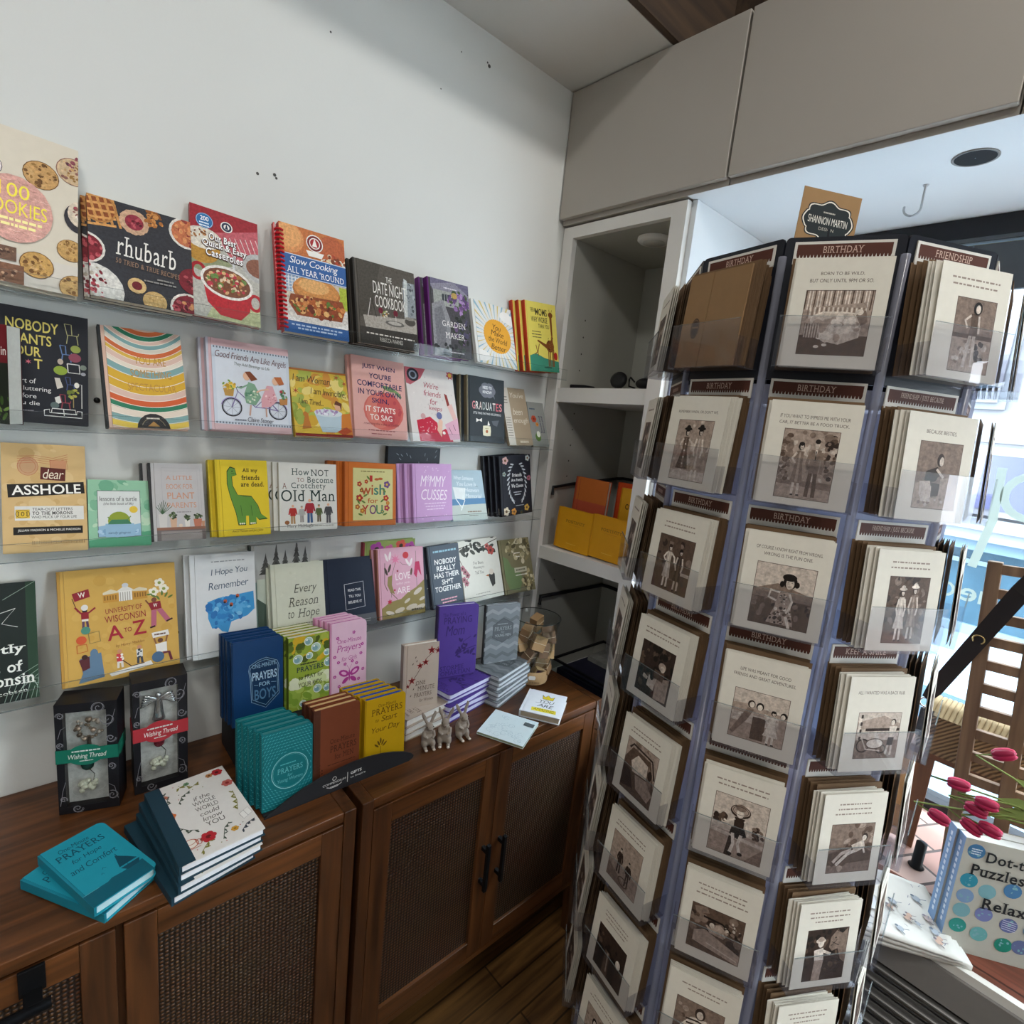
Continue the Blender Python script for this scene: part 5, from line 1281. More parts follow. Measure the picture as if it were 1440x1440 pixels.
def credenza(x0, x1, doors, label, handles):
    """doors: list of (left, right, stile widths)"""
    t = empty('rattan_cabinet', T((x0 + x1) / 2, 1.215, FLOOR), label, 'cabinet', 'wooden cabinets with woven rattan doors')
    ox, oy, oz = (x0 + x1) / 2, 1.215, FLOOR
    def bx(mb, a_, b_, m, bev=0.0): return mb.box((a_[0] - ox, a_[1] - oy, a_[2] - oz), (b_[0] - ox, b_[1] - oy, b_[2] - oz), m, None, bev)
    yf = 0.992
    bx(MB(), (x0 + 0.0295, yf, 0.715), (x1 - 0.0295, 1.446, 0.740), wdX, 0.002).build('top', t)
    for (a0, a1) in ((x0, x0 + 0.029), (x1 - 0.029, x1)):
        mb = MB(); bx(mb, (a0, yf - 0.002, 0.010), (a1, 1.446, 0.7405), wdZ, 0.002); mb.build('side_panel', t)
        for yy in (yf + 0.001, 1.40):
            V = []; cx = (a0 + a1) / 2; out = 0.012 if a1 > ox else -0.012
            mb = MB()
            for z, dx, hw in ((0.010, 0, 0.014), (FLOOR, out, 0.009)):
                V += [(cx + dx - hw - ox, yy - oy, z - oz), (cx + dx + hw - ox, yy - oy, z - oz), (cx + dx + hw - ox, yy + 0.03 - oy, z - oz), (cx + dx - hw - ox, yy + 0.03 - oy, z - oz)]
            mb.add(V, [(0, 1, 2, 3), (7, 6, 5, 4), (0, 4, 5, 1), (1, 5, 6, 2), (2, 6, 7, 3), (3, 7, 4, 0)], wdZ); mb.build('leg', t)
    mb = MB(); bx(mb, (x0 + 0.0295, yf + 0.004, 0.012), (x1 - 0.0295, 1.44, 0.034), wdX, 0.002); mb.build('bottom_board', t)
    mb = MB(); bx(mb, (x0 + 0.0295, 1.436, 0.0345), (x1 - 0.0295, 1.444, 0.7145), wdX); mb.build('back_board', t)
    for (a0, a1, hx, hz) in doors:
        d = MB(); sw = 0.05
        bx(d, (a0, yf, 0.040), (a0 + sw, yf + 0.022, 0.709), wdZ, 0.0015); bx(d, (a1 - sw, yf, 0.040), (a1, yf + 0.022, 0.709), wdZ, 0.0015)
        bx(d, (a0 + sw + .0002, yf + .0005, 0.655), (a1 - sw - .0002, yf + 0.022, 0.709), wdX, 0.001); bx(d, (a0 + sw + .0002, yf + .0005, 0.040), (a1 - sw - .0002, yf + 0.022, 0.092), wdX, 0.001)
        dd = d.build('door', t)
        p = MB(); bx(p, (a0 + sw - 0.002, yf + 0.009, 0.090), (a1 - sw + 0.002, yf + 0.013, 0.657), rat); p.build('rattan_panel', dd)
        if handles == 'upright':
            h = MB(); bx(h, (hx - 0.006, yf - 0.030, 0.285), (hx + 0.006, yf - 0.019, 0.440), hblk, 0.0015)
            for z in (0.305, 0.415): bx(h, (hx - 0.005, yf - 0.0205, z - 0.006), (hx + 0.005, yf + 0.001, z + 0.006), hblk)
            h.build('handle', dd)
        elif hx is not None:
            h = MB(); bx(h, (hx - 0.017, yf - 0.006, 0.664), (hx + 0.017, yf + 0.0002, 0.712), hblk, 0.001)
            bx(h, (hx - 0.012, yf - 0.036, 0.664), (hx + 0.012, yf - 0.0055, 0.672), hblk, 0.001)
            h.tube([(hx - 0.20 - ox, yf - 0.036 - oy, 0.664 - oz), (hx + 0.022 - ox, yf - 0.036 - oy, 0.664 - oz)], 0.0085, hblk, n=14)
            h.build('handle', dd)
    mb = MB(); bx(mb, ((doors[0][1] + doors[1][0]) / 2 - 0.012, yf + 0.026, 0.035), ((doors[0][1] + doors[1][0]) / 2 + 0.012, 1.43, 0.714), wdZ); mb.build('divider', t)
    return t
credenza(0.552, 1.432, [(0.583, 0.977, 0.948, 0), (0.9785, 1.401, 1.010, 0)], 'wooden cabinet with two rattan doors and upright black handles, right of the pair', 'upright')
credenza(-0.46, 0.537, [(-0.43, 0.088, -0.022, 0), (0.1000, 0.507, None, 0)], 'wooden cabinet with rattan doors and the teal prayer books on top, left of the pair', 'bar')
TOP = 0.741

# ------------------------------------------------------------------ things on the cabinets
silver = mat('#c9c9cb', 0.22, 0.9)
carton = mat('#1c1c20', 0.4)
def wishing_box(M, W, H, D, sash, label, kind):
    t = empty('gift_box', M, label, 'gift box', 'black boxed ornaments')
    w = W / 2; mb = MB(); fr = W * 0.17
    mb.box((-w, 0, 0), (-w + fr * .75, D, H), carton).box((w - fr * 1.05, 0, 0), (w, D, H), carton).box((-w + fr * .75, 0, H * .925), (w - fr * 1.05, D, H), carton).box((-w + fr * .75, 0, 0), (w - fr * 1.05, D, H * .06), carton)
    a = Art(mb, (-w, 0, H), (1, 0, 0), (0, 0, -1), W, H, 0.35)
    sw = '#8a8a90'
    def swirl(x, y, r, d, a0):
        P = []
        for k in range(22):
            q = R(a0 + d * k * 26); rr = r * (1 - k / 24); P.append((x + rr * math.cos(q), y + rr * .45 * math.sin(q)))
        a.l(P, 1.1, sw); a.l([(p[0] + 1.6, p[1] + .5) for p in P[:14]], .6, sw)
    fit = lambda *k: swirl(*k)
    for k in ((8, 10, 7, 1, 180), (84, 16, 13, -1, 200), (7, 36, 6, 1, 90), (88, 34, 9, 1, 0), (8, 86, 6, -1, 30), (88, 88, 10, 1, 250), (70, 5, 12, 1, 150), (88, 60, 7, -1, 90), (30, 96, 9, 1, 0)): fit(*k)
    a.l([(78, 26), (90, 20), (97, 8)], .8, sw); a.l([(4, 30), (9, 22), (16, 20)], .8, sw); a.l([(80, 76), (92, 80), (98, 92)], .8, sw); a.l([(3, 92), (8, 78), (13, 70)], .8, sw)
    mb.build('carton', t)
    li = MB(); li.box((-w + fr * .75 + 1e-4, D * .28, H * .06), (w - fr * 1.05 - 1e-4, D * .32, H * .925), mat('#c9c7c2', 0.8, vary=0.2, scale=60))
    a = Art(li, (-w, D * .28, H), (1, 0, 0), (0, 0, -1), W, H, 0.6)
    for (x, y, r) in ((30, 24, 12), (60, 30, 14), (40, 52, 14), (60, 80, 14), (30, 84, 12)):
        a.ring(x, y, r, 1.0, '#d6d4d0', r * .45, a0=20, a1=300)
    li.build('liner', t)
    c = MB(); cx = -w + W * .47
    if kind == 'angel':
        for sg in (-1, 1):
            for k in range(5):
                c.ball((cx + sg * (0.013 + 0.003 * k), D * .14, H * (.83 - .014 * k)), 0.0165 - 0.0015 * k, silver, None, 2, (1.0, .18, .30), RY(sg * (-25 + 12 * k)))
        c.ball((cx, D * .14, H * .85), 0.0065, silver); c.lathe([(0.004, H * .83), (0.006, H * .78), (0.009, H * .70), (0.013, H * .63), (0.011, H * .625)], silver, T(cx, D * .14, 0) @ Matrix.Diagonal((1, .5, 1, 1)), 10)
        for k in range(5): c.tube([(cx - .006 + .003 * k, D * .10, H * .80), (cx - .010 + .005 * k, D * .08, H * .63)], 0.0008, silver, n=5)
        c.ball((cx, D * .14, H * .42), 0.011, mat('#7a2f3a', 0.2), None, 2, (1, .6, 1.3))
    else:
        for k in range(26):
            rg = random.Random(k); th = rg.uniform(0, 6.28); r = 0.026 * math.sqrt(rg.random())
            c.ball((cx + .004 + r * math.cos(th), D * .14 + rg.uniform(-.004, .004), H * .75 + r * .9 * math.sin(th)), rg.uniform(.003, .006), mat(rg.choice(['#9a8a7a', '#b8aca0', '#7a6a5c']), 0.3, 0.5), None, 1)
        c.tube([(cx + .004, D * .14, H * .68), (cx + .004, D * .14, H * .57)], 0.004, mat('#8a7a6c', 0.35, 0.5), n=8); c.lathe([(0.001, H * .575), (0.016, H * .575), (0.018, H * .565), (0.001, H * .56)], silver, T(cx + .004, D * .14, 0) @ Matrix.Diagonal((1, .5, 1, 1)), 12)
        c.ball((cx, D * .14, H * .42), 0.012, mat('#1f3f3a', 0.2), None, 2, (1, .6, 1.2))
    c.build('ornament', t)
    cr = MB()
    for k in range(16):
        rg = random.Random(40 + k); th = rg.uniform(0, 6.28); r = 0.016 * math.sqrt(rg.random())
        cr.ball((cx + r * math.cos(th), D * .14, H * .22 + r * math.sin(th)), rg.uniform(.005, .008), mat('#d9d8c4', 0.08, 0.1), None, 1)
    cr.tube([(cx, D * .10, H * .40), (cx + .012, D * .10, H * .33), (cx + .010, D * .10, H * .27)], 0.0008, silver, n=5); cr.build('crystal_charm', t)
    MB().box((-w + fr * .75 + 1e-4, 0.002, H * .06), (w - fr * 1.05 - 1e-4, 0.0024, H * .925), sheet('box_window', '#f4f6f6', rough=0.05)).build('window', t)
    s = MB(); sm = mat(sash, 0.5); z0, z1 = H * .475, H * .595
    s.box((-w - .001, -0.0012, z0), (w + .001, -0.0004, z1), sm).box((w + .0002, -0.0012, z0), (w + .001, D, z1), sm).box((-w - .001, -0.0012, z0), (-w - .0002, D, z1), sm)
    s.add([(p[0], -0.0014, p[1]) for p in [(cx + .032 * math.cos(k * PI / 12) , (z0 + z1) / 2 + H * .095 * math.sin(k * PI / 12)) for k in range(24)]], [tuple(range(24))], sm)
    a = Art(s, (-w, -0.0016, z1), (1, 0, 0), (0, 0, -1), W, z1 - z0, 0.5)
    a.t('Wishing Thread', 50, 40, 62, 46, '#e6e8e2', 'h', 0); a.dash(48, 14, 46, 10, '#c9d4cc', 5, 1); a.dash(48, 92, 22, 6, '#c9d4cc', 3, 2)
    s.build('paper_sash', t)
    return t
wishing_box(T(0.0795, 1.298, TOP) @ RZ(-19), 0.105, 0.250, 0.060, '#176a56', 'black boxed ornament with a green paper sash, on the cabinet', 'tree')
wishing_box(T(0.2096, 1.296, TOP) @ RZ(-3), 0.103, 0.268, 0.060, '#a8323a', 'black boxed angel ornament with a red paper sash, on the cabinet', 'angel')

LIE = RX(-90)
def lay(t, x, y, ztop, yaw, h):
    """lies the book flat, cover up; x, y is the middle of the cover"""
    t.matrix_world = T(x, y, ztop) @ RZ(yaw) @ LIE @ T(0, 0, -h / 2)
def a_comfort(a):
    a.r(0, 82, 93, 18, '#0f5a6c'); a.p([(30, 84), (44, 80), (60, 81), (93, 80), (93, 84)], '#0f5a6c'); a.l([(0, 82), (24, 82)], .6, '#7ab8c4')
    dk_ = '#12485a'
    a.t('One-Minute', 44, 9, 46, 6, dk_, 'h'); a.t('PRAYERS', 47, 17, 72, 9, dk_, 's'); a.t('for Hope', 46, 31, 44, 8, dk_, 'h'); a.t('and Comfort', 46, 43, 70, 8, dk_, 'h')
    a.p([(62, 74), (70, 56), (82, 66), (90, 74)], dk_); a.l([(72, 54), (74, 80)], 1, dk_); a.p([(62, 76), (92, 76), (86, 82), (68, 82)], dk_); a.l([(44, 64), (47, 62), (50, 64)], .8, dk_); a.l([(38, 70), (40, 68), (42, 70)], .8, dk_)
te = book('prayer_book', 0.104, 0.191, 0.020, '#1f93a8', a_comfort, spine='#1a8094', pages='#bfe0e6', rnd=0.012, rough=0.5)
finish(te, 'turquoise prayer book with a sailing boat, upper of the two lying on the cabinet', 'book', 'turquoise prayer books lying flat')
lay(te, 0.0749, 1.088, TOP + .0405, 20.3, 0.191)
c = copy_tree(te, Matrix.Identity(4), 'turquoise prayer book lying underneath the sailing boat prayer book'); lay(c, 0.064, 1.088, TOP + .0201, 33, 0.191)
te3 = copy_tree(te, Matrix.Identity(4), 'turquoise book corner just showing at the left photo edge'); lay(te3, -0.135, 1.16, TOP + .0205, 8, 0.191)

def a_world(a):
    a.r(0, 0, 100, 100, '#d9d6d2')
    for s_, y, w, st in (('if the', 29, 22, 'h'), ('WHOLE', 36, 30, 'r'), ('WORLD', 43.5, 30, 'r'), ('could', 51, 26, 'h'), ('know', 58, 26, 'h'), ('YOU', 65, 24, 'r')): a.t(s_, 53, y, w, 5.4, '#4a443f', st)
    ol = '#7d7a3a'; gr = '#4a554a'
    for pts, c, lf, r in (([(30, 10), (40, 8), (50, 14), (60, 10)], ol, 7, 4), ([(8, 30), (14, 20), (12, 10)], gr, 6, 3.4), ([(24, 30), (32, 22), (44, 18)], gr, 7, 3.2), ([(92, 40), (90, 54), (84, 66)], ol, 7, 4), ([(6, 50), (12, 60), (20, 66), (30, 70)], gr, 6, 4), ([(20, 96), (32, 88), (40, 84)], ol, 5, 4), ([(50, 92), (58, 80), (66, 76)], gr, 6, 3.2), ([(74, 92), (84, 86), (96, 84)], '#3a3f4a', 7, 3.4)): a.stem(pts, .9, c, lf, r, c)
    for x, y, r, c, m_ in ((88, 7, 8, '#a82a30', '#5a1a1a'), (92, 27, 8, '#b8605a', '#8a2a2a'), (6, 42, 9, '#c96a34', '#8a3a1a'), (36, 82, 10, '#b02a34', '#6a1a1a'), (68, 86, 5, '#c9963a', '#8a6a2a'), (76, 8, 5, '#b07a4a', '#5a3a2a'), (12, 16, 4, '#b5705a', '#6a4a3a'), (44, 8, 4, '#6a8a6a', '#3a5a3a')): a.flower(x, y, r, c, m_, 6)
    a.e(14, 82, 9, '#e6ded4', 6); a.ring(14, 82, 9, 1.2, '#a8503a', 5); a.ring(14, 80, 7, 1, '#a8503a', 3); a.ring(24, 83, 3, 1, '#a8503a', 3); a.l([(5, 88), (24, 88)], 1, '#a8503a')
    a.p([(82, 72), (96, 68), (98, 76), (84, 80)], '#e4e2de'); a.l([(82, 72), (96, 68), (98, 76), (84, 80), (82, 72)], .6, '#9a9a98'); a.l([(89, 70), (91, 78)], .6, '#9a9a98')
    for k in range(18): rg = random.Random(k); a.e(rg.uniform(6, 94), rg.choice([rg.uniform(4, 26), rg.uniform(74, 96)]), .8, rg.choice(['#b8504a', '#7d7a3a', '#4a554a']))
wb = book('gift_book', 0.150, 0.240, 0.0165, '#d9d6d2', a_world, spine='#1d3a48', pages='#e4e6ea', back='#1d3a48')
ex = MB().box((-0.0748, -0.0011, 0), (-0.048, 0.0001, 0.24), mat('#1d3a48', 0.45)).build('cloth_spine', wb)
finish(wb, 'white floral gift book with a navy cloth spine, topmost of its pile', 'book', 'white floral gift books in a pile')
for k, (dx, dy, yaw, lab) in enumerate(((0, 0, 4, None), (-.006, .002, 6, 'white floral gift book with navy spine, second from the top of its pile'), (-.010, -.004, 7, 'white floral gift book with navy spine, third in its pile'), (-.026, -.002, 9.5, 'white floral gift book with navy spine, at the bottom of its pile'))):
    b = wb if k == 0 else copy_tree(wb, Matrix.Identity(4), lab)
    lay(b, 0.2450 + dx, 1.0830 + dy, TOP + 0.0002 + 0.0167 * (4 - k), yaw, 0.24)

# display stand
t = empty('display_stand', T(0.545, 1.23, TOP), 'black two-step counter display stand with a crescent front panel', 'display stand')
bk = mat('#26272a', 0.55)
F0 = 1.070 - 1.23
MB().box((-0.185, F0 + .004, 0.0), (0.178, 0.17, 0.0035), bk).build('base', t)
MB().box((-0.185, 0.012, 0.004), (0.178, 0.016, 0.112), bk).box((-0.185, 0.0161, 0.1085), (0.178, 0.17, 0.112), bk).box((-0.185, 0.0161, 0.004), (-0.181, 0.17, 0.108), bk).box((0.174, 0.0161, 0.004), (0.178, 0.17, 0.108), bk).build('riser', t)
MB().box((-0.185, 0.168, 0.1125), (0.178, 0.171, 0.17), bk).build('back_rest', t)
mb = MB()
out = [(-0.186, 0.0), (0.176, 0.0), (0.188, 0.006), (0.189, 0.012), (0.182, 0.020), (0.16, 0.032), (0.13, 0.043), (0.10, 0.051), (0.06, 0.0575), (0.02, 0.059), (-0.02, 0.056), (-0.06, 0.050), (-0.10, 0.040), (-0.14, 0.025), (-0.175, 0.008)]
mb.prism(out, (F0 - .003, F0 + .001), bk)
a = Art(mb, (-0.186, F0 - .003, 0.06), (1, 0, 0), (0, 0, -1), 0.375, 0.06, 0.5)
a.t('COMPENDIUM', 42, 54, 15, 9, '#d9d9d6', 'r'); a.ring(42, 42, 1.2, .35, '#d9d9d6'); a.l([(37, 70), (40, 79), (44, 79), (47, 70)], .4, '#d9d9d6'); a.dash(42, 73, 5, 3, '#d9d9d6', 2, 1)
a.r(50.6, 36, .35, 44, '#d9d9d6'); a.t('GIFTS', 56.6, 40, 7.5, 12, '#ececea', 'b'); a.t('to Inspire', 58, 60, 10.5, 11, '#d9d9d6', 'r')
mb.build('front_panel', t)

def stand_pile(t, x, y, z, lean, yaw, n, tk, label, short, dx=0.0, dz=0.0):
    M0 = T(x, y, z) @ RZ(yaw) @ RX(-lean)
    t.matrix_world = M0; finish(t, label, 'book', short + 's in the display' if n > 1 else None)
    rg = random.Random(int(x * 999))
    for i in range(1, n):
        copy_tree(t, M0 @ T(dx * i + rg.uniform(-.0012, .0012), (tk + .0004) * i, dz * i + .0012 * i + rg.uniform(0, .001)), NTH[i - 1] + ' ' + short + ' from the front of its row in the black display')
def a_teal(a):
    c = '#4fa8ac'
    for j in range(26):
        for i in range(15):
            x = 3 + i * 6.4 + (3.2 if j % 2 else 0); y = 3 + j * 3.8
            if (x - 54) ** 2 / 40 ** 2 + (y - 55) ** 2 / 25 ** 2 < 1.08: continue
            an = math.degrees(math.atan2((y - 55) * 1.6, x - 54)) + 90
            a.leaf(x, y, 2.8, an, c, .22)
    a.ring(54, 55, 36, 1.4, '#8ac9cc', 22.5); a.ring(54, 55, 33.5, .6, '#4fa8ac', 21)
    a.t('PRAYERS', 54, 49, 50, 7, '#5fb3b6', 's'); a.t('for', 54, 58, 10, 4, '#5fb3b6', 'h'); a.t('Young Women', 54, 63, 50, 6, '#5fb3b6', 'h'); a.dash(50, 44, 30, 1.4, '#4fa8ac', 4, 1)
def sp_teal(a):
    for j in range(40): a.l([(10, 2.5 * j), (50, 2.5 * j + 1.4), (90, 2.5 * j)], 9, '#3f989c')
t = book('prayer_book', 0.110, 0.182, 0.0185, '#0f6a70', a_teal, pages='#3f7f84', rnd=0.010, spine='#0f6a70', spine_art=sp_teal)
stand_pile(t, 0.4136, 1.0795, TOP + .0055, 4, -2, 5, 0.0185, 'teal scale-patterned prayer book, front of its row in the black display', 'teal prayer book', -.0075, 0)
def a_men(a):
    a.r(0, 0, 14, 100, '#4a2a1c')
    for j in range(5):
        for i in range(5 - j): a.e(8 + 5 * i, 78 - 4 * j + 3 * i, 1.8, '#4a2419')
    d = '#3f1d12'
    a.t('One-Minute', 62, 40, 54, 6, d, 's'); a.t('PRAYERS', 64, 49, 58, 8, d, 's'); a.t('for MEN', 66, 60, 42, 7, d, 's'); a.dash(60, 72, 60, .8, d, 3, 1)
t = book('prayer_book', 0.112, 0.199, 0.0185, '#6f3a24', a_men, pages='#c9a878', rnd=0.010, spine='#5a2c1b')
stand_pile(t, 0.5290, 1.0815, TOP + .0055, 4, -2, 3, 0.0185, 'brown leather-look prayer book, front of its row in the black display', 'brown prayer book', -.004, 0)
def a_day(a):
    d = '#5c4410'
    a.l([(4, 3), (96, 3), (96, 97), (4, 97), (4, 3)], .5, '#c9a21a')
    a.t('One-Minute', 54, 9, 44, 4.5, d, 's'); a.t('PRAYERS', 54, 15, 76, 9, d, 's'); a.t('to', 30, 30, 8, 4, d, 'h'); a.t('Start', 60, 27, 40, 8, d, 'h'); a.t('Your Day', 52, 41, 70, 10, d, 'h')
    for k in range(5): a.leaf(40 + 5 * (k - 2), 68 - 3 * (2 - abs(k - 2)), 7, -90 + 24 * (k - 2), d, .3)
    a.l([(40, 70), (40, 86)], 1.2, d)
t = book('prayer_book', 0.111, 0.186, 0.0185, '#b8920e', a_day, pages='#2348a0', rnd=0.010, spine='#a8840c')
stand_pile(t, 0.6560, 1.0815, TOP + .0055, 4, -2.5, 5, 0.0185, 'golden yellow prayer book with blue page edges, front of its row in the black display', 'golden yellow prayer book', -.0065, 0)
def a_boys(a):
    c = '#8fb4cc'
    a.p([(34, 30), (50, 24), (70, 22), (88, 28), (90, 40), (92, 70), (64, 84), (38, 74), (36, 42)], '#0f2f50')
    for g in (0, 2.4): a.l([(32 + g, 36), (34 + g, 30 + g), (50, 25 + g), (66, 23 + g), (88 - g, 29 + g), (92 - g, 36), (90 - g, 44), (92 - g, 70 - g), (65, 84 - 1.4 * g), (37 + g, 74 - g), (35 + g, 46), (32 + g, 36)], .8, c)
    a.t('ONE-MINUTE', 62, 29, 46, 5, c, 'r', -2); a.t('PRAYERS', 63, 39, 48, 10, '#a9c6da', 'b'); a.t('FOR', 63, 52, 22, 5, c, 'b'); a.t('BOYS', 64, 60, 42, 13, '#4f7898', 'b'); a.l([(42, 54), (50, 55)], .8, c); a.l([(76, 54), (86, 55)], .8, c)
t = book('prayer_book', 0.1164, 0.209, 0.019, '#123a66', a_boys, pages='#2c4a7c', rnd=0.009, spine='#0f3056')
stand_pile(t, 0.4060, 1.2620, TOP + .1155, 5, -3, 4, 0.019, 'dark blue prayer book with a crest, front of the back row in the black display', 'dark blue prayer book', -.004, 0)
def a_kids(a):
    a.r(0, 0, 100, 100, '#8fa53a'); a.blots(50, 18, 55, 20, 40, ['#5d6f26', '#7a8a34', '#c9a52a', '#4a5a24', '#a3b04a'], (6, 14), 1); a.blots(50, 80, 55, 22, 40, ['#7fa03a', '#a9c05a', '#94b04a', '#b8cc74'], (8, 16), 2); a.blots(50, 62, 55, 6, 26, ['#d9e0c0', '#c9d6a0'], (8, 14), 3)
    for x, y, r in ((22, 30, 11), (48, 8, 10), (66, 18, 11), (50, 28, 8), (94, 28, 8), (98, 42, 11), (70, 76, 10), (95, 78, 9), (34, 92, 8)): a.e(x, y, r, '#a9c4b4'); a.ring(x, y, r, 1.3, '#e8eef0'); a.e(x - 2, y + 1, r * .6, '#7aa0a8'); a.e(x - r * .4, y - 2, r * .2, '#f4f8f8')
    a.dash(48, 37, 40, 1.8, '#3a3f2a', 4, 1); a.t('PRAYERS', 52, 41, 66, 7, '#2a3c4c', 's'); a.t('to PRAY for', 54, 53, 60, 6, '#3a3a34', 'r'); a.t('YOUR KIDS', 52, 63, 58, 6.5, '#3a3a34', 'r')
t = book('prayer_book', 0.105, 0.194, 0.017, '#8fa53a', a_kids, pages='#d9d8c0', hard=False, spine='#6f8030', back='#6f8030')
stand_pile(t, 0.5320, 1.2625, TOP + .1155, 5, -1, 5, 0.017, 'green prayer book with soap bubbles, front of the back row in the black display', 'green bubble prayer book', -.0065, 0)
def a_girls(a):
    c = '#a83a8a'
    a.t('One-Minute', 52, 22, 66, 6, c, 'r'); a.t('Prayers', 52, 30, 68, 12, c, 'h'); a.t('for Girls', 52, 46, 42, 6, c, 'h')
    for sg in (-1, 1):
        a.leaf(52 + sg * 15, 68, 15, sg * -28, c, .6); a.leaf(52 + sg * 11, 78, 11, sg * 40, c, .5); a.leaf(52 + sg * 15, 68, 8, sg * -28, '#e0a8cc', .5); a.l([(52, 64), (52 + sg * 7, 58)], .8, c)
    a.e(52, 72, 2.2, c, 8)
    for x, y in ((20, 20), (64, 16), (88, 34), (12, 44), (22, 52), (84, 46), (60, 54), (40, 56), (12, 70), (90, 68), (78, 80), (24, 84), (86, 92), (36, 92), (72, 58)): a.flower(x, y, 4.4, c, '#d9a0c8')
t = book('prayer_book', 0.1045, 0.211, 0.017, '#dcb8cc', a_girls, pages='#b0509a', rnd=0.016, spine='#c98aae')
stand_pile(t, 0.6400, 1.2625, TOP + .1155, 5, 0.5, 4, 0.017, 'pink butterfly prayer book, front of the back row in the black display', 'pink prayer book', -.006, 0)

# loose piles to the right of the display
def a_cherry(a):
    a.l([(4, 66), (30, 48), (60, 24), (98, 8)], 1.4, '#4a2a24')
    for x, y, r in ((76, 12, 14), (97, 14, 11), (40, 34, 11), (58, 30, 12), (16, 56, 13), (4, 64, 8)): a.star(x, y, r, '#8a2424', 5, .4); a.star(x, y, r * .5, '#5a1414', 5, .5)
    for x, y in ((26, 20), (30, 26), (18, 30), (22, 70), (30, 64), (14, 80)): a.leaf(x, y, 3.4, -60, '#3a2622', .35)
    d = '#5a4a40'
    a.t('ONE', 44, 58, 30, 6.5, d, 's'); a.t('MINUTE', 62, 67, 54, 7, d, 's'); a.t('PRAYERS', 52, 77, 56, 6.5, d, 's'); a.t('for Women', 64, 87, 44, 5, d, 'h')
wk = book('prayer_book', 0.1075, 0.186, 0.022, '#b5a698', a_cherry, pages='#e4e0d8', hard=True, spine='#a89a90')
finish(wk, 'cream prayer book with red blossoms, standing on the white pile beside the bunnies', 'book', 'blossom prayer books')
wk.matrix_world = T(0.8204, 1.180, TOP + 0.0672) @ RZ(-10) @ RX(-5)
def flat_pile(t, spots, tk, z0, h, label_fmt, grp):
    n = len(spots)
    for k, (x, y, yaw) in enumerate(spots):
        c = copy_tree(t, Matrix.Identity(4), label_fmt % (('topmost', 'second', 'third', 'fourth', 'fifth', 'sixth', 'seventh')[n - 1 - k]), grp)
        lay(c, x, y, z0 + (tk + .0003) * (k + 1), yaw, h)
flat_pile(wk, [(0.842, 1.205, -84), (0.834, 1.205, -80), (0.838, 1.205, -82)], 0.022, TOP, 0.186, 'blossom prayer book lying flat beside the bunnies, %s in its pile', 'blossom prayer books')
def a_mom(a):
    c = '#33245e'
    a.t('The Power of a', 40, 10, 56, 5, c, 's'); a.t('PRAYING', 50, 16, 68, 9.5, c, 'r'); a.t('Mom', 44, 28, 46, 14, c, 'h')
    a.l([(52, 70), (70, 64), (98, 60)], 1.6, c); a.l([(60, 67), (66, 52), (84, 46)], 1.2, c)
    for k in range(22): rg = random.Random(k); a.leaf(rg.uniform(44, 96), rg.uniform(46, 74), 5, rg.uniform(0, 180), c, .5)
    a.t('STORMIE', 40, 84, 58, 6.5, c, 's'); a.t('OMARTIAN', 50, 91.5, 74, 6, c, 's')
pu = book('prayer_book', 0.137, 0.228, 0.019, '#4f3a86', a_mom, pages='#cfd0e6', rnd=0.012, spine='#2f2450')
finish(pu, 'purple prayer book standing upright on its own flat pile', 'book', 'purple prayer books')
pu.matrix_world = T(0.978, 1.228, TOP + 0.0985) @ RZ(-12) @ RX(-4)
flat_pile(pu, [(0.992, 1.235, -79), (1.006, 1.236, -84), (0.994, 1.232, -77), (1.003, 1.238, -82), (0.998, 1.230, -80)], 0.019, TOP, 0.228, 'purple prayer book lying flat beneath the upright one, %s in its pile', 'purple prayer books')
def a_gray(a):
    for j in range(7):
        y = 6 + 15 * j
        P = [(0, y + 6), (18, y), (36, y + 6), (54, y), (72, y + 6), (90, y), (100, y + 4)]
        a.p(P + [(x, yy + 6) for x, yy in reversed(P)], '#5f6467' if j % 2 else '#868a8c')
    hx = [(52 + 34 * math.cos(R(k)), 45 + 21 * math.sin(R(k))) for k in (-90, -30, 30, 90, 150, 210)]
    a.p(hx, '#53585b'); a.l(hx + hx[:1], 1.0, '#34383b')
    a.t('PRAYERS', 52, 38, 50, 6.5, '#8b9092', 's'); a.t('for', 52, 46, 10, 3, '#8b9092', 's'); a.t('YOUNG MEN', 52, 51, 46, 4.6, '#9a9fa1', 'r'); a.dash(50, 33, 30, 1.4, '#8b9092', 4, 1)
gy = book('prayer_book', 0.129, 0.198, 0.0165, '#71767a', a_gray, pages='#bfc3c6', rnd=0.008, spine='#3c3f42')
finish(gy, 'grey zigzag prayer book standing upright on its own flat pile', 'book', 'grey prayer books')
gy.matrix_world = T(1.158, 1.222, TOP + 0.1025) @ RZ(-12) @ RX(-4)
flat_pile(gy, [(1.158, 1.225, -72), (1.166, 1.228, -76), (1.160, 1.224, -73), (1.168, 1.229, -77), (1.162, 1.226, -74), (1.165, 1.228, -75)], 0.0165, TOP, 0.198, 'grey prayer book lying flat beneath the upright one, %s in its pile', 'grey prayer books')

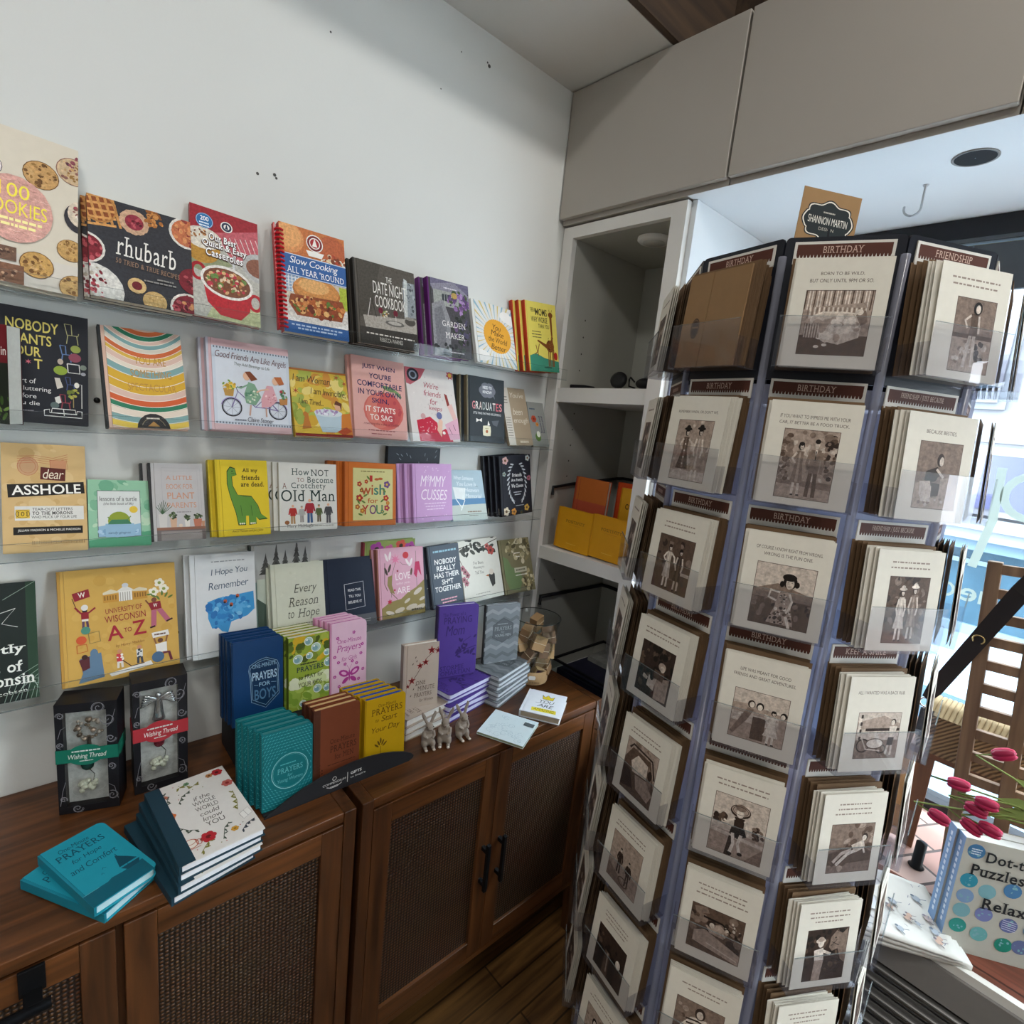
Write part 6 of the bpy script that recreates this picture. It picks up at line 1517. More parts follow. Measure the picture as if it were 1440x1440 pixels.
def a_amazing(a):
    a.r(0, 0, 100, 100, '#dfe1e6'); y_ = '#d9c22e'
    a.p([(34, 16), (42, 24), (50, 14), (58, 24), (68, 17), (66, 34), (38, 34)], y_); a.l([(34, 16), (42, 24), (50, 14), (58, 24), (68, 17), (66, 34), (38, 34), (34, 16)], 1.4, '#2a2824')
    a.t('YOU', 52, 38, 40, 13, '#23232a', 'h'); a.t('ARE', 52, 56, 44, 13, '#23232a', 'h'); a.l([(22, 54), (46, 52)], 1.2, '#23232a'); a.p([(18, 76), (84, 74), (86, 88), (20, 90)], '#e2cf3c'); a.t('AMAZING', 52, 76, 56, 10, '#6a5f1a', 'h')
t = book('gift_book', 0.128, 0.142, 0.022, '#dfe1e6', a_amazing, pages='#bcae96', spine='#d9dbe0')
finish(t, 'small white gift book with a yellow crown, lying near the glass jar', 'book'); lay(t, 1.207, 1.0516, TOP + .0225, -57.3, 0.142)
def a_light(a):
    a.r(0, 0, 100, 100, '#cfdcde')
    for k in range(26): rg = random.Random(k); x, y = rg.uniform(8, 90), rg.uniform(8, 92); a.ring(x, y, rg.uniform(3, 8), .6, '#9fb4bc', a0=rg.uniform(0, 200), a1=rg.uniform(220, 400), n=10); a.l([(x, y), (x + 6, y + 3)], .5, '#9fb4bc')
    a.r(74, 14, 22, 14, '#4f5558')
t = book('gift_book', 0.143, 0.137, 0.008, '#cfdcde', a_light, pages='#8d9a80', spine='#b9c8c4', hard=False)
finish(t, 'thin pale blue gift book with a grey label, lying at the cabinet edge', 'book'); lay(t, 1.0376, 1.030, TOP + .0085, -63.8, 0.137)

# porcelain bunnies
def bunny(M, label, turn=0, s=1.0):
    mm = mat('#8f8478', 0.35, vary=0.12, scale=60)
    mb = MB()
    mb.ball((0, 0.002, 0.020), 0.0125, mm, None, 3, (1.0, 0.95, 1.55)); mb.ball((0, 0.001, 0.036), 0.0085, mm, None, 3, (1.0, .9, 1.3))
    mb.ball((0, -0.003, 0.050), 0.0085, mm, None, 3, (.92, 1.08, 1.0)); mb.ball((0, -0.0105, 0.0478), 0.0040, mm, None, 2, (1.1, 1, .9))
    for sg in (-1, 1):
        mb.ball((sg * 0.008, -0.003, 0.010), 0.0085, mm, None, 2, (.7, 1.1, 1.1)); mb.ball((sg * 0.0075, -0.012, 0.0035), 0.0042, mm, None, 2, (.9, 1.6, .8))
        mb.tube([(sg * 0.0095, -0.001, 0.038), (sg * 0.0100, -0.007, 0.030), (sg * 0.0045, -0.012, 0.027)], 0.0030, mm, n=8, r1=0.0024)
        mb.tube([(sg * 0.004, 0.001, 0.056), (sg * 0.0075, 0.003, 0.064), (sg * 0.011, 0.005, 0.073), (sg * 0.013, 0.006, 0.079)], 0.0032, mm, n=8, r1=0.0022)
        mb.ball((sg * 0.0095, 0.0042, 0.069), 0.0042, mm, None, 2, (.95, .5, 2.5), RY(sg * 22))
    mb.ball((0, 0.014, 0.010), 0.0048, mm, None, 2)
    o = mb.build('bunny_figurine', None, M @ Matrix.Diagonal((s * 1.16, s * 1.16, s, 1)))
    rm = o.modifiers.new('weld', 'REMESH'); rm.mode = 'VOXEL'; rm.voxel_size = 0.0011; rm.use_smooth_shade = True
    sm = o.modifiers.new('soft', 'SMOOTH'); sm.iterations = 3; sm.factor = 0.5
    f = MB()
    for sg in (-1, 1):
        f.ball((sg * 0.0062, -0.0088, 0.0525), 0.0012, mat('#2a2420', 0.2), None, 1); f.ball((sg * 0.0075, -0.0185, 0.0035), 0.0030, mat('#d8cdbf', 0.35), None, 2, (1, .8, .8))
    f.ball((0, -0.0142, 0.0490), 0.0011, mat('#6a5048', 0.3), None, 1); f.build('face_and_toes', o)
    tag(o, label, 'figurine', 'porcelain bunnies on the cabinet')
bunny(T(0.796, 1.094, TOP) @ RZ(-18), 'porcelain bunny sitting with paws together, leftmost of the three', s=1.24)
bunny(T(0.842, 1.082, TOP) @ RZ(-35), 'porcelain bunny in the middle of the three', s=1.30)
bunny(T(0.900, 1.079, TOP) @ RZ(-5), 'porcelain bunny sitting nearest the purple books, rightmost of the three', s=1.28)

# glass jar with kraft favour boxes
JX, JY = 1.315, 1.225
t = empty('glass_jar', T(JX, JY, TOP), 'tall flared glass jar with a kraft paper band, filled with small boxes', 'jar')
gl = sheet('jar_glass', '#f3f6f6', rough=0.02, edge=1.0)
MB().lathe([(0.001, 0.002), (0.056, 0.002), (0.058, 0.010), (0.062, 0.07), (0.069, 0.14), (0.079, 0.205), (0.084, 0.232)], gl, n=48).lathe([(0.0825, 0.232), (0.076, 0.205), (0.066, 0.14), (0.059, 0.07), (0.054, 0.010), (0.001, 0.007)], gl, n=48).build('glass_body', t)
MB().lathe([(0.0825, 0.232), (0.0822, 0.2335), (0.083, 0.235), (0.0845, 0.2335), (0.084, 0.232)], sheet('jar_rim', '#8f9898', haze=.3, hazecol='#5a6262', edge=1.0), n=48).build('rim', t)
mb = MB(); kr = mat('#a5855f', 0.75, vary=0.1)
mb.lathe([(0.0592, 0.004), (0.0598, 0.010), (0.0625, 0.052), (0.0629, 0.052), (0.0602, 0.010), (0.0596, 0.004)], kr, n=48)
mb.build('kraft_band', t)
mb = MB(); P = []
lab = MB(); Mx = RZ(math.degrees(math.atan2(-JY, -JX)) + 90 + 6)
lab.add([(x, -0.0633, z) for x, z in [(-.012, .030), (-.009, .026), (.009, .026), (.012, .030), (.012, .036), (.009, .040), (-.009, .040), (-.012, .036)]], [tuple(range(8))], mat('#dcd8d0', .6))
a = Art(lab, (-0.03, -0.0630, 0.022), (1, 0, 0), (0, 0, -1), 0.06, 0.014, .6); a.dash(50, 20, 90, 50, '#8a6f50', 5, 4)
lab.build('label', t, Mx)
kb = [mat(c, 0.75, vary=0.1) for c in ('#a3835e', '#b8986e', '#8f6f4e', '#7d6550')]
rg = random.Random(5)
spots = [(-0.026, -0.020, 0.040, 20), (0.024, -0.022, 0.036, -25), (0.0, 0.028, 0.038, 60), (-0.022, -0.024, 0.092, 35), (0.026, -0.018, 0.086, -40), (0.004, 0.030, 0.092, 10), (-0.018, 0.012, 0.140, -20), (0.022, -0.026, 0.134, 50), (0.030, 0.018, 0.150, 15), (-0.030, -0.026, 0.146, 70), (-0.020, -0.030, 0.188, 30), (0.030, -0.020, 0.182, -35), (0.0, 0.034, 0.190, 12), (0.038, 0.002, 0.110, -10), (0.036, -0.006, 0.060, 25), (-0.006, -0.040, 0.112, 5), (0.010, -0.036, 0.160, -30)]
where = ['at the bottom left', 'at the bottom right', 'at the bottom back', 'second layer left', 'second layer right', 'second layer back', 'upper middle', 'with the purple window', 'upper right', 'upper left', 'on top, front left', 'on top, front right', 'on top at the back', 'against the right side', 'low at the right side', 'at the front in the middle', 'upper front']
ang = math.degrees(math.atan2(JX, JY))
for k, (x, y, z, r) in enumerate(spots):
    q = 1.0 if z < 0.06 else (1.25 if z < 0.12 else 1.55)
    p = RZ(-ang) @ Vector((x * q, y * q, 0))
    Mk = T(JX + p.x, JY + p.y, TOP + z) @ RZ(r) @ RX(rg.uniform(-25, 25)) @ RY(rg.uniform(-20, 20))
    b = empty('favor_box', Mk, 'little kraft favour box in the glass jar, ' + where[k], 'box', 'kraft favour boxes in the jar')
    MB().box((-.022, -.016, -.026), (.022, .016, .026), kb[k % 4], None, 0.0012).build('carton', b)
    if k in (1, 7):
        MB().box((-.017, -.0172, -.020), (.017, -.0162, .020), mat('#5a3a4a', 0.2)).build('window', b)
    MB().tube([(-.0226, 0, 0), (-.0226, -.0167, 0), (.0226, -.0167, .002), (.0226, 0.0167, 0), (-.0226, .0167, 0), (-.0226, 0, 0)], 0.0008, mat('#cdbda4', 0.8), n=5).build('twine', b)

# ------------------------------------------------------------------ things in the niche
def niche(t, x, y, z, yaw, lean, label, cat='book', group=None):
    t.matrix_world = T(x, y, z) @ RZ(yaw) @ RX(-lean); finish(t, label, cat, group)
def a_pos(a):
    a.t('POSITIVITY', 50, 27, 58, 7, '#6a4a12', 's'); a.dash(50, 38, 34, 1.2, '#c98a1a', 3, 1); a.dash(46, 84, 30, 1.4, '#e8b84a', 3, 2)
p1 = book('gift_book', 0.168, 0.152, 0.018, '#d99a12', a_pos, spine='#c98a0c', pages='#d9c9a0')
niche(p1, 1.500, 1.273, 1.1815, -90, 3, 'golden yellow book on the lower niche shelf, left one of the two', group='golden yellow books in the niche')
p2 = copy_tree(p1, T(1.500, 1.107, 1.187) @ RZ(-90) @ RX(-3), 'golden yellow book on the lower niche shelf, right one beside the white post', 'golden yellow books in the niche')
t = book('gift_book', 0.160, 0.262, 0.018, '#c4603e', lambda a: (a.r(0, 0, 100, 34, '#cf7434'), a.r(0, 34, 100, 22, '#c95c40'), a.r(0, 56, 100, 44, '#b8465a'), a.l([(8, 2), (8, 98)], 1, '#a84a3a')), spine='#a8482e')
niche(t, 1.600, 1.300, 1.182, -90, 3, 'orange to pink shaded book standing behind the left golden book')
t = book('gift_book', 0.150, 0.262, 0.020, '#c94a1e', None, spine='#b23c18')
niche(t, 1.640, 1.130, 1.186, -90, 2, 'red-orange book at the back of the niche shelf, behind the right golden book')
t = book('gift_book', 0.118, 0.248, 0.018, '#d9a022', lambda a: a.t('CO', 28, 22, 28, 8, '#3a2a10', 'b'), spine='#c28a14')
niche(t, 1.606, 1.102, 1.187, -90, 2, 'amber book lettered in black, in front of the red-orange book')
# black oddments on the upper shelf
t = empty('sunglasses_case', T(1.55, 1.085, 1.7765), 'black zipped case lying on the upper niche shelf with a cord', 'case')
MB().ball((0, -0.01, 0.021), 0.05, blk, None, 3, (.55, .8, .4)).build('shell', t)
MB().tube([(-.012, 0.03, 0.025), (-.01, 0.05, 0.040), (0, 0.062, 0.034), (0, 0.06, 0.012), (0.01, 0.04, 0.006)], 0.003, blk).build('cord', t)
t = empty('headphones', T(1.55, 1.185, 1.7745), 'black headphone lying on the upper niche shelf beside the zipped case', 'headphones')
MB().lathe([(0.001, 0), (0.026, 0.0), (0.030, 0.008), (0.028, 0.018), (0.016, 0.022), (0.001, 0.020)], blk, T(0, 0, 0.028) @ RY(-70) @ RX(10)).build('ear_cup', t)
MB().tube([(0.004, 0, 0.05), (0.02, .008, 0.058), (0.04, .02, 0.045), (0.05, .03, 0.006), (0.06, .0, 0.004)], 0.0035, blk).build('headband', t)
t = empty('charger', T(1.53, 1.335, 1.7695), 'flat black box near the left end of the upper niche shelf', 'box')
MB().box((-.03, -.035, 0), (.03, .035, .013), blk, None, .003).build('body', t)
MB().tube([(0.02, -.035, .006), (0.03, -.08, .004), (0.01, -.12, .004), (0.03, -.14, .004)], .003, blk).build('cable', t)
# clear tray with dark papers in the bottom of the niche
t = empty('document_tray', T(1.66, 1.16, 0.621), 'clear tray with a black rim holding dark papers, low in the niche behind the jar', 'tray')
dkp = mat('#17171a', .35)
for a_, b_ in (((-.16, -.125, .118), (-.152, .135, .126)), ((.152, -.125, .118), (.16, .135, .126)), ((-.152, -.125, .118), (.152, -.117, .126)), ((-.152, .127, .118), (.152, .135, .126))):
    MB().box(a_, b_, dkp).build('rim', t)
MB().box((-.158, -.123, 0), (-.154, .133, .118), sheet('tray_clear', '#e6ecec')).box((-.158, -.123, 0), (.158, .133, .003), sheet('tray_clear', '#e6ecec')).build('tray_body', t)
t = empty('paper_stack', T(1.66, 1.16, 0.6245), 'dark papers and prints lying in the clear niche tray', 'papers')
MB().box((-.14, -.11, 0), (.14, .12, .080), mat('#2a2a3e', .3, vary=.4, scale=20)).build('dark_prints', t)
MB().box((.02, -.10, .0805), (.13, .10, .100), mat('#8a8a86', .5, vary=.3, scale=18)).build('pale_prints', t)

# ------------------------------------------------------------------ revolving card rack
lx, ly = 0.0179, 0.0126
up = Vector((lx, ly, 1)).normalized()
P0 = Vector((1.1074, 0.4108, 1.943))
base = P0 + up * ((FLOOR + 0.0 - P0.z) / up.z)
YAW = 203.3
nC = Vector((math.cos(R(YAW)), math.sin(R(YAW)), 0)); nC = (nC - up * nC.dot(up)).normalized()
tC = up.cross(nC)
MS = Matrix.Identity(4)
for i in range(3):
    MS[i][0], MS[i][1], MS[i][2] = tC[i], -nC[i], up[i]      # local x = right along the front face, -y towards the viewer
MS.translation = base
rack = empty('card_spinner', MS, 'tall eight-sided spinner rack full of sepia greeting cards', 'card rack')
ZT = (P0 - base).length                    # height of the top header strips
AP = 0.2362; PITCH = 0.1962; SIDE = 2 * AP * math.tan(PI / 10)
lil = sheet('frosted_lilac', '#e8e9f2', rough=0.12, haze=0.5, hazecol='#b4b5c2')
clr = sheet('pocket_clear', '#f3f3f5', rough=0.0, haze=0.03, hazecol='#b8b9c2')
navy = mat('#1d1f27', 0.35)
def face(k): return RZ(36 * k)
MB().lathe([(0.001, 0.0), (0.22, 0.0), (0.225, 0.012), (0.21, 0.022), (0.03, 0.03), (0.001, 0.03)], navy).build('foot', rack)
MB().lathe([(0.022, 0.03), (0.022, ZT - 0.02), (0.001, ZT - 0.02)], mat('#8b8fa6', .3, .3), None, 24).build('pole', rack)
FACES = {0: 'front', -1: 'left', 1: 'right', -2: 'far left', 2: 'far right'}
for k in range(-4, 6):
    s2 = SIDE / 2 - 0.002
    MB().box((-s2, -AP - 0.0005, 0.26), (s2, -AP + 0.0020, ZT - 0.205), lil, face(k)).build('back_panel', rack)
    pr = round_rect(-s2 - .001, s2 + .001, ZT - 0.198, ZT + 0.007, 0.006, 'all')
    MB().prism(pr, (-AP - 0.0008, -AP + 0.003), navy, face(k)).build('top_panel', rack)
    x = SIDE / 2
    MB().tube([Vector((x, -AP - 0.001, 0.05)), Vector((x, -AP - 0.001, ZT - 0.02))], 0.006, lil, face(k), 8).build('corner_post', rack)
MB().lathe([(0.001, ZT - .03), (0.225, ZT - .03), (0.225, ZT - .026), (0.001, ZT - .026)], navy, RZ(18), 10, False).build('top_disc', rack)

paper = '#d8d3c6'
KRAFT = '#6f573f'
def header_art(a, txt):
    a.r(0, 0, 100, 100, '#d6d2ca'); b_ = '#532d22'
    P = [(3, 12), (97, 12), (97, 58)]
    n = 26
    for i in range(n):
        x1 = 97 - 94 * i / n; x2 = 97 - 94 * (i + 1) / n
        P += [(x1, 58), ((x1 + x2) / 2 + 1, 72), ((x1 + x2) / 2 - 1, 72)]
    P += [(3, 58)]
    a.p(P, b_)
    if txt: a.t(txt, 50, 22, min(60, 5.0 * len(txt)), 30, '#c9ab9c', 's')
    else: a.dash(50, 30, 46, 22, '#a8897c', 4, 3)
def header(k, row, txt):
    mb = MB(); z = ZT - PITCH * row; w = 0.127
    mb.box((-w / 2, -AP - 0.0030, z - 0.031), (w / 2, -AP - 0.0012, z), mat(paper, .6), face(k))
    F = face(k)
    a = Art(mb, F @ Vector((-w / 2, -AP - 0.0031, z)), F.to_3x3() @ Vector((1, 0, 0)), F.to_3x3() @ Vector((0, 0, -1)), w, 0.031, .6)
    header_art(a, txt)
    mb.build('header_strip', rack)
def pocket(k, row):
    z = ZT - PITCH * row - 0.186; w = 0.134; d = 0.058; mb = MB(); F = face(k)
    mb.box((-w / 2, -AP - d, z), (w / 2, -AP - 0.001, z + 0.002), clr, F)
    mb.box((-w / 2, -AP - d - 0.0015, z), (w / 2, -AP - d, z + 0.070), clr, F)
    for sx in (-1, 1):
        mb.box((sx * w / 2 - 0.00075, -AP - d, z), (sx * w / 2 + 0.00075, -AP - 0.001, z + 0.045), clr, F)
    p = mb.build('pocket', rack)
    e = MB().box((-w / 2, -AP - d - 0.0017, z + 0.0701), (w / 2, -AP - d + 0.0002, z + 0.0706), acr_e, F)
    e.build('pocket_edge', p)

S = ['#1a130f', '#33261f', '#574539', '#7c6a5e', '#a18f82', '#c0b2a5', '#d6cabd']
def lady(a, x, y, h, dress=3, hair=0, hat=None, skin=5, sk=1.0, arm=0):
    w = h * .5
    a.l([(x - w * .10, y - h * .28), (x - w * .12, y)], h * .06, S[skin]); a.l([(x + w * .12, y - h * .28), (x + w * .14, y)], h * .06, S[skin]); a.l([(x - w * .16, y), (x - w * .04, y)], h * .04, S[0]); a.l([(x + w * .1, y), (x + w * .24, y)], h * .04, S[0])
    a.p([(x - w * .17, y - h * .80), (x + w * .17, y - h * .80), (x + w * .15, y - h * .58), (x + w * .30 * sk, y - h * .22), (x - w * .30 * sk, y - h * .22), (x - w * .15, y - h * .58)], S[dress])
    a.p([(x - w * .05, y - h * .78), (x + w * .02, y - h * .78), (x + w * .08, y - h * .24), (x - w * .06, y - h * .24)], S[min(6, dress + 1)])
    if arm == 0: a.l([(x - w * .17, y - h * .77), (x - w * .26, y - h * .58), (x - w * .16, y - h * .46)], h * .05, S[skin]); a.l([(x + w * .17, y - h * .77), (x + w * .27, y - h * .58), (x + w * .2, y - h * .44)], h * .05, S[skin])
    else: a.l([(x - w * .17, y - h * .77), (x - w * .34, y - h * .66), (x - w * .18, y - h * .58)], h * .05, S[skin]); a.l([(x + w * .17, y - h * .77), (x + w * .38, y - h * .70), (x + w * .42, y - h * .58)], h * .05, S[skin])
    a.e(x, y - h * .895, w * .135, S[hair], h * .075); a.e(x + w * .02, y - h * .880, w * .082, S[min(skin, 5)], h * .052); a.e(x, y - h * .935, w * .125, S[hair], h * .036)
    a.l([(x - w * .03, y - h * .862), (x + w * .06, y - h * .862)], h * .010, S[2])
    if hat is not None: a.e(x, y - h * .95, w * .24, S[hat], h * .03); a.e(x, y - h * .98, w * .13, S[hat], h * .04)
def man(a, x, y, h, suit=2, leg=1, shirt=6, hat=None):
    w = h * .5
    a.l([(x - w * .1, y - h * .45), (x - w * .14, y)], h * .085, S[leg]); a.l([(x + w * .1, y - h * .45), (x + w * .16, y)], h * .085, S[leg])
    a.p([(x - w * .22, y - h * .80), (x + w * .22, y - h * .80), (x + w * .20, y - h * .40), (x - w * .2, y - h * .40)], S[suit]); a.p([(x - w * .05, y - h * .8), (x + w * .05, y - h * .8), (x, y - h * .6)], S[shirt]); a.l([(x, y - h * .78), (x, y - h * .62)], h * .02, S[0])
    a.l([(x - w * .22, y - h * .76), (x - w * .32, y - h * .56), (x - w * .2, y - h * .46)], h * .07, S[suit]); a.l([(x + w * .22, y - h * .76), (x + w * .34, y - h * .55), (x + w * .3, y - h * .4)], h * .07, S[suit])
    a.e(x, y - h * .885, w * .10, S[5], h * .075); a.e(x, y - h * .94, w * .11, S[hat if hat is not None else 0], h * .04)
def bgd(a, c, n=0, cols=(2, 3), seed=1, horizon=None, g=3):
    a.r(0, 0, 100, 100, S[c])
    if n: a.blots(50, 45, 55, 50, n, [S[k] for k in cols], (4, 10), seed)
    if horizon: a.r(0, horizon, 100, 100 - horizon, S[g])
def ph_couch(a):
    bgd(a, 4)
    for k in range(22): a.p([(4.6 * k, 0), (4.6 * k + 1.8, 0), (4.6 * k + 1.2, 30), (4.6 * k - .8, 30)], S[6 if k % 3 else 2])
    a.p([(4, 42), (14, 26), (90, 18), (98, 40), (94, 64), (8, 72)], S[4])
    for k in range(26): a.p([(6 + 3.4 * k, 26), (8 + 3.4 * k, 26), (8 + 3.4 * k, 44), (6 + 3.4 * k, 44)], S[6 if k % 2 else 3])
    a.r(0, 70, 100, 30, S[2])
    a.p([(12, 40), (40, 34), (72, 36), (90, 44), (88, 72), (60, 84), (34, 78), (14, 64)], S[5]); a.blots(52, 58, 32, 18, 40, [S[6], S[4], S[5]], (4, 9), 2); a.p([(78, 36), (92, 30), (97, 48), (88, 54)], S[3]); a.e(84, 33, 5, S[6]); a.l([(12, 42), (30, 34), (60, 34), (80, 36)], 3, S[6]); a.p([(4, 50), (26, 56), (30, 74), (6, 74)], S[3])
    for k in range(6): a.r(6 + 4 * k, 52, 1.6, 22, S[5])
    a.e(28, 88, 4, S[6], 2.4); a.e(40, 85, 4, S[6], 2.4)
def ph_walk(a): bgd(a, 4, 40, (3, 4, 5), 3, 74, 3); a.blots(12, 40, 12, 34, 30, [S[2], S[3]], (3, 7), 5); a.blots(90, 36, 10, 34, 30, [S[2], S[1], S[3]], (3, 6), 6); a.p([(0, 80), (100, 84), (100, 100), (0, 100)], S[4]); lady(a, 36, 95, 80, 3, 0, None, 5, 1, 1); man(a, 64, 96, 86, 3, 2)
def ph_polka(a):
    bgd(a, 5, 0, (), 1, 42, 2); a.blots(50, 70, 52, 24, 60, [S[2], S[3], S[1]], (3, 7), 2); a.p([(0, 44), (40, 30), (100, 44), (100, 56), (0, 56)], S[3])
    a.p([(44, 46), (62, 42), (66, 60), (76, 96), (30, 96), (40, 70)], S[4]); a.blots(54, 82, 20, 14, 40, [S[1], S[2], S[6]], (1.5, 3.5), 4); a.blots(54, 54, 9, 8, 14, [S[1], S[6]], (1, 2), 5)
    a.l([(46, 44), (30, 42), (28, 54), (42, 58)], 4, S[6]); a.l([(62, 44), (68, 56), (64, 74)], 4, S[6]); a.e(60, 25, 11.5, S[0], 11.5); a.e(47, 30, 4, S[0], 5); a.e(72, 28, 4, S[0], 5); a.e(60, 28, 7, S[5], 9); a.l([(57, 33), (63, 32)], 1.2, S[0]); a.l([(56, 26), (58, 26)], 1, S[0]); a.l([(62, 26), (64, 26)], 1, S[0]); a.p([(49, 24), (54, 15), (66, 14), (71, 24), (66, 21), (56, 21)], S[0]); a.l([(62, 82), (70, 100)], 5, S[6]); a.e(58, 18, 12, S[0], 6)
def ph_wall(a):
    bgd(a, 5, 10, (4, 6), 1, 66, 4); a.p([(0, 30), (30, 26), (100, 36), (100, 50), (0, 46)], S[4]); a.r(40, 46, 24, 50, S[2]); a.r(36, 42, 32, 8, S[5])
    a.p([(28, 34), (40, 36), (30, 60), (8, 94), (2, 90)], S[3]); a.e(34, 26, 7, S[1], 8); a.e(35, 27, 4.6, S[6], 6); a.p([(40, 36), (56, 34), (60, 46), (40, 48)], S[4]); a.e(50, 27, 7, S[0], 8); a.e(50, 29, 4.6, S[6], 6); lady(a, 76, 98, 72, 6, 0, None, 6, 1.3, 1); a.e(94, 34, 6, S[0], 7); a.e(93, 36, 4, S[6], 5); a.p([(86, 44), (100, 42), (100, 76), (90, 74)], S[4]); a.l([(60, 40), (70, 44)], 4, S[6])
def ph_hat(a):
    bgd(a, 5, 0, (), 1, 60, 4); a.blots(14, 40, 11, 9, 22, [S[1], S[2]], (3, 6), 3); a.blots(86, 50, 12, 10, 26, [S[2], S[1], S[3]], (2, 5), 4); a.p([(0, 60), (100, 66), (100, 72), (0, 66)], S[5]); a.p([(70, 100), (100, 72), (100, 100)], S[3]); a.p([(36, 66), (48, 66), (44, 100), (32, 100)], S[1])
    a.p([(41, 32), (60, 32), (60, 50), (42, 52)], S[1]); a.p([(38, 50), (62, 48), (68, 60), (52, 68), (36, 62)], S[0]); a.l([(42, 60), (46, 78), (42, 94)], 6, S[6]); a.l([(58, 60), (54, 76), (60, 90)], 6, S[6]); a.e(61, 92, 5, S[0], 3); a.e(42, 96, 5, S[0], 3)
    a.l([(42, 35), (28, 44), (22, 42)], 4, S[6]); a.l([(60, 35), (68, 48), (70, 58)], 4, S[6]); a.e(50, 21, 19, S[1], 11); a.e(50, 20, 17, S[4], 8.5); a.e(50, 25, 7, S[6], 7); a.e(50, 15, 10, S[3], 6); a.ring(50, 20, 14, 1, S[1], 7)
def ph_boat(a): bgd(a, 2, 40, (1, 2, 3), 7); a.p([(10, 60), (30, 50), (100, 78), (100, 100), (10, 84)], S[4]); a.l([(24, 22), (60, 24), (96, 46)], 4, S[0]); a.p([(30, 40), (56, 28), (74, 40), (66, 56), (40, 54)], S[4]); a.e(40, 34, 8, S[1], 8); a.e(42, 36, 5, S[5], 6); a.p([(4, 6), (28, 0), (34, 12), (10, 20)], S[3]); a.blots(78, 34, 18, 20, 24, [S[5], S[3], S[1]], (1.5, 4), 8); a.l([(36, 78), (96, 92)], 2.5, S[5])
def ph_stripe(a):
    bgd(a, 3, 40, (3, 2, 4), 9, 60, 2); a.p([(34, 30), (66, 26), (90, 52), (78, 60), (68, 52), (66, 72), (38, 72), (36, 54), (20, 62), (14, 54)], S[6])
    for k in range(5): a.l([(24 + 2 * k, 36 + 8 * k), (50, 33 + 8 * k), (78 - 2 * k, 38 + 8 * k)], 4, S[1])
    a.e(52, 18, 11, S[1], 12); a.e(52, 20, 7, S[5], 8); a.p([(40, 72), (64, 72), (60, 100), (34, 100)], S[2])
def ph_swim(a): bgd(a, 3, 0, (), 1, 50, 4); a.r(0, 48, 100, 6, S[2]); a.blots(26, 72, 24, 16, 26, [S[5], S[4], S[3]], (3, 6), 2); a.blots(72, 70, 14, 14, 14, [S[1], S[2], S[5]], (4, 8), 3); a.l([(44, 50), (36, 94)], 8, S[5]); a.l([(54, 50), (58, 92)], 8, S[5]); a.p([(40, 20), (60, 20), (58, 36), (62, 50), (38, 50), (42, 36)], S[2]); a.l([(40, 22), (26, 30), (34, 40)], 5, S[5]); a.l([(60, 22), (64, 46)], 5, S[5]); a.e(54, 12, 11, S[0], 9); a.e(55, 13, 6, S[5], 6)
def ph_guitar(a): bgd(a, 3, 0, (), 1, 62, 4); a.blots(50, 80, 52, 16, 40, [S[3], S[4], S[5]], (2, 5), 2); a.p([(58, 54), (86, 50), (88, 82), (58, 84)], S[4]); a.p([(34, 60), (58, 62), (58, 80), (40, 82)], S[1]); a.p([(22, 44), (48, 36), (56, 50), (36, 60), (20, 58)], S[1]); a.e(52, 26, 8, S[1], 10); a.e(55, 28, 5, S[5], 7); a.l([(46, 40), (64, 52)], 5, S[5]); a.e(36, 54, 14, S[0], 6); a.p([(10, 60), (34, 58), (40, 72), (34, 90), (20, 90), (12, 78)], S[5]); a.l([(36, 66), (38, 90)], 6, S[5])
def ph_two(a): bgd(a, 2, 60, (1, 2, 3), 4, 88, 2); lady(a, 36, 96, 82, 5, 1, 5, 6, 1.1); lady(a, 66, 94, 84, 3, 1, 6, 5, 1.0)
def ph_scooter(a): bgd(a, 5, 0, (), 1, 60, 3); a.p([(0, 20), (60, 6), (100, 24), (100, 34), (0, 36)], S[4]); a.r(20, 34, 80, 6, S[1]); a.r(2, 10, 6, 40, S[6]); [a.r(6, 4 + 16 * k, 5, 8, S[1]) for k in range(4)]; a.ring(18, 72, 14, 3, S[1], 14); a.ring(62, 80, 11, 3, S[1], 9); a.e(46, 68, 20, S[6], 11); a.ring(46, 68, 20, 2, S[2], 11); a.l([(14, 56), (26, 80), (60, 84)], 3, S[5]); a.e(84, 20, 6, S[1], 7); a.e(83, 22, 4.5, S[6], 6); a.p([(76, 30), (94, 30), (90, 54), (78, 54)], S[6]); a.p([(76, 54), (90, 54), (88, 72), (74, 72)], S[0]); a.l([(78, 72), (74, 92)], 5, S[5]); a.l([(86, 72), (86, 94)], 5, S[5])
def ph_recline(a): bgd(a, 3, 40, (2, 3, 4), 2); a.p([(0, 60), (60, 40), (100, 60), (100, 78), (0, 84)], S[2]); a.l([(12, 78), (30, 60), (52, 54)], 7, S[5]); a.l([(20, 84), (44, 62), (60, 56)], 7, S[6]); a.p([(50, 44), (78, 34), (84, 50), (62, 60)], S[5]); a.e(80, 28, 7, S[1], 8); a.e(79, 30, 5, S[6], 6); a.l([(74, 40), (84, 62)], 4, S[6])
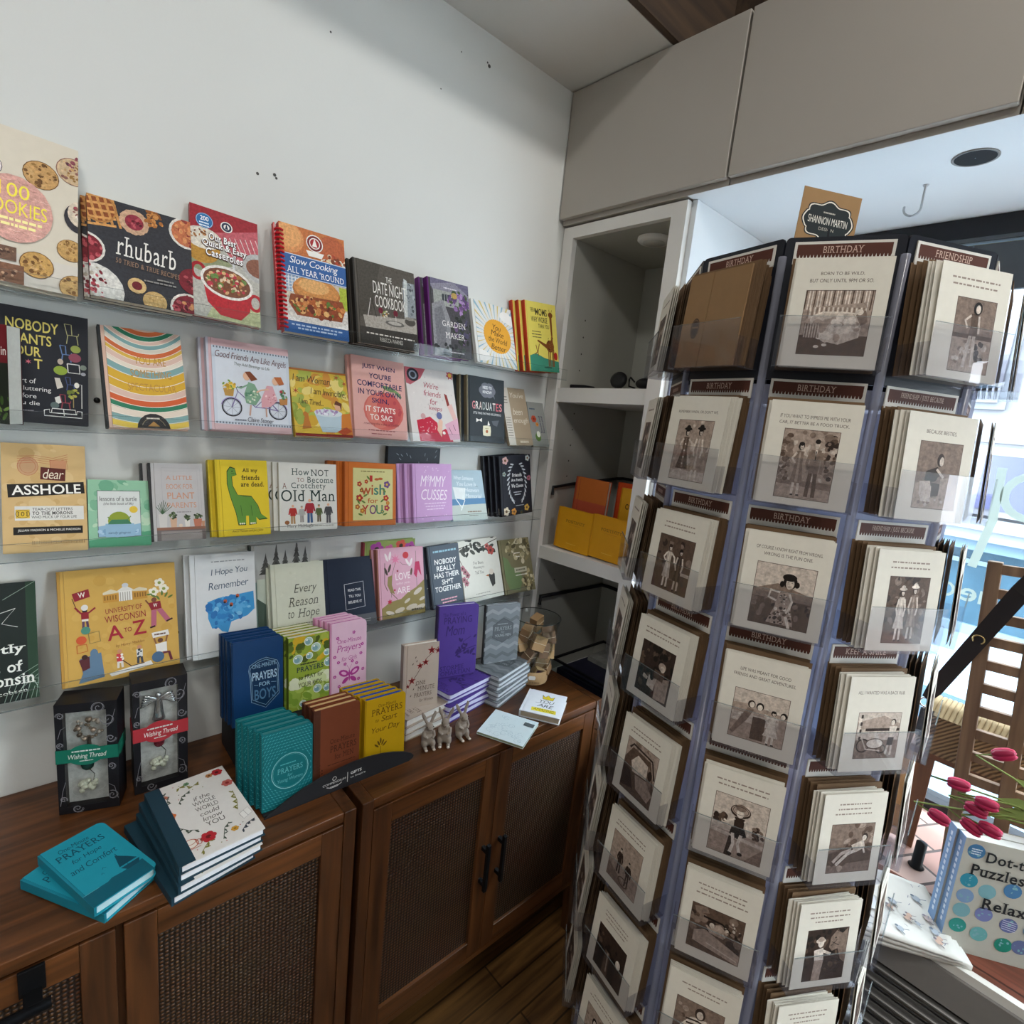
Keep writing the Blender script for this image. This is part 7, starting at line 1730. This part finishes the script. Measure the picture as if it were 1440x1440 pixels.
def ph_horse(a): bgd(a, 1, 50, (0, 1, 2), 3); a.p([(58, 16), (70, 4), (86, 10), (98, 0), (100, 70), (88, 62), (78, 40), (64, 44), (56, 36)], S[3]); a.p([(70, 4), (73, -2), (77, 6)], S[2]); a.e(70, 18, 2, S[0]); a.l([(60, 34), (74, 22)], 1.4, S[0]); a.l([(62, 26), (80, 34)], 1.4, S[0]); a.p([(20, 40), (42, 36), (46, 60), (24, 62)], S[6]); a.p([(24, 60), (46, 60), (42, 100), (22, 100)], S[4]); a.e(34, 22, 12, S[5], 5); a.e(35, 27, 7, S[6], 8); a.e(34, 19, 8, S[4], 5); a.l([(42, 42), (62, 50)], 6, S[6])
def ph_face(a): bgd(a, 2, 60, (1, 2, 4), 8); a.e(50, 56, 26, S[4], 36); a.e(50, 60, 17, S[6], 26); a.e(50, 26, 30, S[1], 14); a.l([(42, 56), (46, 56)], 2, S[0]); a.l([(54, 56), (58, 56)], 2, S[0]); a.l([(44, 74), (56, 74)], 2, S[1])
def ph_hats2(a): bgd(a, 4, 20, (5, 4), 2, 84, 5); lady(a, 32, 102, 92, 2, 0, 0, 5, 1.3, 1); lady(a, 70, 102, 94, 4, 0, 0, 6, 1.3); [a.e(32, 40 + 11 * k, 2, S[6]) for k in range(6)]
def ph_dance(a): bgd(a, 2, 20, (2, 3, 1), 5, 80, 2); a.r(30, 10, 12, 60, S[3]); a.r(74, 60, 26, 6, S[5]); lady(a, 36, 96, 84, 5, 1, None, 6, .9, 1); lady(a, 68, 96, 80, 1, 0, None, 5, .9)
def ph_crowd(a): bgd(a, 1, 70, (0, 1, 2), 6); a.p([(58, 60), (96, 50), (96, 96), (60, 100)], S[4]); a.e(70, 34, 11, S[4], 8); a.e(72, 38, 7, S[5], 6); a.p([(50, 44), (80, 44), (78, 62), (50, 60)], S[2]); a.p([(36, 60), (60, 62), (56, 86), (34, 82)], S[5]); a.e(46, 62, 6, S[0], 6); a.p([(20, 62), (34, 66), (32, 72), (18, 70)], S[5])
def ph_carman(a): bgd(a, 4, 20, (3, 4), 6); a.p([(0, 40), (20, 14), (80, 18), (100, 60), (100, 100), (0, 100)], S[2]); a.p([(22, 40), (40, 22), (74, 28), (76, 54), (30, 58)], S[5]); a.p([(76, 26), (92, 40), (92, 66), (78, 62)], S[3]); a.l([(10, 18), (20, 8), (84, 14), (98, 44)], 5, S[1]); a.p([(40, 60), (76, 56), (100, 74), (90, 92), (50, 84)], S[4]); a.e(84, 42, 7, S[1], 9); a.p([(0, 50), (24, 60), (40, 88), (0, 96)], S[1])
def ph_kids(a): bgd(a, 4, 0, (), 1, 72, 4); a.p([(0, 70), (60, 90), (70, 100), (0, 100)], S[3]); man(a, 34, 78, 56, 1, 1, 3, 0); man(a, 66, 90, 56, 1, 1, 3, 0); a.ring(56, 86, 16, 3, S[2], 8)
def ph_group(a): bgd(a, 1, 30, (0, 1, 2), 7); [a.p([(x - 10, 100), (x - 8, 42), (x + 8, 42), (x + 10, 100)], S[k]) or a.e(x, 32, 6, S[5], 9) for x, k in ((18, 0), (42, 2), (64, 0), (84, 1))]; a.l([(44, 44), (46, 90)], 4, S[4]); a.e(80, 44, 8, S[6], 10)
def ph_ladies(a): bgd(a, 4, 20, (4, 3), 8); a.p([(20, 40), (44, 36), (50, 100), (16, 100)], S[2]); a.e(34, 26, 9, S[0], 11); a.e(35, 28, 6, S[6], 8); a.p([(60, 60), (88, 58), (94, 100), (56, 100)], S[1]); a.e(74, 48, 11, S[0], 12); a.e(72, 50, 6, S[5], 8)

# id, picture, the two print lines, picture box (x, y, w, h in percent of the card)
CARDS = {
 (0, 0): (ph_couch, ['BORN TO BE WILD,', 'BUT ONLY UNTIL 9PM OR SO.'], (16, 30, 70, 58), 'Birthday card with a bride asleep on a striped couch'),
 (0, 1): (ph_walk, ['IF YOU WANT TO IMPRESS ME WITH YOUR', 'CAR, IT BETTER BE A FOOD TRUCK.'], (20, 27, 60, 66), 'card with a suited couple strolling arm in arm'),
 (0, 2): (ph_polka, ['OF COURSE I KNOW RIGHT FROM WRONG.', 'WRONG IS THE FUN ONE.'], (17, 30, 68, 62), 'card with a laughing dark-haired woman in a flowered dress'),
 (0, 3): (ph_wall, ['LIFE WAS MEANT FOR GOOD', 'FRIENDS AND GREAT ADVENTURES.'], (18, 36, 66, 52), 'card with four women leaning on a stone post'),
 (0, 4): (ph_hat, None, (18, 27, 68, 66), 'card with a seated woman in a wide straw hat'),
 (0, 5): (ph_boat, None, (14, 36, 70, 52), 'card with a person lounging in a boat'),
 (0, 6): (ph_stripe, None, (16, 30, 66, 62), 'card with a person in a broad striped jumper'),
 (1, 0): (ph_swim, None, (28, 28, 56, 64), 'card with a woman in a bathing suit'),
 (1, 1): (ph_guitar, ['BECAUSE BESTIES.'], (22, 26, 62, 62), 'card with a seated guitar player'),
 (1, 2): (ph_two, None, (22, 26, 60, 66), 'card with two ladies in long pale dresses'),
 (1, 3): (ph_scooter, ['ALL I WANTED WAS A BACK RUB.'], (20, 38, 66, 48), 'card with a boy standing behind a motor scooter'),
 (1, 4): (ph_recline, None, (18, 34, 68, 54), 'card with a woman reclining on the ground'),
 (1, 5): (ph_horse, None, (18, 32, 66, 60), 'card with a woman in a hat stroking a horse'),
 (1, 6): (ph_face, None, (18, 32, 66, 60), 'card with a big blurred face'),
 (-1, 1): (ph_hats2, ['REMEMBER WHEN, OR DON\'T WE.'], (20, 26, 62, 66), 'card with two women in hats and long coats'),
 (-1, 2): (ph_dance, None, (18, 27, 66, 62), 'card with two women shaking hands in a room'),
 (-1, 3): (ph_crowd, None, (16, 28, 66, 62), 'dark card with figures among leaves'),
 (-1, 4): (ph_carman, None, (16, 26, 66, 66), 'card with a man leaning in an old car'),
 (-1, 5): (ph_kids, None, (16, 26, 66, 62), 'pale card with two small children'),
 (-1, 6): (ph_group, None, (16, 34, 66, 58), 'dark card with a row of people in black'),
 (-1, 7): (ph_ladies, None, (16, 30, 66, 62), 'card with two women close together'),
}
CW, CH = 0.1175, 0.150
rowname = ['top', 'second', 'third', 'fourth', 'fifth', 'sixth', 'seventh', 'eighth']
plain = mat(paper, 0.7, vary=.05, scale=90); kraftm = mat(KRAFT, .75, vary=.12, scale=50)
def card_mesh(nm, art=None, w=CW, h=CH, m=None):
    """folded card: front leaf and back leaf joined along the left fold"""
    mb = MB(); m = m or plain
    mb.box((-w / 2, 0.0, 0), (w / 2, 0.0005, h), m)
    mb.add([(-w / 2, .0005, 0), (w / 2, .0028, 0), (w / 2, .0028, h), (-w / 2, .0005, h), (-w / 2, .0010, 0), (w / 2, .0033, 0), (w / 2, .0033, h), (-w / 2, .0010, h)], [(0, 1, 2, 3), (7, 6, 5, 4), (0, 4, 5, 1), (3, 2, 6, 7), (1, 5, 6, 2)], m)
    if art:
        a = Art(mb, (-w / 2, 0, h), (1, 0, 0), (0, 0, -1), w, h, .6, 6e-6); art(a)
    return mb.build(nm)
back_src = env_src = None
rg = random.Random(11)
def put(o, k, row, y, dx=0.0, lean=3.0, dz=0.0, roll=0.0):
    z = ZT - PITCH * row - 0.1838 + dz
    o.matrix_world = MS @ face(k) @ T(dx, -AP - y, z) @ RX(-lean) @ RY(roll)
HEAD = {(1, 0): 'FRIENDSHIP', (1, 1): 'FRIENDSHIP / JUST BECAUSE', (1, 2): 'FRIENDSHIP / JUST BECAUSE', (1, 3): 'KEEP A SMILE'}
for k in (0, -1, 1, -2, 2):
    for row in range(8):
        pocket(k, row)
        header(k, row, 'BIRTHDAY' if k in (0, -1) else HEAD.get((k, row)))
        if (k, row) in ((0, 7), (1, 7)): continue
        seed = random.Random(100 + 10 * k + row)
        side = {0: 'front', -1: 'left', 1: 'right', -2: 'far left', 2: 'far right'}[k]
        spec = CARDS.get((k, row))
        if spec:
            pic, lines, box, desc = spec
            def art(a, pic=pic, lines=lines, box=box, seed=seed):
                if lines:
                    for i, s_ in enumerate(lines):
                        a.t(s_, 50, (13 if len(lines) > 1 else 15) + 6.2 * i, min(76, 2.3 * len(s_) + 8), 3.4, '#4a362c', 'r')
                else:
                    for i in range(2 if box[1] < 32 else 3): a.dash(50, 11 + 5.4 * i, seed.uniform(44, 70), 1.5, '#8f8074', 8, seed.randint(1, 99))
                x, y, w, h = box; a.vary = .38; a.scale = 130
                a.r(x - .6, y - .5, w + 1.2, h + 1, '#4a372d')
                a.sub(*box); pic(a); a.full(); a.vary = .05
            o = card_mesh('greeting_card', art)
            put(o, k, row, 0.0525, 0.001 if k else 0.002, 4.0)
            tag(o, desc + ', ' + rowname[row] + ' pocket of the ' + side + ' side', 'card', 'greeting cards on the spinner')
            ref = desc
        elif (k, row) == (-1, 0):
            mb = MB(); kl = mat('#876a4a', .7, vary=.08)
            mb.box((-.0588, 0, 0), (-.012, .0012, 0.150), kl).box((-.0112, 0.0002, 0), (.0588, .0014, 0.150), kl).box((-.0588, .0016, 0), (.0588, .0030, 0.150), kl)
            a = Art(mb, (-.0588, 0, 0.150), (1, 0, 0), (0, 0, -1), .1175, 0.150, .6); a.e(24, 58, 7.5, '#3a2a20', 11); a.ring(24, 58, 6, .8, '#7a5f44', 9); a.dash(24, 56, 10, 2, '#7a5f44', 2, 3)
            o = mb.build('greeting_card'); put(o, k, row, 0.0525, 0.001, 4.0); tag(o, 'brown kraft folder card with an oval seal, top pocket of the left side', 'card', 'greeting cards on the spinner'); ref = 'kraft folder card with the oval seal'
        else:
            ref = None
        if back_src is None:
            def bart(a):
                a.dash(50, 13, 60, 2.2, '#7a665a', 6, 3); a.r(18, 30, 64, 60, S[2]); a.sub(18, 30, 64, 60); a.blots(50, 50, 46, 46, 30, [S[1], S[3], S[4]], (5, 12), 3); a.full()
            back_src = card_mesh('greeting_card', bart); env_src = card_mesh('envelope', None, 0.123, 0.155, kraftm)
            bpy.data.objects.remove(back_src); bpy.data.objects.remove(env_src)
            bme = bpy.data.meshes['greeting_card'] if False else None
        nb = 3 if k != 2 else 2
        for i in range(nb):
            key = 'plain_card_mesh'
            if key not in globals():
                tmp = card_mesh('greeting_card', bart); globals()[key] = tmp.data; bpy.data.objects.remove(tmp)
                tmp = card_mesh('envelope', None, 0.123, 0.155, kraftm); globals()['env_mesh'] = tmp.data; bpy.data.objects.remove(tmp)
            o = bpy.data.objects.new('greeting_card', env_mesh if (k, row) == (-1, 0) else plain_card_mesh); COL.objects.link(o)
            front = 0.0 if ref is None else 0.0045
            put(o, k, row, 0.0525 - front - 0.0040 * i, seed.uniform(-.002, .002) - (.0035 * (i + 1) if k == 1 else 0) + (.003 * (i + 1) if k == -1 else 0), 4.0 - .2 * i, seed.uniform(-.001, .002), seed.uniform(-.8, .8))
            if ref:
                lb = ('brown folder' if (k, row) == (-1, 0) else 'cream card') + ' %s behind the %s' % (['first', 'second', 'third'][i], ref)
            else:
                lb = 'cream card in the %s pocket of the %s side, %s from the outside' % (rowname[row], side, ['first', 'second', 'third', 'fourth'][i])
            tag(o, lb, 'card', 'greeting cards on the spinner')
        for i in range(4):
            o = bpy.data.objects.new('envelope', env_mesh); COL.objects.link(o)
            put(o, k, row, 0.0325 - 0.0072 * i, seed.uniform(-.0015, .0015) - (.002 * i if k == 1 else 0), 3.0, 0.0, seed.uniform(-.5, .5))
            tag(o, 'brown kraft envelope, %s pocket of the %s side, %s from the cards' % (rowname[row], side, ['first', 'second', 'third', 'fourth'][i]), 'envelope', 'kraft envelopes on the spinner')
# sign on top
mb = MB(); kl = mat('#91704a', .7, vary=.08)
mb.box((-.062, -.0015, 0), (.062, .0, .104), kl)
a = Art(mb, (-.062, -.0016, .104), (1, 0, 0), (0, 0, -1), .124, .104, .6)
def plaque(g, col):
    P = []
    for i in range(72):
        t_ = 2 * PI * i / 72; r = 1 + .09 * math.cos(8 * t_) * (1 if abs(math.cos(t_)) < .9 else .2)
        P.append((50 + (41 + g) * math.cos(t_) * r, 52 + (30 + g) * math.sin(t_) * r))
    a.p(P, col)
plaque(4, '#1d2022'); plaque(2, '#d9d2c4'); plaque(0, '#1d2426')
a.t('SHANNON MARTIN', 50, 45, 68, 13, '#d9d4c8', 'r'); a.t('DESIGN', 50, 63, 26, 5.5, '#a9a498', 'r'); a.dash(50, 36, 20, 2.5, '#a9a498', 3, 1)
mb.build('sign_card', rack, T(-0.022, -0.06, ZT + 0.046) @ RZ(30) @ RY(3) @ RX(-2) @ Matrix.Diagonal((.86, .9, .90, 1)))
MB().box((-.008, 0.002, -.05), (.008, 0.005, .05), navy).build('sign_holder', rack, T(-0.022, -0.06, ZT + .03))

# ------------------------------------------------------------------ things on the window seat
SEAT = 0.6155
dotM = T(1.438, 0.040, SEAT) @ RZ(-56) @ RX(-2)
BW, BH = 0.215, 0.264
def a_dot(a):
    a.r(0, 0, 100, 100, '#a9a89e'); tl, bl, pu_, lt = '#2a7484', '#41719a', '#5a648a', '#6f9ca4'
    for x, y, c in ((11, 10, bl), (11, 36, '#2a7f94'), (28, 42, lt), (11, 50, '#6f8aac'), (11, 63, lt), (11, 77, '#2a8279'), (30, 62, '#6a72a0'), (48, 36, bl), (52, 66, '#5a6290'), (30, 80, '#5f9a9a'), (52, 84, '#1f7a68'), (66, 82, pu_), (88, 84, tl), (90, 36, lt), (72, 66, bl), (86, 64, tl), (70, 8, lt), (92, 12, pu_)):
        a.e(x, y, 7.6, c, 6.3); a.blots(x, y, 5.6, 4.6, 10, [c, lt], (.8, 1.6), int(x + y))
    for k in range(3): a.dash(11, 7.5 + 2 * k, 9, .9, '#c9d9e4', 3, k)
    for k in range(5): a.l([(46, 62 + 1.8 * k), (58, 63 + 1.8 * k)], .5, '#c9cce0')
    d = '#1c2024'
    a.t('Dot-to-Dot', 54, 8, 68, 9, d, 'B'); a.t('Puzzles', 32, 20.5, 46, 9.5, d, 'B'); a.t('for', 72, 36, 18, 8, d, 'B'); a.t('Relaxation', 62, 47.5, 74, 9.5, d, 'B')
def sp_dot(a): a.dash(50, 50, 2, 2, '#dfe8f2', 1, 1); [a.r(38, 6 + 5.4 * k, 24, 3.6, '#dfe8f0') for k in range(14)]
d1 = book('puzzle_book', BW, BH, 0.026, '#a9a89e', a_dot, hard=False, spine='#7f9fc4', spine_art=sp_dot, pages='#dcdcd8')
d1.matrix_world = dotM @ T(BW / 2, 0, 0); finish(d1, 'puzzle book with teal and violet discs on its cover, front one on the window seat', 'book', 'puzzle books on the window seat')
copy_tree(d1, dotM @ T(BW / 2 - 0.004, 0.0265, 0), 'second puzzle book standing directly behind the front puzzle book', 'puzzle books on the window seat')

# folded tea towels
def towel(z, rot, w, h, label, seed, thick=0.007, x=1.385, y=0.135):
    rg = random.Random(seed); mb = MB(); n = 16
    base_c = '#c4c2bc'
    cl = mat(base_c, .9, vary=.06, scale=30, bump=.4)
    V = []; F = []
    def zz(i, j, top):
        u, v = i / n, j / n
        b = .0025 * math.sin(7 * u + seed) * math.sin(5 * v + seed * 2) + .0018 * math.sin(13 * u * v + seed)
        return (thick + b) if top else .0
    for top in (1, 0):
        for i in range(n + 1):
            for j in range(n + 1):
                e = 1 + .012 * math.sin(3 * j + seed) * (1 if i in (0, n) else 0)
                V.append(((i / n - .5) * w * e, (j / n - .5) * h, zz(i, j, top)))
    k = (n + 1) ** 2
    for i in range(n):
        for j in range(n):
            a0 = i * (n + 1) + j; F.append((a0, a0 + n + 1, a0 + n + 2, a0 + 1)); F.append((k + a0 + 1, k + a0 + n + 2, k + a0 + n + 1, k + a0))
    for i in range(n):
        for e0, e1 in ((i, i + 1), (n * (n + 1) + i + 1, n * (n + 1) + i), ((i + 1) * (n + 1), i * (n + 1)), (i * (n + 1) + n, (i + 1) * (n + 1) + n)):
            F.append((e0, e1, k + e1, k + e0))
    mb.add(V, F, cl, None, True)
    a = Art(mb, (-w / 2, h / 2, thick + .0032), (1, 0, 0), (0, -1, 0), w, h, .9)
    def bird(x, y, s_, c, d):
        a.e(x, y, s_, c, s_ * .7, rg.uniform(-30, 30)); a.l([(x - s_ * .8, y), (x - s_ * 1.8, y + s_ * .5)], s_ * .3, d); a.l([(x, y + s_ * .5), (x + s_ * .3, y + s_ * 1.8)], s_ * .2, d); a.e(x + s_ * .8, y - s_ * .5, s_ * .4, d)
    cs = [('#a89a96', '#77707a'), ('#b89c8c', '#6a6068'), ('#9aa0a8', '#5f6874'), ('#b4aaa4', '#77727a')]
    for q in range(16): c, d = rg.choice(cs); bird(rg.uniform(6, 94), rg.uniform(6, 94), rg.uniform(2.4, 4.6), c, d)
    for q in range(22): x_, y_ = rg.uniform(4, 96), rg.uniform(4, 96); a.l([(x_, y_), (x_ + rg.uniform(2, 5), y_ + rg.uniform(-2, 2))], .7, '#7a7c8a')
    if seed == 4: a.r(30, 22, 30, 26, '#dfe3e6')
    o = mb.build('tea_towel', None, T(x, y, z) @ RZ(rot)); tag(o, label, 'towel', 'folded tea towels on the window seat')
towel(SEAT, 34, .20, .27, 'folded cream tea towel at the bottom of the pile on the window seat', 1, .009, 1.432, .150)
towel(SEAT + .0125, 32, .20, .27, 'folded cream tea towel in the middle of the pile on the window seat', 2, .008, 1.424, .156)
towel(SEAT + .0240, 30, .20, .26, 'printed bird tea towel on top of the pile on the window seat', 4, .008, 1.420, .160)

# little wooden stool with the woven bag on it
lw = wood('pale_wood', '#a87a4a', '#d0a670', 'Z', 4, .5); dw = wood('mid_wood', '#5f3a24', '#8a5c3c', 'Z', 4, .5)
t = empty('stool', T(1.83, 0.10, SEAT - .002), 'small wooden stool in the window carrying the woven bag', 'stool')
MB().box((-.10, -.20, .270), (.10, .17, .292), dw, None, .003).build('seat', t)
for sx in (1,):
    for y in (-.19, .085):
        for sq in (-1, 1): MB().box((sq * .082 - .006 * (sq < 0) - .010, y - .05 * (sq < 0), .0), (sq * .082 + .016, y + .034, .2695), dw, None, .002).build('leg', t) if not (sq < 0 and y > 0) else None
MB().box((-.085, .052, .0), (-.074, .085, .269), dw).box((-.086, .0895, .012), (-.075, .168, .269), lw).build('side_panel', t)
t = empty('woven_bag', T(1.735, 0.075, SEAT + .292), 'woven straw clutch bag with a black strap lying in the window', 'bag')
straw = bpy.data.materials.new('straw_weave'); straw.use_nodes = True; nt = straw.node_tree
w_ = nt.nodes.new('ShaderNodeTexWave'); w_.bands_direction = 'DIAGONAL'; w_.inputs['Scale'].default_value = 55; w_.inputs['Distortion'].default_value = 1.0
tcn = nt.nodes.new('ShaderNodeTexCoord'); r_ = nt.nodes.new('ShaderNodeValToRGB'); r_.color_ramp.elements[0].color = hexc('#5a452f'); r_.color_ramp.elements[1].color = hexc('#a58762')
nt.links.new(tcn.outputs['Object'], w_.inputs['Vector']); nt.links.new(w_.outputs['Fac'], r_.inputs[0]); nt.links.new(r_.outputs[0], nt.nodes['Principled BSDF'].inputs['Base Color']); nt.nodes['Principled BSDF'].inputs['Roughness'].default_value = .8
bp_ = nt.nodes.new('ShaderNodeBump'); bp_.inputs['Strength'].default_value = .8; bp_.inputs['Distance'].default_value = .003; nt.links.new(w_.outputs['Fac'], bp_.inputs['Height']); nt.links.new(bp_.outputs[0], nt.nodes['Principled BSDF'].inputs['Normal'])
MB().box((-.045, -.20, .0), (.045, .125, .125), straw, None, .02).build('body', t)
mb = MB(); braid = mat('#9c8766', .8)
for k in range(30):
    y = .115 - .0105 * k; mb.tube([(-.046, y, .108), (-.03, y - .004, .134), (.03, y - .004, .134), (.046, y, .110)], .0062, braid, n=8)
mb.build('braided_rim', t)
ds = mat('#2b2725', .7)
MB().box((-.050, .098, .045), (-.0455, .125, .12), ds, None, .001).build('leather_tab', t)
ring = MB(); ring.tube([(-.056 + .0, .118 + .012 * math.cos(R(a_)), .138 + .012 * math.sin(R(a_))) for a_ in range(0, 361, 30)], .0022, silver, n=8); ring.build('strap_ring', t)
# strap rises to the upper right in front of the lattice
sx0 = Vector((-.062, .118, .150)); sx1 = Vector((-.255, -.005, .50)); sx2 = Vector((-.265, -.075, .66))
V = []; F = []
pts = [sx0, sx0.lerp(sx1, .12), sx0.lerp(sx1, .5), sx1, sx2, Vector((-.21, -.115, .72)), Vector((-.12, -.15, .70)), Vector((-.07, -.175, .45)), Vector((-.045, -.185, .12))]; ws = [.010] + [.017] * 8
for p, w in zip(pts, ws):
    for s_, dx in ((-1, 0), (1, 0), (1, .004), (-1, .004)): V.append((p.x + dx, p.y + s_ * w * .85, p.z + s_ * w * .5))
for i in range(len(pts) - 1):
    for j in range(4): F.append((4 * i + j, 4 * i + (j + 1) % 4, 4 * i + 4 + (j + 1) % 4, 4 * i + 4 + j))
F += [(0, 1, 2, 3), tuple(len(V) - 4 + j for j in range(4))]
mb = MB().add(V, F, ds); mb.build('strap', t)
gold = mat('#c9b078', .25, .9); q = sx0.lerp(sx1, .62)
MB().tube([(q.x - .005, q.y + .010 * math.cos(R(a_)), q.z + .010 * math.sin(R(a_))) for a_ in range(-40, 260, 25)], .0018, gold, n=8).build('buckle_ring', t)

# wooden lattice rack
t = empty('lattice_rack', T(1.60, 0.062, SEAT) @ RX(-4.5), 'wooden lattice rack standing in the window behind the puzzle books', 'rack')
lt_ = wood('lattice_wood', '#5c4330', '#8d6f52', 'Z', 4, .55)
Hh = .832
for y in (0.0, -.080, -.160, -.240):
    MB().box((-.010, y - .013, 0), (.010, y + .013, Hh), lt_, None, .002).build('upright', t)
for k in range(15):
    z = Hh - .016 - .055 * k
    MB().box((-.007, -.253, z - .011), (.007, .012, z + .011), lt_, None, .001).build('slat', t)

# pink tulips lying over the puzzle book
tm = [mat(c, .45, vary=.15) for c in ('#a8244a', '#c23a5c', '#8f1c3e')]; gm = mat('#7a8a4a', .6)
heads = [(1.40, .0815, 1.004, 80), (1.40, .0975, .918, 100), (1.40, .0345, .990, 85), (1.405, .047, .967, 95), (1.40, .046, .932, 110), (1.40, .020, .942, 95), (1.40, .030, 1.100, 60)]
order = ['highest on the left', 'lowest at the left end of the book', 'in the middle of the bunch', 'just under the middle one', 'lower row, left', 'lower row, right', 'at the top right by the lattice']
for k, (x, y, z, an) in enumerate(heads):
    t = empty('tulip', T(x, y, z), 'pink artificial tulip, ' + order[k], 'flower', 'pink tulips over the puzzle books')
    Mh = RX(an) @ Matrix.Scale(1.35, 4); mb = MB()
    for j in range(5):
        mb.ball((.0042 * math.cos(R(72 * j)), .0042 * math.sin(R(72 * j)), .004), .0085, tm[j % 3], Mh, 2, (.66, .66, 1.7))
    mb.build('petals', t)
    e = Vector((1.44 - x, -.17 - y + .01 * k, .985 + .01 * (k % 3) - z)); c1 = Mh @ Vector((0, 0, -.03))
    P = [Mh @ Vector((0, 0, -.008)), c1, c1.lerp(e, .35) + Vector((0, 0, .012)), c1.lerp(e, .7) + Vector((0, 0, .010)), e]
    MB().tube(P, .0018, gm, n=6).build('stem', t)
    lf = MB(); b0 = P[2]; d_ = (P[3] - P[1]).normalized(); s_ = Vector((0.004, 0, .006))
    lf.add([b0, b0 + d_ * .03 + s_ + Vector((0, 0, .008)), b0 + d_ * .075 + Vector((0, 0, .014)), b0 + d_ * .03 - s_ + Vector((0, 0, .002))], [(0, 1, 2, 3)], gm); lf.build('leaf', t)
t = empty('metal_holder', T(1.675, .128, SEAT - .002), 'small dark round-footed stand behind the puzzle books', 'stand')
MB().lathe([(.001, 0), (.016, 0), (.018, .003), (.012, .008), (.012, .07), (.001, .072)], dkp, None, 20).build('stand_body', t)

# ------------------------------------------------------------------ lift everything so that the floor is at z = 0
bpy.context.view_layer.update()
for o in list(scene.objects):
    if o.parent is None:
        o.location.z += 0.2
